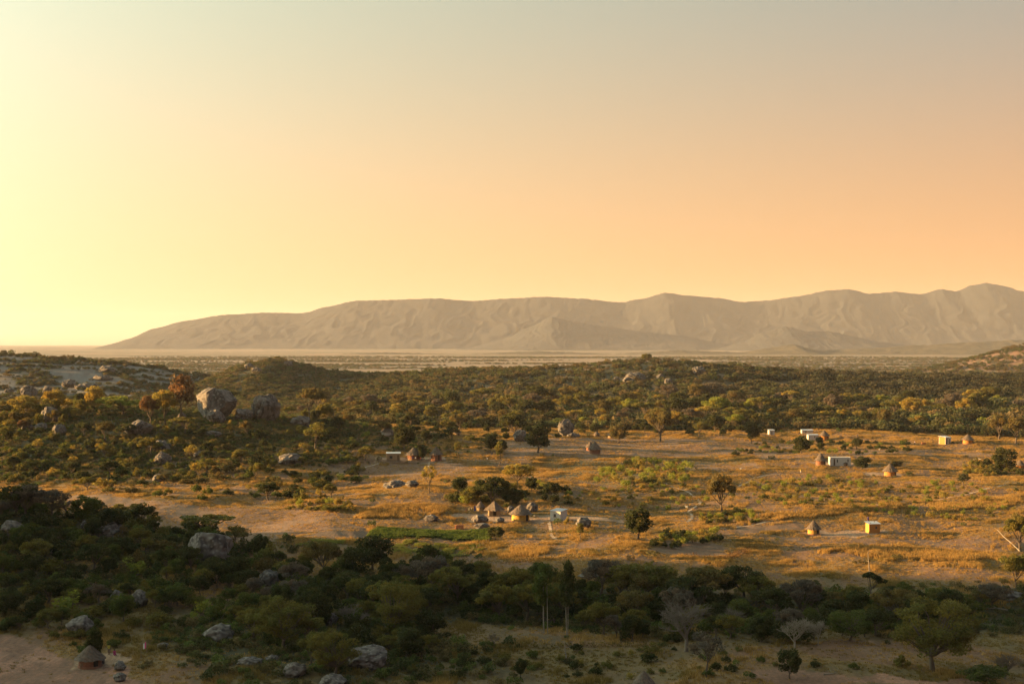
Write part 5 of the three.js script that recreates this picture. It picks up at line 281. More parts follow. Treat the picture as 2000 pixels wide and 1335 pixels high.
  [0,"olive",157,474.5,1,0.93],[0,"olive",85.3,428,0.9,1.05],[0,"green",126.4,667.6,1.4,1.01],[0,"dark",140.6,670,1.4,0.88],[0,"green",156.9,623,1.3,1.11],[0,"olive",59.4,435.2,0.9,1.2],
  [0,"green",113.8,629.8,1.3,1.1],[0,"green",152,635.3,1.3,1],[0,"dark",139.9,647.7,1.3,1.02],[0,"green",165,701.3,1.4,0.9],[0,"olive",10.5,452.6,0.9,1.16],[0,"olive",40.2,454.7,0.9,0.9],
  [0,"olive",140,463.4,0.9,1.26],[0,"olive",24.3,468.2,0.9,1.26],[0,"olive",41.9,469.9,0.9,0.92],[0,"olive",37.2,421.5,0.8,1.12],[0,"olive",41.4,474.8,0.9,0.9],[0,"olive",150.5,435.5,0.8,0.97],
  [0,"olive",37.4,435.6,0.8,0.88],[0,"olive",20.5,440.6,0.8,0.97],[0,"olive",34.6,444,0.8,0.9],[0,"olive",152.8,454.7,0.8,1.28],[0,"olive",34.2,455.1,0.8,1.01],[0,"olive",48.8,458.9,0.8,1.28],
  [0,"olive",113.7,404,0.7,0.92],[0,"olive",34.4,462.1,0.8,0.99],[0,"olive",27.1,463.8,0.8,1.17],[0,"golden",30.8,447.5,0.9,0.9],[0,"golden",112.3,398.7,0.8,1.01],[0,"golden",116.8,399.7,0.8,1.07],
  [0,"lime",57.2,452.4,0.9,0.99],[0,"lime",122.2,453.2,0.9,1.26],[0,"lime",111.2,459.3,0.9,1.28],[0,"lime",132.9,461.1,0.9,0.9],[0,"lime",23.2,463,0.9,0.88],[0,"lime",105.2,515.1,1,1.17],
  [0,"lime",104.2,464,0.9,1.25],[0,"lime",133.3,414,0.8,1.15],[0,"lime",49.9,467.1,0.9,1.28],[0,"golden",153.4,470.7,0.9,0.9],[0,"lime",104.4,418.6,0.8,0.87],[0,"golden",102.1,420.9,0.8,1.05],
  [0,"golden",131.8,421.9,0.8,1.23],[0,"golden",121.1,476.5,0.9,0.93],[0,"golden",88.1,423.9,0.8,1.29],[0,"lime",145,429.5,0.8,1.23],[0,"lime",99.4,487.8,0.9,0.98],[0,"lime",135.5,439,0.8,1.2],
  [0,"golden",111.8,495.5,0.9,0.87],[0,"golden",99.8,440.8,0.8,0.94],[0,"lime",27.3,441.7,0.8,1.25],[0,"lime",82.1,444.5,0.8,1],[0,"lime",86.3,500.5,0.9,1.13],[0,"lime",91.2,503,0.9,1.09],
  [0,"lime",129.6,392.5,0.7,1.3],[0,"golden",61.6,454,0.8,0.91],[0,"golden",130.2,397.7,0.7,1.12],[0,"lime",78.7,456.1,0.8,0.95],[0,"lime",128.1,515.7,0.9,1.28],[0,"lime",147.5,459.9,0.8,1.27],
];
const ROCKS = [
  ["wedge shaped boulder that props up the balanced boulder",-134.1,635,7.9,5.6,1,0.4],["angular boulder with a sunlit top right of the balanced boulder",-115.2,654,12.4,12.9,1,0.7],
  ["small pale boulder in front of the angular one on the spur",-123.6,656.8,5.6,4.3,0,0.2],["long dark wall of rock between the two great boulders",-124.8,651.6,9.4,5.6,1,0.1],
  ["round rusty boulder under the flat topped tree",-97.8,648.7,8.1,5.1,0,0.3],["brown boulder at the foot of the tall rusty tree",-148.5,629.6,4.5,5,3,0.2],
  ["large cracked grey boulder below the umbrella tree on the near kopje",-64.3,297.1,9.1,7,0,0.3],["long grey slab boulder on the kopje top behind dark trees",-89.5,309.8,7.7,3,2,0.2],
  ["tilted pale rock at the left end of the kopje top slab",-95.2,312.4,1.8,2.5,3,0.5],["grey slab boulder at the upper left edge of the kopje",-106.1,298.1,4.9,3.1,2,0.6],
  ["speckled round boulder at the right foot of the kopje",-48.6,280.3,3.9,3.1,0,0.2],["pale lichen covered boulder in the middle of the kopje slope",-69.1,259.4,3.4,2.9,1,0.4],
  ["smaller lichen boulder left of the pale one mid slope",-74.2,263.5,2.6,2.1,1,0.9],["jagged pale boulder above the near hut",-74.5,240.9,4.6,3.2,1,0.3],
  ["long low speckled boulder at the foot of the kopje",-48.9,233.3,5.4,2.3,2,0.1],["large speckled boulder under the thick trunked tree",-22.4,216.4,6.4,3.1,0,0.4],
  ["brown topped boulder in the foreground meadow",-32.7,210,3.7,1.8,2,0.2],["rusty boulder cut by the lower edge of the view",-26.2,205.4,3.8,1.7,0,0.3],
  ["low grey rock beside the meadow grass",-40.5,216.4,3.8,1.1,2,0.4],["dark three lobed rock on the bare earth",-58.9,210.3,1.9,1.2,1,0.1],
  ["small pale rock by the bushes below the near hut",-60.6,216.8,1.7,1.4,1,0.8],["smooth boulder half hidden by bushes below the near hut",-65.2,221.8,1.6,0.9,0,0.2],
  ["flat pale rock left of the meadow rocks",-57,229.1,1.8,0.8,2,0.3],["thin pale slab on the grass right of the flat rock",-49.5,229.5,2.3,0.5,2,0.1],
  ["small grey rock above the meadow slabs",-53.8,234.6,1.1,0.8,0,0.1],["pale rock beside the brown topped boulder",-37.5,219.1,2,0.7,2,0.7],
  ["grey boulder peeping out behind the broad brown trees",-31.4,243.4,2.4,2.2,0,0.7],["grey boulder beside the speckled round boulder",-45.2,263,2.6,1.7,0,0.4],
  ["dome boulder among golden trees at the left of the spur",-208,630.6,7.9,7,0,0.5],["round boulder low on the left of the spur crest",-194.3,601.1,5.5,4.7,0,0.2],
  ["brown boulder beside the round one on the spur",-204.1,608,5.6,4,0,0.9],["pale rock left of the brown boulder on the spur",-211.4,611.2,4.8,3.6,1,0.3],
  ["pale broken outcrop below the lime tree",-160.5,600.8,12.2,6.7,1,0.2],["curved pale ledge on the spur slope",-144.4,575.1,8.7,3.4,2,0.3],
  ["dark rounded boulder below the curved ledge",-136.2,546.9,6.1,5,0,0.2],["purple grey boulder in the grass of the spur",-126,563.7,4.4,2.6,0,0.5],
  ["flat dark boulder below the clearing",-128.9,602.2,7.1,2.2,2,0.2],["half buried boulder among the shrubs low on the spur",-125.8,499.6,4.3,2.9,0,0.6],
  ["dark dome of rock beside the sparse olive tree",-86.2,545.7,9.7,4.3,0,0.3],["tall dark boulder at the valley edge beyond the bare field",27.5,711.8,7.9,8.4,3,0.2],
  ["leaning reddish boulder beside the dense dark tree",4.2,671,7,5.3,1,0.5],["low pale rock below the tall dark boulder",30.9,706.6,6,2.1,2,0.2],
  ["sunlit whaleback rock on the grassy bank",-38.6,465.4,7.9,2.4,2,0.2],["grey boulder behind the sunlit whaleback rock",-32,448,4.1,2.2,0,0.6],
  ["dark boulder beside the washing line of the middle homestead",-8.8,388.9,4.3,2.3,0,0.2],["flat topped dark rock between the huts of the middle homestead",-3.4,387,2.8,1.4,0,0.5],
  ["dark boulder on the bank left of the middle homestead",-22.5,391.9,3.9,1.7,0,0.3],["round boulder right of the white house",19.1,372.8,3.9,2.9,0,0.4],
  ["sunlit boulder behind the large yellow hut",5.9,407,3.2,2.7,0,0.4],["small boulder left of the large yellow hut",-0.3,407.5,2.4,1.7,0,0.1],
  ["brown rock below the dark boulder of the middle homestead",-8.2,375.3,3.9,1.7,1,0.1],["broad dark slab lying in the stream thicket",31.3,273.2,5.9,1.8,2,0.1],
  ["grey boulder at the left foot of the gum trees",1,274.9,3.1,1.8,0,0.3],["dark ledge at the right edge of the shaded fields",97.4,273.7,5.4,1.4,2,0.2],
  ["pale flat rock in the far shaded grass",16,293.9,4.2,0.7,2,0.2],["long pale outcrop on the wooded ridge",110,1259.6,20.6,7.4,2,0.2],
  ["left one of the twin grey boulders on the wooded ridge",132.4,1254.4,7.4,6.2,0,0.3],["lower one of the twin grey boulders on the wooded ridge",136.1,1221.9,7.6,7.2,3,0.4],
  ["double topped grey boulder high on the wooded ridge",171.7,1288.8,12.7,7.6,0,0.3],["small grey boulder low on the wooded ridge",82.4,1229.8,7.3,4,0,0.3],
  ["grey boulder beside the long outcrop of the ridge",93.5,1253.5,6.6,5.3,0,0.7],["reddish rocks at the lit end of the wooded ridge",54.3,1331.1,7,3.9,1,0.2],
  ["tall pale boulder at the foot of the bare granite hill",-399.2,1156.7,12.9,9.9,3,0.3],["upright pale boulder right of the tall one below the granite hill",-387.5,1169.9,7.7,9.2,3,0.1],
  ["pale split boulder halfway up the granite hill",-388.6,1229.8,12.9,6.4,1,0.4],["wide pale ledge low on the granite hill",-371.9,1221.9,18.4,4.8,2,0.3],
  ["small pale rock at the left foot of the granite hill",-425.4,1186.4,7.8,3.1,2,0.1],["dark cliff like rock near the crest of the granite hill",-381.4,1319.4,17.3,6.1,2,0.2],
  ["thin pale slab high on the granite hill",-373.8,1275.6,18.4,4.2,2,0.5],["pale boulder at the top of the small kopje",-249,1325.8,8.7,6.1,0,0.4],
  ["grey boulders on the sunny side of the small kopje",-236.5,1299.3,10.2,5.1,1,0.1],["dark boulder on the crest of the small kopje",-219.1,1373.9,9,5.9,0,0.8],
];
const BALANCED = [-138.1,650.6,17.9];
const LAKE = [
  [534,3713],[664,4054],[804,4250],[906,4150],[1067,4250],[1063,4054],[911,3793],[726,3563],[572,3492],
];
const HUTS = [
  ["ochre walled hut with a steep thatch roof on the bare yard",80,372.4,4.1,3.7,"ochre",""],["orange hut with a wide grey thatch roof by the brown bushes",143.4,532.4,6,5,"orange",""],
  ["orange hut with dark thatch beside the far latrine",221.1,681,6.2,4.7,"orange",""],["red brown hut with a steep roof left of the long cream house",125.2,569.4,5.2,5.2,"red",""],
  ["small hut with white and red walls beyond the dark tree",163.3,734.1,5.9,5.1,"orange","low"],["red hut with a dark pointed roof at the edge of the valley field",35.8,606.3,6.2,5.5,"red",""],
  ["round red hut at the right end of the brick compound",-30.8,571.2,5.8,5.6,"red","low"],["wide brown hut behind the narrow tree of the compound",-40.1,573.7,7.1,5,"red",""],
  ["white walled hut half hidden behind bushes above the compound",-58.4,657.5,7.2,4.1,"white","low"],["grey roofed hut far behind the compound",-26.9,690.2,4,3.8,"tan",""],
  ["large yellow walled hut in the middle homestead",2.4,391.8,6.6,4.6,"ochre","low"],["small thatched store behind the washing line",-9.2,409.7,3,2.8,"tan",""],
  ["tan square house with a hipped thatch roof and dark door",-5.1,402.4,5.1,4.1,"tan","square"],["small grey roofed hut at the foot of the tree belt",44.4,735.4,4,2.7,"tan",""],
  ["small pointed hut beside the bronze tree",51.4,727.9,4,3.7,"tan",""],["thatched roof rising from the lower edge of the view",18.8,200.3,3.5,3.1,"tan",""],
  ["near brick red hut behind the dark tree at the lower left",-66.4,221,4.7,3.4,"red",""],["little pale hut behind the golden tree on the far field",228.9,788,5.2,3.7,"white","low"],
  ["tiny thatched granary in front of the long cream house",135.5,570.8,2.7,2.3,"tan",""],["dark roofed hut at the right edge above the hedge",202,558.1,4.5,3.3,"orange",""],
  ["second roof just behind the red hut of the valley field",34.7,622.7,4.5,4.1,"red",""],
];
const HOUSES = [
  ["white house with a barred window and a pale sheet roof",13,391.4,-0.6,3.4,3.4,2.7,"white","","sheet",[["window",-0.6,1.1,0.8,0.8]]],
  ["small orange brick house with a pale sheet roof on the bare yard",95.9,373.3,0.12,3,2.7,2.4,"orange","ochre","stones",[["window",0.2,1.2,0.5,0.6]]],
  ["half built brick and cream house in the fenced compound",-48,568.4,0.1,5.4,3.3,3.1,"tan","red","sheet",[["door",1.5,0,0.7,2.5],["window",-1.6,1.1,1.2,1.1]]],
  ["long cream house with a brown door beside the red brown hut",133.5,572.2,-0.05,8.3,4.2,3.3,"white","","none",[["door",-2.8,0,0.7,2.7],["window",-1.5,1.3,0.5,1.2],["window",2.8,1.5,0.4,1]]],
  ["far latrine with one orange side and two dark doorways",211.3,685.2,0.55,4,4,3.2,"white","orange","sheet",[["opening",-1.5,0,1,2.7],["opening",0.5,0,1,2.7]]],
  ["low grey walled house beside the small far hut",157.6,736.1,0.05,5.4,3.2,2.4,"white","","sheet",[["window",0.5,1,0.5,0.9]]],
  ["small white house at the far end of the tree belt",140.3,760.1,0.1,3,2.8,2.5,"white","","sheet",[["door",-0.3,0,0.6,2]]],
  ["low pale house half hidden by bushes in the far homestead",161.2,767.5,0,6.1,3.4,1.7,"white","","sheet",[["window",-1.2,0.6,0.7,0.7]]],
  ["bright yellow house with a dark window on the far field",262.4,779.4,-0.5,3.7,3.4,3.1,"ochre","","none",[["window",-0.4,1.2,0.7,1.1]]],
  ["yellow house glimpsed between the two bronze trees",277.5,788.4,-0.5,3.4,3.4,2.9,"ochre","","none",[["window",0.3,1.2,0.7,1]]],
];
const STACKS = [["orange stack of mud bricks above the vegetable garden",-14.1,379.1,7,9,5],["dark red stack of bricks left of the far latrine",201.7,687.5,7,8,4]];
const FENCES = [["dark fence of close set poles in front of the brick compound",[[-53.6,562],[-46.1,562.3],[-33.4,566.5]],0.22,1.3,0],["dark pole pen beside the far pointed tree",[[171.3,734.3],[173.9,728.2],[179,729.4],[181.2,736.2]],0.25,1.6,0],["garden fence of thin posts and wire above the vegetables",[[-36.6,369.4],[-23.2,375.1],[-6.1,372]],4,1.4,1],["garden fence of thin posts along the lower plot",[[-5.7,354.7],[-9.4,344.4],[-13.2,324.9]],2.2,1.2,1],["picket of grey sticks left of the lower garden plots",[[-58.9,334.2],[-52.7,329],[-43.6,332.6]],0.9,1,1],["low fence of sticks before the near hut",[[-67.4,219.3],[-65.5,220]],0.25,0.9,0]];
const BRUSH = [["brush fence curving below the tall dry grass",[[-12.8,319.8],[0,320.4],[9.3,318.2],[18.8,322.6],[25.7,328.5]],1,"bronze"],["brush fence round the near side of the old field",[[39.9,322.3],[46.9,322],[53.2,332.4],[57.4,341.5]],1.2,"rust"],["dark hedge along the yard below the white house",[[0.3,371.8],[8.1,371.2],[19.9,364.2],[28.8,367.5]],0.9,"olive"],["low brush line across the fallow field in the foreground",[[-1.3,235.1],[5.1,233.8],[13.6,234],[22.1,233.6]],0.8,"bronze"]];
const LINES = [["washing line beside the dark boulder of the middle homestead",-14,401.3,-10.2,408,1.9,[["brown",0.2,0.7,0.8],["cream",0.42,0.7,0.7],["white",0.6,0.4,0.5],["blue",0.85,0.9,1.4]]],["washing line along the compound fence",-41.6,570.9,-33.5,568.5,1.7,[["white",0.3,0.5,0.5],["blue",0.15,0.5,0.6],["red",0.55,0.4,0.6],["cream",0.85,1.2,0.9]]],["washing line of crooked poles near the sitting people",-59.2,224,-58.7,225.7,2.3,[["pink",0.75,0.4,1],["white",0.5,0.45,0.9]]]];
const PEOPLE = [["person in a magenta dress sitting on the swept yard of the near hut",-64.3,227.1,0.5,1,[0.35,0.03,0.13],[0.3,0.03,0.12],1],["person in a yellow top standing by the near hut yard",-65.3,227.5,0.9,0,[0.4,0.33,0.05],[0.14,0.1,0.07],1],["person with a bright yellow top walking in the field by the red brown hut",111.4,541.8,1.2,0,[0.6,0.45,0.05],[0.5,0.47,0.45],1],["person in purple standing behind the small orange brick house",99.1,390.7,0.3,0,[0.14,0.09,0.32],[0.1,0.07,0.2],1],["person in white and dark clothes on the path across the valley field",-10.1,575.2,1.3,0,[0.5,0.5,0.52],[0.05,0.05,0.06],0],["person beside the far stack of red bricks",197.7,689.3,-0.6,0,[0.5,0.4,0.42],[0.06,0.05,0.08],0]];
const GOATS = [["white goat alone in the pink field beyond the lime scrub",89.8,550.7,0.4,"white"],["white goat by the sandy path near the lone bronze tree",53.4,429.3,2.6,"white"],["white goat left of the dense dark tree on the right field",196.9,597.6,0.2,"white"],["second white goat closer to the dense dark tree",199.6,598.7,2.9,"white"],["dark goat near the white goat of the pink field",83.8,538,0.1,"dark"],["white goat among the shrubs of the far homestead",167.2,638.8,0.8,"white"]];
const LOGS = [["fallen white dead tree at the right edge of the field",[[123.3,340.8,0.2],[125.2,351.6,0.3],[126,359.8,0.5],[127.2,367.8,0.7]],0.14],["bare grey pole of a dead tree in the right field",[[78.6,308.8,0],[78.7,309.8,2],[78.5,309.7,4]],0.13],["leaning dark stump in the foreground grass",[[8.7,224.4,0],[8.6,224.7,1.2],[8.5,224.7,2.2]],0.13],["pale fallen branch on the earth road at the lower right",[[46.1,207.6,0.1],[47.3,207.8,0.15],[48,208,0.2]],0.1],["pale fallen branches in the meadow beyond the huge spreading tree",[[90.9,268.4,0.2],[92.6,267.8,0.4],[94.2,266.9,0.3]],0.15]];
const TABLES = [["pole table for drying pots beside the large yellow hut",6.8,396.1]];
const LANDMARKS = [
  "angular boulder with a sunlit top","small pale boulder","long dark wall of rock","round rusty boulder","large cracked grey boulder","long grey slab boulder","tilted pale rock at the",
  "grey slab boulder at the upper","speckled round boulder at the","pale lichen covered boulder","smaller lichen boulder","jagged pale boulder above the near hut","long low speckled boulder",
  "large speckled boulder","brown topped boulder in the foreground meadow","low grey rock beside the meadow grass","dark three lobed rock","small pale rock by the bushes",
  "smooth boulder half hidden by bushes","flat pale rock","thin pale slab on the grass","small grey rock above the meadow slabs","pale rock beside the brown topped boulder","grey boulder peeping out",
  "grey boulder beside the speckled round boulder","dome boulder among golden trees at the","round boulder low on the","brown boulder beside the round one","pale rock left of the brown boulder",
  "pale broken outcrop below the lime tree","curved pale ledge on the spur slope","dark rounded boulder below the curved ledge","purple grey boulder","flat dark boulder below the clearing",
  "half buried boulder among the shrubs low","dark dome of rock","tall dark boulder","leaning reddish boulder","low pale rock","sunlit whaleback rock on the grassy bank",
  "grey boulder behind the sunlit whaleback rock","flat topped dark rock","dark boulder on the bank","round boulder right of the white house","sunlit boulder behind the large yellow hut",
  "broad dark slab lying","grey boulder at the","dark ledge at the","pale flat rock","long pale outcrop on the wooded ridge","left one of the twin grey boulders","lower one of the twin grey boulders",
  "double topped grey boulder high","small grey boulder low","tall pale boulder","upright pale boulder","wide pale ledge low","small pale rock at the","thin pale slab high","ochre walled hut",
  "orange hut with dark thatch","red brown hut with a steep roof","red hut with a dark pointed roof","round red hut at the","wide brown hut","white walled hut half hidden behind bushes",
  "grey roofed hut far behind the compound","large yellow walled hut","small thatched store behind the washing line","tan square house","small grey roofed hut",
  "small pointed hut beside the bronze tree","near brick red hut","little pale hut behind the golden tree","tiny thatched granary","dark roofed hut at the right edge","second roof just",
  "huge bronze green spreading tree","pale leafless tree with a white trunk","small round dark tree","wide grey leafless tree with tangled twigs","slender grey green tree","darker gum tree",
  "broad brown green tree","broad brown tree beside the meadow","thick trunked dark tree","short thick trunked tree leaning","twiggy leafless tree","dark green oval tree",
  "small dark topiary like tree","small dead snag with bent branches","bright green spreading tree","olive tree at the","olive tree at the right edge","leafless grey tree in the lower",
  "dark tree growing","lone bronze tree with a forked trunk","big dark mango like tree alone","round dark tree","thin young tree","thin golden young tree just",
  "sparse golden tree with a leaning trunk","lone young tree with a knotted trunk","small bronze tree","sparse olive tree on the spur","flat topped rusty tree growing",
  "dark round tree behind the brick compound","little two tone tree","dark leafy tree on the rise","golden topped tree","dark tree directly","small dark round tree",
  "dark tree beside the leaning boulder","dense dark tree overlooking the hut","dark tree at the","smaller dark tree touching the one","bronze tree beside the small pointed hut","tall bronze tree",
  "dark tree standing free","tall bronze tree at the","dark tree behind the dark pole pen","golden tree beside the far pale hut","bronze tree with forked trunk at the",
  "dense dark tree above the hedge","small forked tree alone in the","dark green tree","brown bushy tree behind the orange hut","golden domed tree","golden tree at the",
  "yellow round tree rising highest","wide brilliant lime tree","golden green tree","tall rusty tree","brown thin crowned tree","dark flat topped tree","flat topped olive tree on the clearing",
  "little flat topped tree at the","golden young tree below the balanced boulder","grey brown tree crowning the near kopje","thin grey tree on the near kopje","dark tree on the kopje top",
  "dark spreading tree on the kopje top","wide umbrella tree growing","bronze tree at the","rounded yellow green tree at the lower","olive tree left of the gum trees",
  "tree standing tallest on the wooded ridge","small dark tree","tiny flat topped tree","little flat topped tree","faint leafless tree","small orange brick house","half built brick and cream house",
  "long cream house with a brown door","low grey walled house","small white house","low pale house half hidden by bushes","bright yellow house with a dark window","yellow house glimpsed",
];
// ---------- helpers ----------
const used = {};
function named(o, name) { const n = used[name] = (used[name] ?? -1) + 1; o.name = n ? name + '_' + String(n).padStart(3, '0') : name; return o; }
function thing(o, name, label, category, group) { named(o, name); o.userData = { label, category }; if (group) o.userData.group = group; scene.add(o); return o; }
function setting(o, name, label) { named(o, name); o.userData = { kind: 'structure', label, category: name.replace(/_/g, ' ') }; scene.add(o); return o; }
function part(g, m, name, parent, label) { const o = new THREE.Mesh(g, m); o.name = name; o.castShadow = o.receiveShadow = true; if (label) o.userData.label = label; parent.add(o); return o; }
const col = (r, g, b) => new THREE.Color().setRGB(r, g, b);
const mat = (c, o = {}) => new THREE.MeshStandardMaterial({ color: col(...c), roughness: 0.95, ...o });
function inside(poly, x, d) { let c = false; for (let i = 0, j = poly.length - 1; i < poly.length; j = i++) { const [a, b] = poly[i], [e, f] = poly[j]; if ((b > d) !== (f > d) && x < ((e - a) * (d - b)) / (f - b) + a) c = !c; } return c; }
function tile(size, f, seed) { // a tileable grain texture; f(u, v, noise) gives r, g, b in 0..1
  const a = new Uint8Array(size * size * 4), k = 2 * Math.PI;
  const N = (u, v, s) => n3(Math.cos(k * u) * s + seed, Math.sin(k * u) * s, Math.cos(k * v) * s) * 0.6 + n3(Math.sin(k * v) * s, Math.cos(k * u) * s + seed, Math.sin(k * u) * s) * 0.6;
  for (let j = 0; j < size; j++) for (let i = 0; i < size; i++) { const c = f(i / size, j / size, N), o = (j * size + i) * 4; for (let q = 0; q < 3; q++) a[o + q] = clamp(c[q]) * 255; a[o + 3] = 255; }
  const t = new THREE.DataTexture(a, size, size); t.wrapS = t.wrapT = THREE.RepeatWrapping; t.magFilter = t.minFilter = THREE.LinearFilter; t.needsUpdate = true; return t;
}
const rT = rng(5);
const soilMap = tile(1024, (u, v, N) => { const g = 0.78 + 0.1 * N(u, v, 9) + 0.08 * N(u, v, 27) + 0.22 * (rT() - 0.5), w = 0.04 * N(u, v, 14); return [g + w, g, g - w]; }, 3);
soilMap.colorSpace = THREE.SRGBColorSpace;
const soilBump = tile(1024, (u, v, N) => { const g = 0.5 + 0.22 * N(u, v, 11) + 0.2 * N(u, v, 40) + 0.3 * (rT() - 0.5); return [g, g, g]; }, 8);

// ---------- the ground ----------
function mixc(a, b, t) { return [lerp(a[0], b[0], t), lerp(a[1], b[1], t), lerp(a[2], b[2], t)]; }
const STRAW = [0.235, 0.135, 0.045], SOIL = [0.2, 0.1, 0.05], SCRUB = [0.075, 0.066, 0.025], SAND = [0.36, 0.25, 0.165], LEAF = [0.075, 0.10, 0.025], GRANITE = [0.2, 0.185, 0.175], WOOD = [0.05, 0.052, 0.022];
function landAt(x, d) { // which polygon of the land a place lies in
  const wx = x + 2.2 * n2(x / 9, d / 12), wd = d + 3 * n2(x / 11 + 5, d / 15);
  for (const l of LAND) if (wx > l.box[0] && wx < l.box[1] && wd > l.box[2] && wd < l.box[3] && inside(l.p, wx, wd)) return l.k;
  return '';
}
function wooded(x, d) { // how far scrub and wood cover the ground
  const spur = hump(x, d, -205, 640, 150, 130, 1), kop = hump(x, d, -150, 305, 85, 60, 1);
  return clamp(Math.max(1.2 * spur - 0.08, 1.6 * kop - 0.15, smooth(760, 900, d) * (1 - smooth(1650, 2000, d)), 1.5 * hump(x, d, -30, 242, 24, 30, 1), 0.9 * Math.exp(-(((d - (268 - 0.06 * x)) / 22) ** 2)) * smooth(-60, -20, x)) + 0.35 * fbm(x / 40, d / 60, 3));
}
const bareRock = (x, d) => smooth(-270, -330, x) * smooth(1120, 1180, d) * smooth(-0.02, 0.08, fbm(x / 80, d / 26 + 3, 4) + 0.11);
const clearing = (x, d) => smooth(0.2, 0.32, fbm(x / 110 + 9, d / 50, 3)) * smooth(1050, 1150, d) * smooth(-160, -60, x);
function coverAt(x, d) {
  const g = fbm(x / 23, d / 38, 4), f = fbm(x / 5 + 40, d / 7, 3), k = landAt(x, d);
  if (d > 2350) { // the far plain: pale stubble strips between wooded ones
    const s = fbm(x / 1600 + 3, d / 420, 2);
    return mixc(mixc([0.085, 0.075, 0.045], [0.27, 0.18, 0.12], smooth(-0.06, 0.1, s)), [0.16, 0.125, 0.08], 0.35 * smooth(0, 0.4, fbm(x / 240, d / 150, 3)));
  }
  let c = mixc(STRAW, SOIL, smooth(-0.25, 0.4, g + 0.25 * f));
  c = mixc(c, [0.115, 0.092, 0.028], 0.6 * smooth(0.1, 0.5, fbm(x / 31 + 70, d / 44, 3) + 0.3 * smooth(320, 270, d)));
  c = mixc(c, SCRUB, smooth(0.25, 0.7, wooded(x, d) + 0.3 * f));
  if (d > 900) {
    c = mixc(c, WOOD, 0.93);
    const bare = bareRock(x, d);
    c = mixc(c, mixc(GRANITE, [0.16, 0.135, 0.125], smooth(-0.1, 0.3, fbm(x / 8, d / 30, 3))), bare);
    const clear = clearing(x, d);
    c = mixc(c, [0.24, 0.15, 0.085], 0.75 * clear * (1 - bare));
    c = mixc(c, [0.27, 0.15, 0.1], smooth(560, 700, x) * smooth(1950, 2050, d) * smooth(0, 0.25, g + 0.1));
  }
  if (k === 'soil') c = mixc(SOIL, [0.25, 0.145, 0.085], smooth(-0.3, 0.3, g));
  if (k === 'earth') c = mixc([0.37, 0.185, 0.115], [0.23, 0.115, 0.068], smooth(-0.1, 0.35, g + 0.3 * f));
  if (k === 'yard') c = mixc([0.4, 0.26, 0.165], [0.33, 0.2, 0.12], smooth(-0.2, 0.3, f));
  if (k === 'crop') c = mixc([0.1, 0.1, 0.03], SOIL, 0.4 + 0.5 * smooth(0.0, 0.4, f));
  if (k === 'fallow') c = mixc([0.215, 0.135, 0.06], [0.145, 0.092, 0.042], smooth(-0.2, 0.3, g));
  if (k === 'plough') c = mixc([0.17, 0.105, 0.065], SOIL, smooth(-0.2, 0.4, f));
  if (k === 'green') c = mixc(c, [0.09, 0.095, 0.028], 0.6 + 0.4 * f);
  return c;
}
{
  const ang = [], rad = [0.01];
  for (let a = -180; a < -24; a += a < -100 ? 4 : a < -40 ? 1.2 : 0.5) ang.push(a);
  for (let a = -24; a < 24; a += 0.07) ang.push(a);
  for (let a = 24; a <= 180; a += a < 40 ? 0.8 : 4) ang.push(a);
  ang[ang.length - 1] = 180;
  for (let r = 12; r < 180; r *= 1.12) rad.push(r);
  for (let r = 182; r < 27000; r *= r < 900 ? 1.0052 : r < 2500 ? 1.01 : 1.03) rad.push(r);
  const n = ang.length, P = [], C = [], U = [], I = [];
  for (const r of rad) for (const a of ang) {
    const t = THREE.MathUtils.degToRad(a), x = Math.sin(t) * r, z = -Math.cos(t) * r, c = coverAt(x, -z);
    P.push(x, H(x, z), z); C.push(...c); U.push(x / 53, z / 53);
  }
  for (let i = 0; i + 1 < rad.length; i++) for (let j = 0; j + 1 < n; j++) { const a = i * n + j, b = a + 1, e = a + n, f = e + 1; I.push(a, b, f, a, f, e); }
  const g = new THREE.BufferGeometry();
  g.setAttribute('position', new THREE.Float32BufferAttribute(P, 3)); g.setAttribute('color', new THREE.Float32BufferAttribute(C, 3)); g.setAttribute('uv', new THREE.Float32BufferAttribute(U, 2)); g.setIndex(I);
  g.computeVertexNormals();
  const o = new THREE.Mesh(g, new THREE.MeshStandardMaterial({ vertexColors: true, roughness: 1, map: soilMap, color: col(1.25, 1.25, 1.25), bumpMap: soilBump, bumpScale: 0.12 }));
  o.receiveShadow = o.castShadow = true;
  setting(o, 'ground', 'dry rolling ground of fields, scrub and granite hills');
}
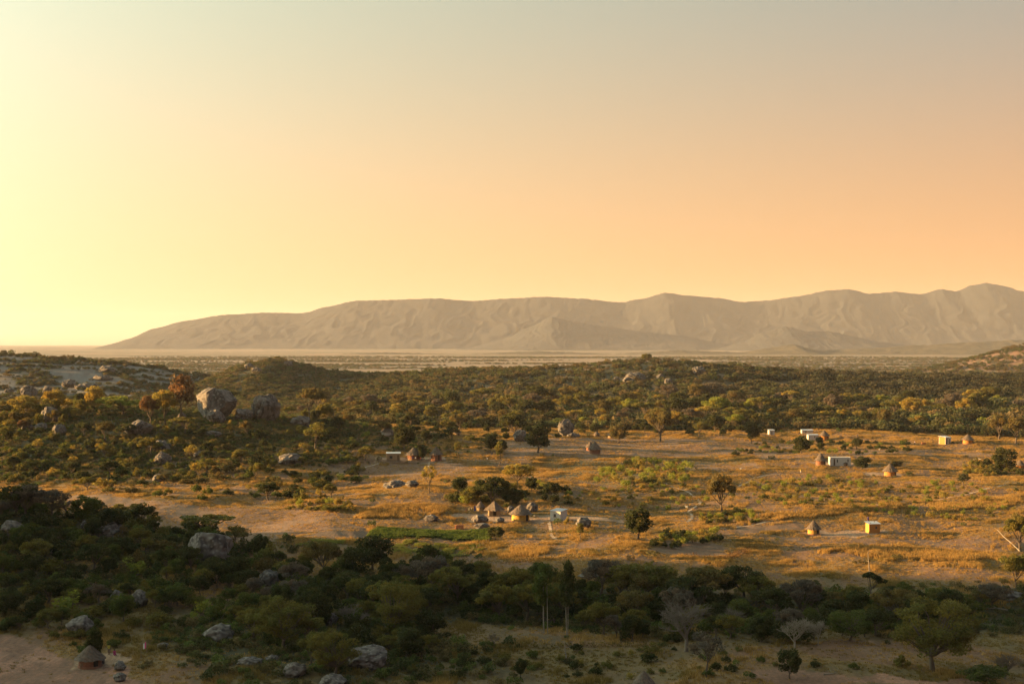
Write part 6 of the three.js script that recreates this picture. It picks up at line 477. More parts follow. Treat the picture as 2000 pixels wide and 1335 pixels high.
// ---------- mountains ----------
function range(name, label, dist, depth, pts, foot, tint) { // pts: [x, y] of the crest at that distance
  const P = [], C = [], U = [], I = [], nx = 640, nd = 64, x0 = pts[0][0], x1 = pts[pts.length - 1][0];
  const crest = (x) => { let i = 1; while (i < pts.length - 1 && pts[i][0] < x) i++; const [a, p] = pts[i - 1], [b, q] = pts[i], t = clamp((x - a) / (b - a)); return lerp(p, q, t * 0.5 + 0.5 * t * t * (3 - 2 * t)); };
  for (let j = 0; j <= nd; j++) for (let i = 0; i <= nx; i++) {
    const x = lerp(x0, x1, i / nx), v = j / nd * 1.5 - 1, d = dist + v * depth * (v < 0 ? 1 : 0.8), k = 1 - Math.abs(v) ** (v < 0 ? 1 : 1.4);
    const gully = 1 - Math.abs(n2(x / (depth * 0.22) + 0.6 * n2(x / 300, d / 400), d / (depth * 1.1) + 7)), rib = 1 - Math.abs(n2(x / (depth * 0.09), d / (depth * 0.5)));
    const prof = clamp(k), c = crest(x);
    const y = foot + (c - foot) * clamp(prof * (0.72 + 0.28 * prof) + (gully - 0.55) * 0.06 * Math.sin(Math.PI * prof) + (rib - 0.6) * 0.012 + 0.012 * fbm(x / 170, d / 260, 3) * Math.sin(Math.PI * prof), -0.05, 1) + 3 * n2(x / 60, d / 60) * prof + 9 * n2(x / 800, d / 500) * smooth(0, 0.1, prof) * (1 - prof);
    P.push(x, y, -d); U.push(x / 90, d / 90);
    const s = smooth(-0.25, 0.3, fbm(x / 180, d / 240, 4)); C.push(...mixc(tint[0], tint[1], s));
  }
  for (let j = 0; j < nd; j++) for (let i = 0; i < nx; i++) { const a = j * (nx + 1) + i, b = a + 1, e = a + nx + 1, f = e + 1; I.push(a, b, f, a, f, e); }
  const g = new THREE.BufferGeometry();
  g.setAttribute('position', new THREE.Float32BufferAttribute(P, 3)); g.setAttribute('color', new THREE.Float32BufferAttribute(C, 3)); g.setAttribute('uv', new THREE.Float32BufferAttribute(U, 2)); g.setIndex(I); g.computeVertexNormals();
  const o = new THREE.Mesh(g, new THREE.MeshStandardMaterial({ vertexColors: true, roughness: 1, map: soilMap, color: col(1.7, 1.7, 1.7), bumpMap: soilBump, bumpScale: 5 }));
  o.castShadow = o.receiveShadow = true;
  return setting(o, name, label);
}
const MT = [[0.018, 0.024, 0.034], [0.028, 0.033, 0.042]];
range('mountain_range', 'long hazy mountain range along the horizon', 14000, 1250, MTN, -30, MT);
range('foothill', 'low foothill with a pointed top before the middle of the range', 11800, 1000, FOOTA, -30, MT);
range('foothill', 'rounded foothills before the right part of the range', 10900, 900, FOOTB, -30, MT);
range('foothill', 'low wooded rises at the foot of the range', 7600, 700, FOOTD, -30, [[0.05, 0.046, 0.028], [0.085, 0.07, 0.042]]);
range('far_hill', 'tiny rounded hill on the skyline left of the range', 13000, 900, FOOTC, -30, MT);
// ---------- builders: geometry ----------
const V = (x, y, z) => new THREE.Vector3(x, y, z);
function geo(P, I, C, U) { const g = new THREE.BufferGeometry(); g.setAttribute('position', new THREE.Float32BufferAttribute(P, 3)); if (C) g.setAttribute('color', new THREE.Float32BufferAttribute(C, 3)); if (U) g.setAttribute('uv', new THREE.Float32BufferAttribute(U, 2)); if (I) g.setIndex(I); return g; }
function tube(S, pts, rad, sides, c) { // a tapering limb through pts, added to S = { P, I, C }
  const up = V(0.31, 0.2, 0.93), n = pts.length;
  const base = S.P.length / 3;
  for (let i = 0; i < n; i++) {
    const t = pts[Math.min(i + 1, n - 1)].clone().sub(pts[Math.max(i - 1, 0)]).normalize(), a = up.clone().cross(t).normalize(), b = t.clone().cross(a);
    for (let k = 0; k < sides; k++) { const w = (k / sides) * 2 * Math.PI, p = pts[i].clone().addScaledVector(a, Math.cos(w) * rad[i]).addScaledVector(b, Math.sin(w) * rad[i]); S.P.push(p.x, p.y, p.z); S.C.push(...c); }
  }
  for (let i = 0; i + 1 < n; i++) for (let k = 0; k < sides; k++) { const a = base + i * sides + k, b = base + i * sides + ((k + 1) % sides); S.I.push(a, b, b + sides, a, b + sides, a + sides); }
}
const stock = () => ({ P: [], I: [], C: [] });
const done = (S) => { const g = geo(S.P, S.I, S.C); g.computeVertexNormals(); return g; };
function sph(r) { const z = r() * 2 - 1, a = r() * 6.2832, s = Math.sqrt(1 - z * z); return V(s * Math.cos(a), z, s * Math.sin(a)); }
function leaves(S, r, c, rad, fy, n, size, tint, stand = 0) { // n leaf sprays through a clump
  for (let i = 0; i < n; i++) {
    const q = sph(r), k = rad * (0.45 + 0.6 * Math.sqrt(r())), x = c.x + q.x * k, y = c.y + q.y * k * fy, z = c.z + q.z * k;
    const nn = q.clone().multiplyScalar(0.7).add(sph(r)); nn.y += 0.25 - stand; nn.normalize();
    const a = sph(r).cross(nn).normalize(), b = nn.clone().cross(a), s = size * (0.6 + 0.8 * r()), l = s * (1.1 + 0.5 * r()), o = S.P.length / 3, g = 0.72 + 0.56 * r();
    S.P.push(x - a.x * l, y - a.y * l, z - a.z * l, x - b.x * s * 0.55, y - b.y * s * 0.55, z - b.z * s * 0.55, x + a.x * l, y + a.y * l, z + a.z * l, x + b.x * s * 0.55 + nn.x * s * 0.2, y + b.y * s * 0.55 + nn.y * s * 0.2, z + b.z * s * 0.55 + nn.z * s * 0.2);
    for (let e = 0; e < 4; e++) S.C.push(tint[0] * g, tint[1] * g, tint[2] * g);
    S.I.push(o, o + 1, o + 2, o, o + 2, o + 3);
  }
}
const BARK = [1, 1, 1];
function limb(S, r, a, b, ra, rb, sides, bend, c = BARK) { const m = a.clone().lerp(b, 0.5).add(sph(r).multiplyScalar(bend)); tube(S, [a, a.clone().lerp(m, 0.6), m.clone().lerp(b, 0.25), b], [ra, ra * 0.75 + rb * 0.25, (ra + rb) / 2, rb], sides, c); }
function treeShape(kind, seed) { // { crown, trunk } of a tree about 8 m tall
  const r = rng(seed), L = stock(), T = stock(), tv = () => { const k = 0.82 + 0.36 * r(), w = (r() - 0.5) * 0.3; return [k * (1 + w), k, k * (1 - w)]; };
  const clumps = []; let h = 8, fork = 2.6, tr = 0.22, n = 90, size = 0.24;
  const dome = (N, R, cy, ry, lo, cr, fy) => { for (let i = 0; i < N; i++) { let q = sph(r); if (q.y < lo) q.y = lo + r() * 0.5; const k = 0.62 + 0.3 * r(), ang = Math.atan2(q.z, q.x), lump = 1 + 0.22 * n2(ang * 1.3 + seed, q.y * 2); clumps.push([V(q.x * R * k * lump, cy + q.y * ry * k, q.z * R * k * lump), cr * (0.75 + 0.5 * r()), fy]); } };
  if (kind === 'broad') { dome(26, 4.1, 5.3, 2.7, -0.35, 1.15, 0.62); n = 105; fork = 1.7; tr = 0.26; }
  if (kind === 'grand') { dome(62, 3.7, 4.5, 3.5, -0.75, 0.85, 0.62); n = 130; fork = 1.5; tr = 0.2; size = 0.115; }
  if (kind === 'round') { dome(30, 3.1, 4.6, 3.3, -0.85, 1.1, 0.85); n = 120; fork = 1.2; tr = 0.24; }
  if (kind === 'umbrella') { dome(24, 4.6, 5.9, 1.7, 0.0, 1.15, 0.36); n = 100; fork = 2.8; tr = 0.2; }
  if (kind === 'oval') { dome(34, 2.5, 4.7, 3.5, -0.9, 0.95, 0.95); n = 110; fork = 1.1; tr = 0.2; }
  if (kind === 'open') { dome(17, 3.0, 5.4, 2.3, -0.6, 0.95, 0.6); n = 62; fork = 2.2; tr = 0.16; size = 0.2; }
  if (kind === 'sapling') { dome(11, 1.5, 5.5, 2.4, -0.9, 0.85, 0.9); n = 60; fork = 3.2; tr = 0.15; }
  if (kind === 'gum') { for (let i = 0; i < 22; i++) { const t = i / 21, w = 1.25 * Math.sin(Math.PI * (0.15 + 0.8 * t)), a = r() * 6.28; clumps.push([V(Math.cos(a) * w * (0.4 + 0.6 * r()), 4.0 + 4.0 * t, Math.sin(a) * w * (0.4 + 0.6 * r())), 0.75, 0.9]); } n = 75; fork = 3.9; tr = 0.075; size = 0.17; }
  if (kind === 'leaning') { for (let i = 0; i < 20; i++) { const t = r(), a = r() * 6.28, w = 1.5 * Math.sqrt(r()); clumps.push([V(-1.6 + 5.4 * t + Math.cos(a) * w * 0.6, 6.6 - 2.2 * t * t + 0.8 * r(), Math.sin(a) * w), 1.1, 0.5]); } n = 100; fork = 2.2; tr = 0.24; }
  const lean = V((r() - 0.5) * 0.9, fork, (r() - 0.5) * 0.9);
  limb(T, r, V(0, -0.5, 0), lean, tr * 1.35, tr * 0.85, 7, 0.15);
  if (kind === 'gum') { limb(T, r, lean, V(0.1, 7.4, 0), tr * 0.85, 0.03, 6, 0.15); limb(T, r, V(0.9, -0.5, 0.4), V(0.7, 6.2, 0.3), tr, 0.03, 6, 0.2); }
  let i = 0;
  for (const [c, cr, fy] of clumps) { leaves(L, r, c, cr, fy, n, size, tv()); if (i++ % (kind === 'round' || kind === 'oval' ? 3 : 2) === 0 && kind !== 'gum') limb(T, r, i % 4 === 1 ? lean : lean.clone().lerp(c, 0.25).setY(lerp(lean.y, c.y, 0.3)), c, tr * 0.5, 0.03, 5, 0.5); }
  return { crown: geo(L.P, L.I, L.C), trunk: done(T) };
}
function bareShape(seed, spread) { // a leafless tree: limbs, then a haze of twigs as the crown
  const r = rng(seed), T = stock(), L = stock();
  const grow = (a, dir, len, rad, lev) => {
    const b = a.clone().addScaledVector(dir, len), S = lev < 3 ? T : L;
    limb(S, r, a, b, rad, rad * 0.6, lev < 2 ? 6 : 4, len * 0.09);
    if (lev >= 5) return;
    const kids = lev === 0 ? 5 : lev < 3 ? 4 : 3;
    for (let i = 0; i < kids; i++) { const q = dir.clone().multiplyScalar(lev === 0 ? 0.5 : 0.85).addScaledVector(sph(r), spread); q.y = lev ? Math.abs(q.y) * 0.8 + 0.12 : q.y + 0.5; grow(a.clone().lerp(b, i === 0 ? 1 : 0.55 + 0.45 * r()), q.normalize(), len * (0.62 + 0.2 * r()), Math.max(0.022, rad * 0.55), lev + 1); }
  };
  grow(V(0, -0.4, 0), V(0.05, 1, 0).normalize(), 2.6, 0.24, 0);
  return { trunk: done(T), crown: done(L) };
}
function shrubShape(kind, seed) {
  const r = rng(seed), L = stock(), T = stock();
  const N = kind === 'bush' ? 9 : 13;
  for (let i = 0; i < N; i++) {
    const a = r() * 6.28, w = Math.sqrt(r()) * (kind === 'bush' ? 1.15 : 1.45), c = V(Math.cos(a) * w, kind === 'bush' ? 0.7 + 1.2 * r() : 0.55 + 1.35 * r() * (1.1 - w * 0.45), Math.sin(a) * w), k = 0.8 + 0.4 * r(), q = (r() - 0.5) * 0.3;
    leaves(L, r, c, 0.62, kind === 'bush' ? 1.15 : 0.85, kind === 'bush' ? 46 : 62, 0.155, [k * (1 + q), k, k * (1 - q)], kind === 'bush' ? 0.4 : 0);
    if (i % 2 === 0) limb(T, r, V(Math.cos(a) * 0.15, -0.2, Math.sin(a) * 0.15), c, 0.05, 0.015, 4, 0.15);
  }
  return { crown: geo(L.P, L.I, L.C), trunk: done(T) };
}
function rockShape(seed, detail, sx, sy, sz, cuts, rough = 0.16) { // granite: a lumpy block with flat breaks and lichen
  const r = rng(seed), g = mergeVertices(new THREE.IcosahedronGeometry(1, detail).deleteAttribute('normal').deleteAttribute('uv')), p = g.attributes.position, v = V(), planes = [], C = [];
  for (let i = 0; i < cuts; i++) planes.push([sph(r), 0.66 + 0.26 * r()]);
  for (let i = 0; i < p.count; i++) {
    v.fromBufferAttribute(p, i);
    const b = 1 + rough * (n3(v.x * 1.3 + seed, v.y * 1.3, v.z * 1.3) + 0.5 * n3(v.x * 3, v.y * 3 + seed, v.z * 3)); v.multiplyScalar(b);
    for (const [q, k] of planes) { const e = v.dot(q) - k; if (e > 0) v.addScaledVector(q, -e * 0.8); }
    v.multiplyScalar(1 + 0.025 * n3(v.x * 8, v.y * 8, v.z * 8 + seed) + 0.012 * n3(v.x * 19, v.y * 19, v.z * 19));
    const s = n3(v.x * 2.2 + seed, v.y * 0.9, v.z * 2.2), l = n3(v.x * 5, v.y * 5 + seed, v.z * 5) + 0.5 * n3(v.x * 14, v.y * 14, v.z * 14);
    let c = mixc([0.125, 0.11, 0.1], [0.05, 0.043, 0.04], smooth(-0.3, 0.35, s + 0.45 * l)); c = mixc(c, [0.25, 0.24, 0.225], 0.75 * smooth(0.35, 0.85, l)); C.push(...c);
    p.setXYZ(i, v.x * sx, v.y * sy, v.z * sz);
  }
  g.setAttribute('color', new THREE.Float32BufferAttribute(C, 3)); g.computeVertexNormals(); return g;
}
function boxAt(w, h, d, x, y, z, ry = 0) { const g = new THREE.BoxGeometry(w, h, d); if (ry) g.rotateY(ry); return g.translate(x, y, z); }

// ---------- materials ----------
const leafMat = (c) => new THREE.MeshPhysicalMaterial({ color: col(...c), vertexColors: true, roughness: 1, transmission: 0.45, thickness: 0, side: THREE.DoubleSide, specularIntensity: 0.25 });
const LEAF_COLOURS = { dark: [0.047, 0.053, 0.013], green: [0.082, 0.098, 0.018], olive: [0.135, 0.12, 0.025], bronze: [0.13, 0.10, 0.03], golden: [0.26, 0.195, 0.038], lime: [0.215, 0.225, 0.033], rust: [0.16, 0.09, 0.04], grey: [0.12, 0.095, 0.07] };
const LEAFM = Object.fromEntries(Object.entries(LEAF_COLOURS).map(([k, c]) => [k, leafMat(c)]));
const barkM = mat([0.10, 0.075, 0.055], { vertexColors: true }), paleBarkM = mat([0.22, 0.185, 0.145], { vertexColors: true }), twigM = mat([0.14, 0.115, 0.095], { vertexColors: true });
const rockM = new THREE.MeshStandardMaterial({ vertexColors: true, roughness: 0.95, color: col(1.05, 1.02, 1) });
const thatchM = new THREE.MeshStandardMaterial({ vertexColors: true, roughness: 1, side: THREE.DoubleSide });

// ---------- trees and shrubs ----------
const SHAPES = {};
const NAMES = { broad: 'spreading_tree', round: 'round_tree', umbrella: 'umbrella_tree', oval: 'oval_tree', open: 'sparse_tree', gum: 'gum_tree', leaning: 'leaning_tree', grand: 'great_tree', bare: 'bare_tree', shrub: 'shrub', bush: 'leafy_bush', sapling: 'sapling' };
const BASE_H = { shrub: 2.3, bush: 2.3, bare: 8.2 };
function shapesOf(kind) {
  return SHAPES[kind] ??= [0, 1, 2].map((i) => { const s = 100 + i * 37 + kind.length * 13 + kind.charCodeAt(1); return kind === 'bare' ? bareShape(s, 0.75) : kind === 'shrub' || kind === 'bush' ? shrubShape(kind, s) : treeShape(kind, s); });
}
const made = {};
function plant(kind, colour, x, d, h, wide, label, group, i) {
  const v = i % 3, key = kind + colour + v;
  if (!made[key]) {
    const s = shapesOf(kind)[v], o = new THREE.Group();
    const woody = kind === 'shrub' || kind === 'bush';
    part(s.trunk, kind === 'gum' || colour === 'pale' ? paleBarkM : kind === 'bare' ? twigM : barkM, woody ? 'stems' : 'trunk', o);
    part(s.crown, kind === 'bare' ? (colour === 'pale' ? paleBarkM : twigM) : LEAFM[colour], kind === 'bare' ? 'branches' : woody ? 'foliage' : 'crown', o);
    made[key] = o;
  }
  const o = made[key].clone(), k = h / (BASE_H[kind] ?? 8.2), a = i * 2.399;
  o.position.set(x, H(x, -d), -d); o.rotation.y = kind === 'leaning' ? 0 : a; o.scale.set(k * wide, k, k * wide);
  return thing(o, NAMES[kind], label, /tree|sapling/.test(NAMES[kind]) ? 'tree' : 'shrub', group);
}
TREES.forEach(([kind, colour, x, d, h, w, label], i) => plant(kind, colour, x, d, h, w, label, undefined, i));
const KIND_WORD = { broad: 'spreading tree', round: 'round tree', umbrella: 'umbrella tree', oval: 'oval tree', open: 'sparse tree', bare: 'leafless tree', shrub: 'shrub', bush: 'leafy bush', sapling: 'young tree' }, COLOUR_WORD = { dark: 'dark green', grey: 'brownish', rust: 'rusty' };
const COUNT = ['', 'second ', 'third ', 'fourth ', 'fifth ', 'sixth ', 'seventh ', 'eighth ', 'ninth ', 'tenth ', 'eleventh ', 'twelfth ', 'thirteenth ', 'fourteenth ', 'fifteenth ', 'sixteenth ', 'seventeenth ', 'eighteenth ', 'nineteenth ', 'twentieth '];
SCATTER.forEach(([zone, list]) => list.forEach(([kind, colour, x, d, h, w, nth, side, mark], i) => plant(kind, colour, x, d, h, w, (COUNT[nth] ?? 'outermost ') + (COLOUR_WORD[colour] ?? colour) + ' ' + KIND_WORD[kind] + [' left of the ', ' right of the ', ' in front of the ', ' behind the '][side] + LANDMARKS[mark], NAMES[kind].replace(/_/g, ' ').replace(/bush$/, 'bushe') + 's ' + zone, i)));

// ---------- growth that nobody could count ----------
function strew(name, label, g, m, list, tintOf) { // list: [x, d, height, width, turn, lift]
  const o = new THREE.InstancedMesh(g, m, list.length), M = new THREE.Matrix4(), q = new THREE.Quaternion(), up = V(0, 1, 0);
  list.forEach((e, i) => { M.compose(V(e[0], H(e[0], -e[1]), -e[1]), q.setFromAxisAngle(up, e[4]), V(e[3], e[2], e[3])); o.setMatrixAt(i, M); if (tintOf) o.setColorAt(i, tintOf(e, i)); });
  o.castShadow = o.receiveShadow = true;
  named(o, name); o.userData = { kind: 'stuff', label, category: name.replace(/_/g, ' ') }; scene.add(o); return o;
}
function spot(r, d0, d1, half = 21.5) { const d = Math.sqrt(lerp(d0 * d0, d1 * d1, r())), a = THREE.MathUtils.degToRad((r() * 2 - 1) * half); return [Math.sin(a) * d, Math.cos(a) * d]; }
{ // woodland on the far ridges
  const r = rng(41), a = treeShape('broad', 900), far = (seed) => { const q = rng(seed), L = stock(); for (let i = 0; i < 15; i++) { const s = sph(q), k = 0.7 + 0.6 * q(); leaves(L, q, V(s.x * 2.6, 3.3 + s.y * 1.6, s.z * 2.6), 1.5, 0.6, 15, 0.5, [k, k, k]); } tube(L, [V(0, -1, 0), V(0.2, 3, 0)], [0.25, 0.12], 4, [0.7, 0.7, 0.8]); return geo(L.P, L.I, L.C); };
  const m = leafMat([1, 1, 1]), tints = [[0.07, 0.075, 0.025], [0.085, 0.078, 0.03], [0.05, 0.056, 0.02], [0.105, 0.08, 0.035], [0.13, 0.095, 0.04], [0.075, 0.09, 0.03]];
  const list = [];
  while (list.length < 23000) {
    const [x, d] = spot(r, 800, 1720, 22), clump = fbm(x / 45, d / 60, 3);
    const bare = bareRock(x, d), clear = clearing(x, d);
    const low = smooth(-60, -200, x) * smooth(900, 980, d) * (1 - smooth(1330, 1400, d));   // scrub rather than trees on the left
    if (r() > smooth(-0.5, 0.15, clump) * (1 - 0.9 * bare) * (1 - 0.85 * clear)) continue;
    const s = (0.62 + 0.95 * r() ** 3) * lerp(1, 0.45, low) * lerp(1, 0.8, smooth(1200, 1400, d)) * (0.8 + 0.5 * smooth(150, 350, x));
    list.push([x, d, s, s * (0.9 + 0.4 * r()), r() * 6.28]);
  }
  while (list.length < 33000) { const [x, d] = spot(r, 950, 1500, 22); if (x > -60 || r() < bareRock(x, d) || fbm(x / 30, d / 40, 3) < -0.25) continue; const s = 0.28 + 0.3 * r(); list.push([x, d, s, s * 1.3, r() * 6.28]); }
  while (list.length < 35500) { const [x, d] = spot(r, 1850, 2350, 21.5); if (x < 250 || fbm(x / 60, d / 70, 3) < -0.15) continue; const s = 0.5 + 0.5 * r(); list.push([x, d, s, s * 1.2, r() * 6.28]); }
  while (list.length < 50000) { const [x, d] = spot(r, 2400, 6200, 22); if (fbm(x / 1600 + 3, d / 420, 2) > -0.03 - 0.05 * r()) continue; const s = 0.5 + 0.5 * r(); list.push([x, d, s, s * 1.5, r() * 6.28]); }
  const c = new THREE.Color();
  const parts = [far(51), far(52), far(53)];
  parts.forEach((g, k) => strew('distant_woodland', ['mixed woodland covering the far ridge', 'olive woodland between the ridge trees', 'bronze woodland scattered over the far slopes'][k], g, m, list.filter((_, i) => i % 3 === k), (e) => { const dense = smooth(150, 330, e[0]) * smooth(1000, 1090, e[1]) * (1 - smooth(1600, 1800, e[1])), t = mixc(tints[Math.floor(r() * 6)], [0.036, 0.036, 0.022], 0.75 * dense), k2 = 0.75 + 0.5 * r(); return c.setRGB(t[0] * k2, t[1] * k2, t[2] * k2); }));  // dense: shade over the right of the ridge, painted into the tree tints
}
{ // undergrowth on the kopje, the spur and along the stream
  const r = rng(43), L = stock(), q = rng(61); for (let i = 0; i < 7; i++) { const a = q() * 6.28, w = Math.sqrt(q()) * 0.9, k = 0.75 + 0.5 * q(); leaves(L, q, V(Math.cos(a) * w, 0.35 + 0.6 * q(), Math.sin(a) * w), 0.5, 0.9, 24, 0.15, [k, k, k]); }
  const list = []; let tries = 0;
  while (list.length < 26000 && tries++ < 900000) {
    const [x, d] = spot(r, 200, 900, 21.5), w = wooded(x, d), k = landAt(x, d);
    if ((k && k !== 'green') || r() > smooth(0.2, 0.65, w + 0.25 * n2(x / 6, d / 8))) continue;
    const s = 0.45 + 0.9 * r() * r(); list.push([x, d, s * (0.8 + 0.5 * r()), s * 1.15, r() * 6.28]);
  }
  const c = new THREE.Color(), t = [[0.06, 0.075, 0.022], [0.08, 0.08, 0.025], [0.10, 0.085, 0.03], [0.13, 0.10, 0.04], [0.09, 0.115, 0.025]];
  strew('undergrowth', 'low leafy undergrowth between the trees and boulders', geo(L.P, L.I, L.C), leafMat([1, 1, 1]), list, () => { const e = t[Math.floor(r() * 5)], k = 0.7 + 0.6 * r(); return c.setRGB(e[0] * k, e[1] * k, e[2] * k); });
}
{ // dry grass over the open ground, tall on the banks
  const tuft = (seed, n, w) => { const q = rng(seed), P = [], C = []; for (let i = 0; i < n; i++) { const a = q() * 6.28, b = q() * 6.28, k = 0.7 + 0.6 * q(), ro = 0.32 * Math.sqrt(q()), x = Math.cos(b) * ro, z = Math.sin(b) * ro, t = 0.35 * q(), hh = 0.6 + 0.5 * q(); P.push(x - Math.cos(a) * w, -0.05, z - Math.sin(a) * w, x + Math.cos(a) * w, -0.05, z + Math.sin(a) * w, x + Math.cos(b + q()) * t, hh, z + Math.sin(b + q()) * t); for (let e = 0; e < 3; e++) C.push(k, k, k); } return geo(P, null, C); };
  const m = new THREE.MeshPhysicalMaterial({ color: col(1, 1, 1), vertexColors: true, roughness: 1, transmission: 0.4, thickness: 0, side: THREE.DoubleSide, specularIntensity: 0.2 });
  const r = rng(47), c = new THREE.Color(), sets = [[], []]; let n = 0, tries = 0;
  while (n < 330000 && tries++ < 3000000) {
    const [x, d] = spot(r, 200, 860, 21);
    const k = landAt(x, d), w = wooded(x, d), g = fbm(x / 23, d / 38, 4), tall = fbm(x / 15 + 80, d / 22, 3);
    let p = k === 'yard' || k === 'crop' || k === 'plough' ? 0 : k === 'earth' ? 0.06 : k === 'soil' ? 0.22 : k === 'tall' ? 3 : 0.9 * (1 - 0.7 * smooth(0.5, 0.9, w));
    p *= lerp(1, 0.18, smooth(-0.15, 0.35, g)) * (0.55 + 0.45 * smooth(-0.2, 0.3, tall));
    if (r() > p) continue;
    let s = (k === 'tall' ? 1.05 : k === 'soil' || k === 'earth' ? 0.3 : lerp(0.28, 0.8, smooth(0.05, 0.45, tall))) * (0.6 + 0.7 * r()) * (1 + 0.25 * smooth(450, 800, d));
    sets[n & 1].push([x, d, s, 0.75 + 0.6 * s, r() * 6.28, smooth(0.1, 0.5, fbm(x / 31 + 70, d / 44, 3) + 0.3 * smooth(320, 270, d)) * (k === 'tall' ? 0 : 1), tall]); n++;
  }
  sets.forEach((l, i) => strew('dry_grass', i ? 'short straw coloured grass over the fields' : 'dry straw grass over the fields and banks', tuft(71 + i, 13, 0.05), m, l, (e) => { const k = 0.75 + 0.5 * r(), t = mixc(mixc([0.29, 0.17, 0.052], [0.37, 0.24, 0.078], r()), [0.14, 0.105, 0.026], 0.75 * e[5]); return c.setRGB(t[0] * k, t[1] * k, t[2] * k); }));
}

{ // the smaller bushes and trees between those that can be told apart
  const tint = (e) => LEAF_COLOURS[e[5]], c = new THREE.Color();
  for (const [k, name, label, kind, bh] of [[0, 'scrub', 'small bushes scattered between the larger shrubs', 'shrub', 2.3], [1, 'small_trees', 'small trees filling the gaps of the tree belt', 'broad', 8.2]])
    strew(name, label, shapesOf(kind)[1].crown, leafMat([1, 1, 1]), REST.filter((e) => e[0] === k).map(([, colour, x, d, h, w], i) => [x, d, h / bh, (h / bh) * w, i * 2.4, colour]), (e) => c.setRGB(...tint(e)));
}
// ---------- boulders ----------
ROCKS.forEach(([label, x, d, w, h, style, turn], i) => { // style: 0 rounded, 1 broken block, 2 flat slab, 3 tall
  const big = w > 6, g = rockShape(300 + i * 7, big ? 13 : 7, w / 2, (h * (style === 2 ? 0.75 : 0.6)), w * (style === 3 ? 0.4 : 0.45), [2, 6, 3, 3][style], [0.17, 0.2, 0.2, 0.16][style]);
  const o = new THREE.Mesh(g, rockM); o.castShadow = o.receiveShadow = true;
  o.position.set(x, H(x, -d) + h * (style === 2 ? 0.3 : 0.42), -d - w * 0.2); o.rotation.y = turn;
  thing(o, 'boulder', label, 'boulder', 'granite boulders');
});
{ // the balanced boulder on its wedge, built to its own outline: a broad head that narrows to a foot on the shaded side
  const [x, d, w] = BALANCED, g = rockShape(611, 16, 1, 1, 1, 0, 0.1), p = g.attributes.position, v = V();
  const cuts = [[V(-0.86, -0.42, 0.3), 0.74], [V(0.72, -0.62, 0.3), 0.66], [V(0.62, 0.74, 0.25), 0.7], [V(-0.5, 0.85, 0.2), 0.74], [V(-0.82, -0.02, 0.57), 0.6], [V(0.1, 0.25, 0.96), 0.7], [V(0.15, 0.99, -0.1), 0.72], [V(0, -1, 0.1), 0.72]];
  for (let i = 0; i < p.count; i++) {
    v.fromBufferAttribute(p, i);
    for (const [q, k] of cuts) { const e = v.dot(q.clone().normalize()) - k; if (e > 0) v.addScaledVector(q.clone().normalize(), -e * 0.78); }
    v.multiplyScalar(1 + 0.035 * n3(v.x * 3, v.y * 3, v.z * 3) + 0.02 * n3(v.x * 9, v.y * 9, v.z * 9));
    const groove = Math.exp(-(((v.x + 0.12 - 0.3 * v.y) / 0.14) ** 2)) * smooth(-0.3, 0.3, v.y); v.multiplyScalar(1 - 0.09 * groove);   // the cleft down its face
    p.setXYZ(i, v.x * w * 0.54, v.y * w * 0.52, v.z * w * 0.45);
  }
  g.computeVertexNormals();
  const o = new THREE.Mesh(g, rockM); o.position.set(x, H(x, -d) + w * 0.4, -d - w * 0.15); o.castShadow = o.receiveShadow = true;
  thing(o, 'boulder', 'largest balanced granite boulder with a sunlit flank on the spur', 'boulder', 'granite boulders');
}
// ---------- paths, lake ----------
const pathM = new THREE.MeshStandardMaterial({ color: col(0.62, 0.46, 0.33), roughness: 1, map: soilMap });
PATHS.forEach((pts, n) => {
  const c = new THREE.CatmullRomCurve3(pts.map(([x, d]) => V(x, 0, -d))), N = Math.ceil(c.getLength() / 0.8), P = [], I = [], U = [], w0 = [0.55, 0.5, 0.9, 0.5, 0.5, 0.5, 0.6, 0.45][n];
  for (let i = 0; i <= N; i++) { const p = c.getPointAt(i / N), t = c.getTangentAt(i / N), w = w0 * (0.45 + 0.5 * Math.abs(n2(i * 0.13, n * 5)) + 0.35 * Math.abs(n2(i * 0.61, n * 7))); for (const s of [-1, 1]) { const x = p.x - t.z * w * s, z = p.z + t.x * w * s; P.push(x, H(x, z) + 0.06, z); U.push(x / 17, z / 17); } if (i < N) I.push(2 * i, 2 * i + 1, 2 * i + 3, 2 * i, 2 * i + 3, 2 * i + 2); }
  const g = geo(P, I, null, U); g.computeVertexNormals(); const o = new THREE.Mesh(g, pathM); o.receiveShadow = true;
  setting(o, 'path', ['sandy path winding past the lone bronze tree', 'sandy path behind the lone bronze tree', 'long track crossing the right field', 'short path below the white house', 'path leading to the brick compound', 'short path below the compound fence', 'path across the valley field', 'earth path in the lower left corner'][n]);
});
{
  const s = new THREE.Shape(); LAKE.forEach(([x, d], i) => (i ? s.lineTo(x, d) : s.moveTo(x, d)));
  const g = new THREE.ShapeGeometry(s).rotateX(-Math.PI / 2), o = new THREE.Mesh(g, new THREE.MeshStandardMaterial({ color: col(0.05, 0.06, 0.06), roughness: 0.12 }));
  o.position.y = -14.2; setting(o, 'lake', 'pale strip of water on the far plain');
}
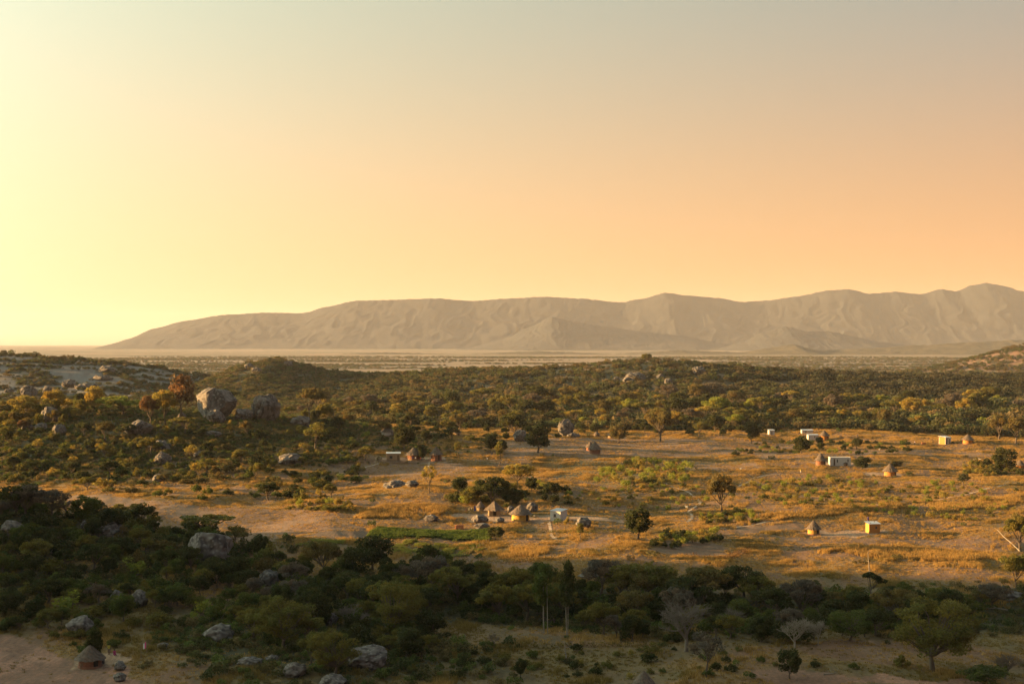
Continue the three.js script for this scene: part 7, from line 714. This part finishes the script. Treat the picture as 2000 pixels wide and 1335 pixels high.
// ---------- huts ----------
const wallCol = { ochre: [0.62, 0.36, 0.075], orange: [0.55, 0.24, 0.06], red: [0.30, 0.13, 0.075], white: [0.7, 0.66, 0.6], tan: [0.40, 0.28, 0.16] };
const plaster = tile(256, (u, v, N) => { const g = 0.85 + 0.1 * N(u, v, 3) + 0.08 * N(u, v, 12) + 0.05 * (rT() - 0.5); return [g, g, g]; }, 21);
plaster.colorSpace = THREE.SRGBColorSpace;
const WALLM = Object.fromEntries(Object.entries(wallCol).map(([k, c]) => [k, new THREE.MeshStandardMaterial({ color: col(...c), roughness: 0.95, map: plaster })]));
const woodM = mat([0.12, 0.075, 0.045]), darkM = mat([0.03, 0.025, 0.02]), tinM = new THREE.MeshStandardMaterial({ color: col(0.55, 0.56, 0.58), roughness: 0.42, metalness: 0.6 }), glassM = new THREE.MeshStandardMaterial({ color: col(0.03, 0.035, 0.04), roughness: 0.1 }), postM = mat([0.17, 0.12, 0.085]), steelM = mat([0.1, 0.09, 0.09], { roughness: 0.6 });
function thatch(R, h, seed, square) {
  const r = rng(seed), P = [], C = [], I = [], S = square ? 24 : 44, N = 11;
  for (let j = 0; j <= N; j++) for (let i = 0; i < S; i++) {
    const t = j / N, a = (i / S) * 6.28318, sq = square ? 1 / Math.max(Math.abs(Math.cos(a + 0.785)), Math.abs(Math.sin(a + 0.785))) * 0.86 : 1;
    const rr = R * (1 - t) ** (square ? 0.95 : 0.9) * sq * (1 + 0.05 * n2(a * 3 + seed, t * 5)) + (j === N ? 0 : 0.05) + (j % 3 === 0 && j < N ? 0.05 * R * 0.4 : 0) + 0.05 * (r() - 0.5), y = h * t + (j === 0 ? 0.16 * (r() - 0.6) : 0.04 * (r() - 0.5)) + 0.03 * h * Math.sin(t * 3.14) * -1;
    P.push(Math.cos(a) * rr, y, Math.sin(a) * rr * (square ? 1.1 : 1)); const k = 0.7 + 0.6 * r(), w = n2(a * 4, t * 3 + seed) * 0.2; C.push(0.105 * k * (1 + w), 0.078 * k, 0.06 * k * (1 - w * 0.5));
  }
  for (let j = 0; j < N; j++) for (let i = 0; i < S; i++) { const a = j * S + i, b = j * S + ((i + 1) % S); I.push(a, a + S, b + S, a, b + S, b); }
  return geo(P, I, C);
}
HUTS.forEach(([label, x, d, w, h, wall, style], i) => {
  const o = new THREE.Group(), R = w / 2, wr = R * 0.74, wh = h * (style === 'low' ? 0.48 : 0.43), y0 = H(x, -d);
  o.position.set(x, y0, -d); o.rotation.y = style === 'square' ? 0.12 : 0;
  if (style === 'square') {
    part(boxAt(wr * 1.75, wh + 0.6, wr * 1.75, 0, wh / 2 - 0.3, 0), WALLM[wall], 'wall', o);
    part(boxAt(0.85, wh * 0.86, 0.08, -0.05, wh * 0.43, wr * 0.875 + 0.03), darkM, 'door', o, 'dark plank door');
    part(boxAt(wr * 1.85, 0.12, wr * 1.85, 0, 0.05, 0), WALLM.tan, 'plinth', o);
  } else {
    part(new THREE.CylinderGeometry(wr, wr * 1.03, wh + 0.6, 36, 1, true).translate(0, wh / 2 - 0.3, 0), WALLM[wall], 'wall', o);
    const a = 0.55 + (i % 3) * 0.25;
    part(boxAt(0.75, wh * 0.85, 0.1, 0, wh * 0.42, wr + 0.01).rotateY(a), i % 2 ? woodM : darkM, 'door', o, 'plank door');
    part(new THREE.CylinderGeometry(wr * 1.06, wr * 1.12, 0.3, 36, 1).translate(0, 0.06, 0), WALLM[i % 2 ? 'tan' : 'red'], 'plinth', o);
  }
  const rf = part(thatch(R, h - wh + 0.25, 50 + i, style === 'square').translate(0, wh - 0.25, 0), thatchM, 'roof', o, 'weathered thatch roof');
  if (style !== 'square') part(new THREE.ConeGeometry(R * 0.045, R * 0.12, 8).translate(0, h + R * 0.01, 0), woodM, 'finial', rf);
  thing(o, style === 'square' ? 'thatched_house' : 'thatched_hut', label, 'hut', 'thatched huts of the homesteads');
});
// ---------- flat-roofed houses ----------
function wallPanel(w, h, t, holes) { const s = new THREE.Shape([[-w / 2, -0.4], [w / 2, -0.4], [w / 2, h], [-w / 2, h]].map((p) => new THREE.Vector2(...p))); for (const [x, y, a, b] of holes) s.holes.push(new THREE.Path([[x, y], [x, y + b], [x + a, y + b], [x + a, y]].map((p) => new THREE.Vector2(...p)))); return new THREE.ExtrudeGeometry(s, { depth: t, bevelEnabled: false }); }
function sheet(w, l, tilt) { const s = new THREE.Shape(), n = Math.round(w / 0.25) * 2, f = (i) => (i % 2 ? 0.04 : 0); s.moveTo(-w / 2, 0); for (let i = 1; i <= n; i++) s.lineTo(-w / 2 + (w * i) / n, f(i)); for (let i = n; i >= 0; i--) s.lineTo(-w / 2 + (w * i) / n, f(i) + 0.02); return new THREE.ExtrudeGeometry(s, { depth: l, bevelEnabled: false }).translate(0, 0, -l / 2).rotateX(tilt); }
HOUSES.forEach(([label, x, d, turn, w, l, h, wall, side, roof, holes]) => { // holes in the front: [type, x, y, width, height]
  const o = new THREE.Group(), t = 0.2; o.position.set(x, H(x, -d), -d); o.rotation.y = turn;
  part(wallPanel(w, h, t, holes.map((q) => q.slice(1))).translate(0, 0, l / 2 - t), WALLM[wall], 'wall', o);
  part(wallPanel(w, h, t, []).translate(0, 0, -l / 2), WALLM[wall], 'wall', o);
  for (const s of [-1, 1]) part(wallPanel(l - 2 * t, h, t, []).rotateY(Math.PI / 2).translate(s < 0 ? -w / 2 : w / 2 - t, 0, 0), WALLM[s < 0 && side ? side : wall], 'wall', o, s < 0 && side ? 'end wall in another colour' : undefined);
  part(boxAt(w - 2 * t, 0.1, l - 2 * t, 0, 0.02, 0), WALLM.tan, 'floor', o);
  if (roof !== 'none') { const rf = part(sheet(w + 0.5, l + 0.6, 0.1).translate(0, h + 0.22, 0), tinM, 'roof', o, 'pale corrugated sheet roof'); if (roof === 'stones') for (const [a, b] of [[-0.3, 0.2], [0.25, -0.3]]) part(rockShape(90 + a * 10, 3, 0.16, 0.1, 0.14, 1).translate(a * w, h + 0.32 - b * l * 0.1, b * l), rockM, 'weight_stone', rf); }
  else part(boxAt(w - 0.1, 0.12, l - 0.1, 0, h - 0.1, 0), WALLM.white, 'roof', o, 'flat roof behind the parapet');
  for (const [type, a, b, c, e] of holes) {
    if (type === 'door') { const dr = part(boxAt(c, e, 0.05, a + c / 2, b + e / 2, l / 2 - t + 0.03), woodM, 'door', o, 'brown plank door'); part(boxAt(0.05, 0.12, 0.05, a + c * 0.82, b + e * 0.48, l / 2 - t + 0.08), steelM, 'handle', dr); }
    if (type === 'window') { const q = [[c, 0.07, 0, e / 2 - 0.035], [c, 0.07, 0, -e / 2 + 0.035], [0.07, e - 0.14, c / 2 - 0.035, 0], [0.07, e - 0.14, -c / 2 + 0.035, 0], [0.05, e - 0.14, 0, 0]].map(([p, s, u, v]) => boxAt(p, s, 0.06, a + c / 2 + u, b + e / 2 + v, l / 2 - 0.1)); const wn = part(mergeGeometries(q), steelM, 'window', o); part(boxAt(c - 0.14, e - 0.14, 0.012, a + c / 2, b + e / 2, l / 2 - 0.1), glassM, 'pane', wn); part(boxAt(c + 0.16, 0.08, 0.16, a + c / 2, b - 0.045, l / 2 + 0.03), WALLM.tan, 'sill', wn); }
  }
  thing(o, 'flat_roofed_house', label, 'house', 'small flat roofed buildings');
});
// ---------- stacks of bricks: each brick its own piece ----------
{
  const bg = new THREE.BoxGeometry(0.3, 0.14, 0.16), bm = [mat([0.42, 0.17, 0.075]), mat([0.36, 0.14, 0.07]), mat([0.47, 0.21, 0.09])];
  STACKS.forEach(([label, x, d, nx, ny, nz], k) => {
    const r = rng(800 + k), o = new THREE.Group(); o.position.set(x, H(x, -d) - 0.05, -d); o.rotation.y = 0.2;
    for (let j = 0; j < ny; j++) for (let i = 0; i < nx; i++) for (let q = 0; q < nz; q++) { if ((j === ny - 1 && r() < 0.45) || (q > 0 && q < nz - 1 && j < ny - 2)) continue; const b = part(bg, bm[Math.floor(r() * 3)], 'brick', o); b.position.set((i - nx / 2) * 0.315 + (j % 2) * 0.1 + 0.02 * r(), 0.075 + j * 0.146, (q - nz / 2) * 0.175 + 0.015 * r()); b.rotation.y = (r() - 0.5) * 0.06; }
    thing(o, 'brick_stack', label, 'brick stack');
  });
}
// ---------- fences of upright poles: each pole its own piece ----------
{
  const pg = [0, 1, 2].map((i) => { const S = stock(), r = rng(70 + i); limb(S, r, V(0, -0.3, 0), V(0.05 * (i - 1), 1, 0.04), 0.055, 0.04, 6, 0.05); return done(S); });
  FENCES.forEach(([label, pts, step, high, wires], k) => {
    const r = rng(900 + k), c = new THREE.CatmullRomCurve3(pts.map(([x, d]) => V(x, 0, -d)), false, 'catmullrom', 0.1), N = Math.round(c.getLength() / step), o = new THREE.Group(), p0 = c.getPointAt(0);
    o.position.set(p0.x, H(p0.x, p0.z), p0.z);
    const tops = [];
    for (let i = 0; i <= N; i++) { const p = c.getPointAt(i / N), y = H(p.x, p.z), q = part(pg[i % 3], postM, 'pole', o), s = high * (0.8 + 0.4 * r()); q.position.set(p.x - p0.x, y - o.position.y, p.z - p0.z); q.scale.set(1.2, s, 1.2); q.rotation.set((r() - 0.5) * 0.16, r() * 6, (r() - 0.5) * 0.16); tops.push(V(p.x - p0.x, y - o.position.y + high * 0.75, p.z - p0.z)); }
    if (wires) for (const f of [0, 0.35]) { const S = stock(); tube(S, tops.map((t) => t.clone().setY(t.y - f * high)), tops.map(() => 0.012), 4, [1, 1, 1]); part(done(S), steelM, 'wire', o); }
    else { const S = stock(); tube(S, tops, tops.map(() => 0.035), 5, [1, 1, 1]); part(done(S), postM, 'rail', o); }
    thing(o, 'pole_fence', label, 'fence');
  });
}
// ---------- brush fences round the fields ----------
BRUSH.forEach(([label, pts, high, colour], k) => {
  const r = rng(950 + k), c = new THREE.CatmullRomCurve3(pts.map(([x, d]) => V(x, 0, -d))), S = stock(), N = Math.round(c.getLength() * 1.6), o0 = c.getPointAt(0), y0 = H(o0.x, o0.z);
  for (let i = 0; i <= N; i++) { const p = c.getPointAt(i / N); p.x += (r() - 0.5) * 0.9; p.z += (r() - 0.5) * 0.9; const y = H(p.x, p.z), q = V(p.x - o0.x, y - y0 + high * (0.3 + 0.3 * r()), p.z - o0.z), t = 0.8 + 0.4 * r(); leaves(S, r, q, 0.55 * high + 0.2, 0.8, 16, 0.14, [t, t, t]); for (let e = 0; e < 3; e++) { const s = sph(r); limb(S, r, V(q.x, y - y0 - 0.1, q.z), q.clone().addScaledVector(V(s.x, Math.abs(s.y), s.z), high * 0.9), 0.02, 0.008, 3, 0.1, [0.9, 0.75, 0.7]); } }
  const o = new THREE.Mesh(geo(S.P, S.I, S.C), LEAFM[colour]); o.position.set(o0.x, y0, o0.z); o.castShadow = o.receiveShadow = true; thing(o, 'brush_fence', label, 'brush fence');
});
// ---------- vegetable rows ----------
{
  const r = rng(77), L = stock(), q = rng(78); for (let i = 0; i < 3; i++) leaves(L, q, V((q() - 0.5) * 0.3, 0.25 + 0.15 * i, (q() - 0.5) * 0.3), 0.3, 0.8, 16, 0.1, [0.9 + 0.2 * q(), 1, 1]);
  const list = [], c = new THREE.Color(); let t = 0; while (list.length < 9000 && t++ < 400000) { const x = lerp(-62, 0, r()), d = lerp(300, 400, r()), k = landAt(x, d); if (k === 'crop' && n2(x / 4, d / 7) < 0.4 + 0.3 * r()) list.push([x, Math.round(d / 1.9) * 1.9 + 0.5 * r(), 0.5 + 0.4 * r(), 1 + 0.3 * r(), r() * 6]); else if (k === 'green' && r() < 0.35 && n2(x / 5, d / 9) > -0.2) list.push([x, d, 0.6, 0.9, r() * 6, 1]); }
  strew('vegetable_rows', 'rows of leafy green vegetables in the garden plot', geo(L.P, L.I, L.C), leafMat([1, 1, 1]), list, (e) => { const k = 0.8 + 0.4 * r(); return e[5] ? c.setRGB(0.2 * k, 0.2 * k, 0.035) : c.setRGB(0.135 * k, 0.17 * k, 0.03); });
}
// ---------- washing on lines ----------
const cloths = { cream: [0.7, 0.62, 0.4], white: [0.75, 0.74, 0.72], blue: [0.07, 0.09, 0.3], brown: [0.28, 0.16, 0.11], pink: [0.75, 0.08, 0.3], red: [0.45, 0.08, 0.08] }, CM = {};
LINES.forEach(([label, x0, d0, x1, d1, high, list], k) => {
  const o = new THREE.Group(), y0 = H(x0, -d0), b = V(x1 - x0, H(x1, -d1) - y0, -d1 + d0), S = stock(), W = stock(); o.position.set(x0, y0, -d0);
  for (const p of [V(0, 0, 0), b]) { const T = stock(); limb(T, rng(5 + k), V(p.x, p.y - 0.3, p.z), V(p.x, p.y + high, p.z), 0.05, 0.04, 6, 0.04); part(done(T), postM, 'post', o); }
  const A = V(0, high - 0.05, 0), B = b.clone().setY(b.y + high - 0.05), at = (t) => A.clone().lerp(B, t).add(V(0, -0.25 * Math.sin(Math.PI * t), 0));
  tube(W, [0, 0.25, 0.5, 0.75, 1].map(at), [0.01, 0.01, 0.01, 0.01, 0.01], 4, [1, 1, 1]); part(done(W), steelM, 'line', o);
  thing(o, 'washing_line', label, 'washing line');
  list.forEach(([c, t, w, h]) => {
    const P = [], I = [], dir = B.clone().sub(A).setY(0).normalize(), nx = 8, ny = 6, p0 = at(t).add(o.position);
    for (let s = 0; s < 2; s++) for (let j = 0; j <= ny; j++) for (let i = 0; i <= nx; i++) { const u = (i / nx - 0.5) * w, f = (0.03 + 0.05 * (j / ny)) * Math.sin(i * 1.9 + k) + s * 0.012; P.push(dir.x * u - dir.z * f, 0.02 - (h * j) / ny, dir.z * u + dir.x * f); }
    const M = (nx + 1) * (ny + 1); for (let s = 0; s < 2; s++) for (let j = 0; j < ny; j++) for (let i = 0; i < nx; i++) { const a = s * M + j * (nx + 1) + i; I.push(a, a + 1, a + nx + 2, a, a + nx + 2, a + nx + 1); }
    const g = geo(P, I); g.computeVertexNormals(); const m = new THREE.Mesh(g, CM[c] ??= new THREE.MeshPhysicalMaterial({ color: col(...cloths[c]), roughness: 1, transmission: 0.25, thickness: 0, side: THREE.DoubleSide })); m.position.copy(p0); m.castShadow = true;
    thing(m, 'cloth', c + ' cloth hanging on the ' + label.replace(/^.*?line/, 'line'), 'cloth', 'washing hung out to dry');
  });
});
// ---------- people and animals: one surface each, from rounded limbs joined softly ----------
function body(bones, lo, size, n, paint) {
  const mc = new MarchingCubes(n, woodM, false, false, 60000), c = V(), half = size / 2, ctr = V(...lo).addScalar(half); mc.isolation = 0;
  const B = bones.map(([a, b, ra, rb]) => [V(...a), V(...b), ra, rb]);
  for (let z = 0; z < n; z++) for (let y = 0; y < n; y++) for (let x = 0; x < n; x++) {
    c.set(x, y, z).multiplyScalar(2 / n).addScalar(-1).multiplyScalar(half).add(ctr); let s = 0;
    for (const [a, b, ra, rb] of B) { const ab = b.clone().sub(a), t = clamp(c.clone().sub(a).dot(ab) / ab.lengthSq()), e = c.distanceTo(a.clone().addScaledVector(ab, t)) - lerp(ra, rb, t); s += Math.exp(-e * 55); }
    mc.field[x + y * n + z * n * n] = Math.log(Math.max(s, 1e-12)) / 55;
  }
  mc.update();
  const P = [], C = [], N = []; for (let i = 0; i < mc.count; i++) { const p = [0, 1, 2].map((k) => mc.positionArray[i * 3 + k] * half + ctr.getComponent(k)); P.push(...p); C.push(...paint(...p)); N.push(mc.normalArray[i * 3], mc.normalArray[i * 3 + 1], mc.normalArray[i * 3 + 2]); }
  const g = geo(P, null, C); g.setAttribute('normal', new THREE.Float32BufferAttribute(N, 3)); return g;
}
const fleshM = new THREE.MeshStandardMaterial({ vertexColors: true, roughness: 0.9 }), SKIN = [0.09, 0.05, 0.032], HAIR = [0.015, 0.012, 0.01];
const fingers = (w, dir) => [-0.026, -0.009, 0.008, 0.024].map((o, i) => [[w[0] + o, w[1] - 0.05, w[2]], [w[0] + o * 1.2, w[1] - 0.12 - 0.015 * (i % 2), w[2] + 0.02], 0.012, 0.009]).concat([[[w[0] + dir * 0.02, w[1] - 0.02, w[2] + 0.02], [w[0] + dir * 0.05, w[1] - 0.07, w[2] + 0.03], 0.012, 0.01]]);
const STANDING = [[[0, 0.95, 0], [0, 1.3, 0], 0.15, 0.155], [[-0.17, 1.4, 0], [0.17, 1.4, 0], 0.07, 0.07], [[0, 1.4, 0], [0, 1.52, 0.01], 0.06, 0.055], [[0, 1.6, 0.015], [0, 1.68, 0], 0.09, 0.1], [[0, 1.58, 0.09], [0, 1.6, 0.105], 0.018, 0.015], [[-0.2, 1.38, 0], [-0.25, 1.12, 0.01], 0.055, 0.042], [[-0.25, 1.12, 0.01], [-0.25, 0.88, 0.06], 0.042, 0.03], [[0.2, 1.38, 0], [0.25, 1.12, 0.01], 0.055, 0.042], [[0.25, 1.12, 0.01], [0.25, 0.88, 0.06], 0.042, 0.03], [[-0.25, 0.86, 0.06], [-0.25, 0.8, 0.07], 0.04, 0.034], [[0.25, 0.86, 0.06], [0.25, 0.8, 0.07], 0.04, 0.034], ...fingers([-0.25, 0.83, 0.07], 1), ...fingers([0.25, 0.83, 0.07], -1), [[-0.09, 0.92, 0], [-0.1, 0.5, 0.02], 0.1, 0.065], [[-0.1, 0.5, 0.02], [-0.1, 0.08, -0.02], 0.062, 0.04], [[0.09, 0.92, 0], [0.1, 0.5, 0.05], 0.1, 0.065], [[0.1, 0.5, 0.05], [0.1, 0.08, 0], 0.062, 0.04], [[-0.1, 0.04, -0.04], [-0.11, 0.03, 0.15], 0.042, 0.03], [[0.1, 0.04, -0.02], [0.11, 0.03, 0.17], 0.042, 0.03]];
const SITTING = [[[0, 0.13, -0.05], [0, 0.48, 0], 0.16, 0.155], [[-0.16, 0.58, 0.02], [0.16, 0.58, 0.02], 0.07, 0.07], [[0, 0.58, 0.02], [0, 0.7, 0.05], 0.058, 0.052], [[0, 0.78, 0.06], [0, 0.86, 0.04], 0.09, 0.098], [[0, 0.76, 0.14], [0, 0.78, 0.15], 0.018, 0.015], [[-0.2, 0.56, 0.02], [-0.24, 0.34, 0.1], 0.052, 0.042], [[-0.24, 0.34, 0.1], [-0.16, 0.26, 0.32], 0.042, 0.03], [[0.2, 0.56, 0.02], [0.24, 0.34, 0.1], 0.052, 0.042], [[0.24, 0.34, 0.1], [0.16, 0.26, 0.32], 0.042, 0.03], ...fingers([-0.16, 0.33, 0.34], 1), ...fingers([0.16, 0.33, 0.34], -1), [[-0.1, 0.12, 0], [-0.14, 0.13, 0.46], 0.1, 0.07], [[-0.14, 0.13, 0.46], [-0.12, 0.07, 0.85], 0.06, 0.04], [[0.1, 0.12, 0], [0.14, 0.13, 0.46], 0.1, 0.07], [[0.14, 0.13, 0.46], [0.12, 0.07, 0.85], 0.06, 0.04], [[-0.12, 0.06, 0.86], [-0.13, 0.16, 0.9], 0.04, 0.03], [[0.12, 0.06, 0.86], [0.13, 0.16, 0.9], 0.04, 0.03]];
PEOPLE.forEach(([label, x, d, turn, sit, top, low, skirt]) => {
  const bones = (sit ? SITTING : STANDING).slice(); if (skirt && !sit) bones.push([[0, 0.9, 0], [0, 0.45, 0.01], 0.16, 0.22]);
  const head = sit ? 0.69 : 1.51, waist = sit ? 0.2 : 0.95, hem = sit ? -1 : skirt ? 0.24 : 0.12;
  const g = body(bones, [-0.95, -0.06, -0.95], 1.9, 84, (a, b, c) => (b > head ? (b > head + 0.14 || c < (sit ? 0.03 : -0.02) ? HAIR : SKIN) : sit && b < 0.24 ? (c > 0.78 ? SKIN : low) : Math.abs(a) > 0.2 && b < (sit ? 0.4 : 1.15) && b > hem ? SKIN : b > waist ? top : b > hem ? low : SKIN));
  const o = new THREE.Mesh(g, fleshM); o.position.set(x, H(x, -d) - 0.0, -d); o.rotation.y = turn; o.castShadow = true; thing(o, 'person', label, 'person');
});
{
  const goat = [[[-0.32, 0.56, 0], [0.3, 0.55, 0], 0.17, 0.15], [[0.3, 0.6, 0], [0.52, 0.82, 0], 0.09, 0.065], [[0.52, 0.84, 0], [0.68, 0.76, 0], 0.065, 0.04], [[0.5, 0.9, 0.03], [0.44, 1.0, 0.05], 0.018, 0.01], [[0.5, 0.9, -0.03], [0.44, 1.0, -0.05], 0.018, 0.01], [[0.5, 0.86, 0.05], [0.46, 0.8, 0.13], 0.025, 0.015], [[0.5, 0.86, -0.05], [0.46, 0.8, -0.13], 0.025, 0.015], [[-0.46, 0.64, 0], [-0.54, 0.72, 0], 0.03, 0.015]];
  for (const s of [-0.09, 0.09]) goat.push([[0.26, 0.5, s], [0.27, 0.25, s], 0.065, 0.035], [[0.27, 0.25, s], [0.26, 0, s], 0.033, 0.028], [[-0.3, 0.5, s], [-0.24, 0.34, s], 0.09, 0.05], [[-0.24, 0.34, s], [-0.35, 0.22, s], 0.045, 0.032], [[-0.35, 0.22, s], [-0.33, 0, s], 0.03, 0.026]);
  const paint = (c) => () => c, gg = { white: body(goat, [-0.8, -0.3, -0.8], 1.6, 64, paint([0.62, 0.58, 0.52])), dark: body(goat, [-0.8, -0.3, -0.8], 1.6, 64, paint([0.05, 0.035, 0.03])) };
  GOATS.forEach(([label, x, d, turn, c]) => { const o = new THREE.Mesh(gg[c], fleshM); o.position.set(x, H(x, -d), -d); o.rotation.y = turn; o.castShadow = true; thing(o, 'goat', label, 'goat'); });
}
// ---------- fallen and standing dead wood, odds and ends ----------
LOGS.forEach(([label, pts, rad], k) => { // a dead trunk lying or standing, with stubs
  const r = rng(970 + k), S = stock(), [x0, d0, h0] = pts[0], y0 = H(x0, -d0), P = pts.map(([x, d, h]) => V(x - x0, H(x, -d) - y0 + h, -(d - d0)));
  tube(S, P, P.map((_, i) => rad * (1 - (0.7 * i) / P.length)), 7, [1, 1, 1]); const B = stock();
  for (let i = 1; i < P.length; i++) for (let e = 0; e < 2; e++) { const s = sph(r); limb(B, r, P[i], P[i].clone().add(V(s.x, Math.abs(s.y) * 0.8, s.z).multiplyScalar(rad * 9)), rad * 0.4, 0.02, 5, rad); }
  const o = new THREE.Group(); o.position.set(x0, y0, -d0); part(done(S), paleBarkM, 'trunk', o); part(done(B), paleBarkM, 'branch_stubs', o); thing(o, 'dead_tree', label, 'dead tree');
});
TABLES.forEach(([label, x, d]) => {
  const o = new THREE.Group(); o.position.set(x, H(x, -d), -d); part(boxAt(1.7, 0.08, 0.8, 0, 0.75, 0), postM, 'table_top', o); for (const a of [-0.75, 0.75]) for (const b of [-0.32, 0.32]) part(boxAt(0.08, 1.0, 0.08, a, 0.21, b), postM, 'leg', o); thing(o, 'pole_table', label, 'table');
  [[-0.5, 0.16], [0.1, 0.2], [0.55, 0.13]].forEach(([a, s], i) => { const p = new THREE.Mesh(new THREE.LatheGeometry([[0.01, 0], [s * 0.8, 0], [s, s * 0.5], [s * 0.85, s], [s * 0.95, s * 1.1], [s * 0.88, s * 1.1]].map((q) => new THREE.Vector2(...q)), 16), i === 1 ? steelM : tinM); p.position.set(x + a, H(x, -d) + 0.79, -d); p.castShadow = true; thing(p, 'cooking_pot', ['small tin pot on the pole table', 'large black pot in the middle of the pole table', 'smallest tin pot at the end of the pole table'][i], 'pot'); });
});

renderer.render(scene, camera);
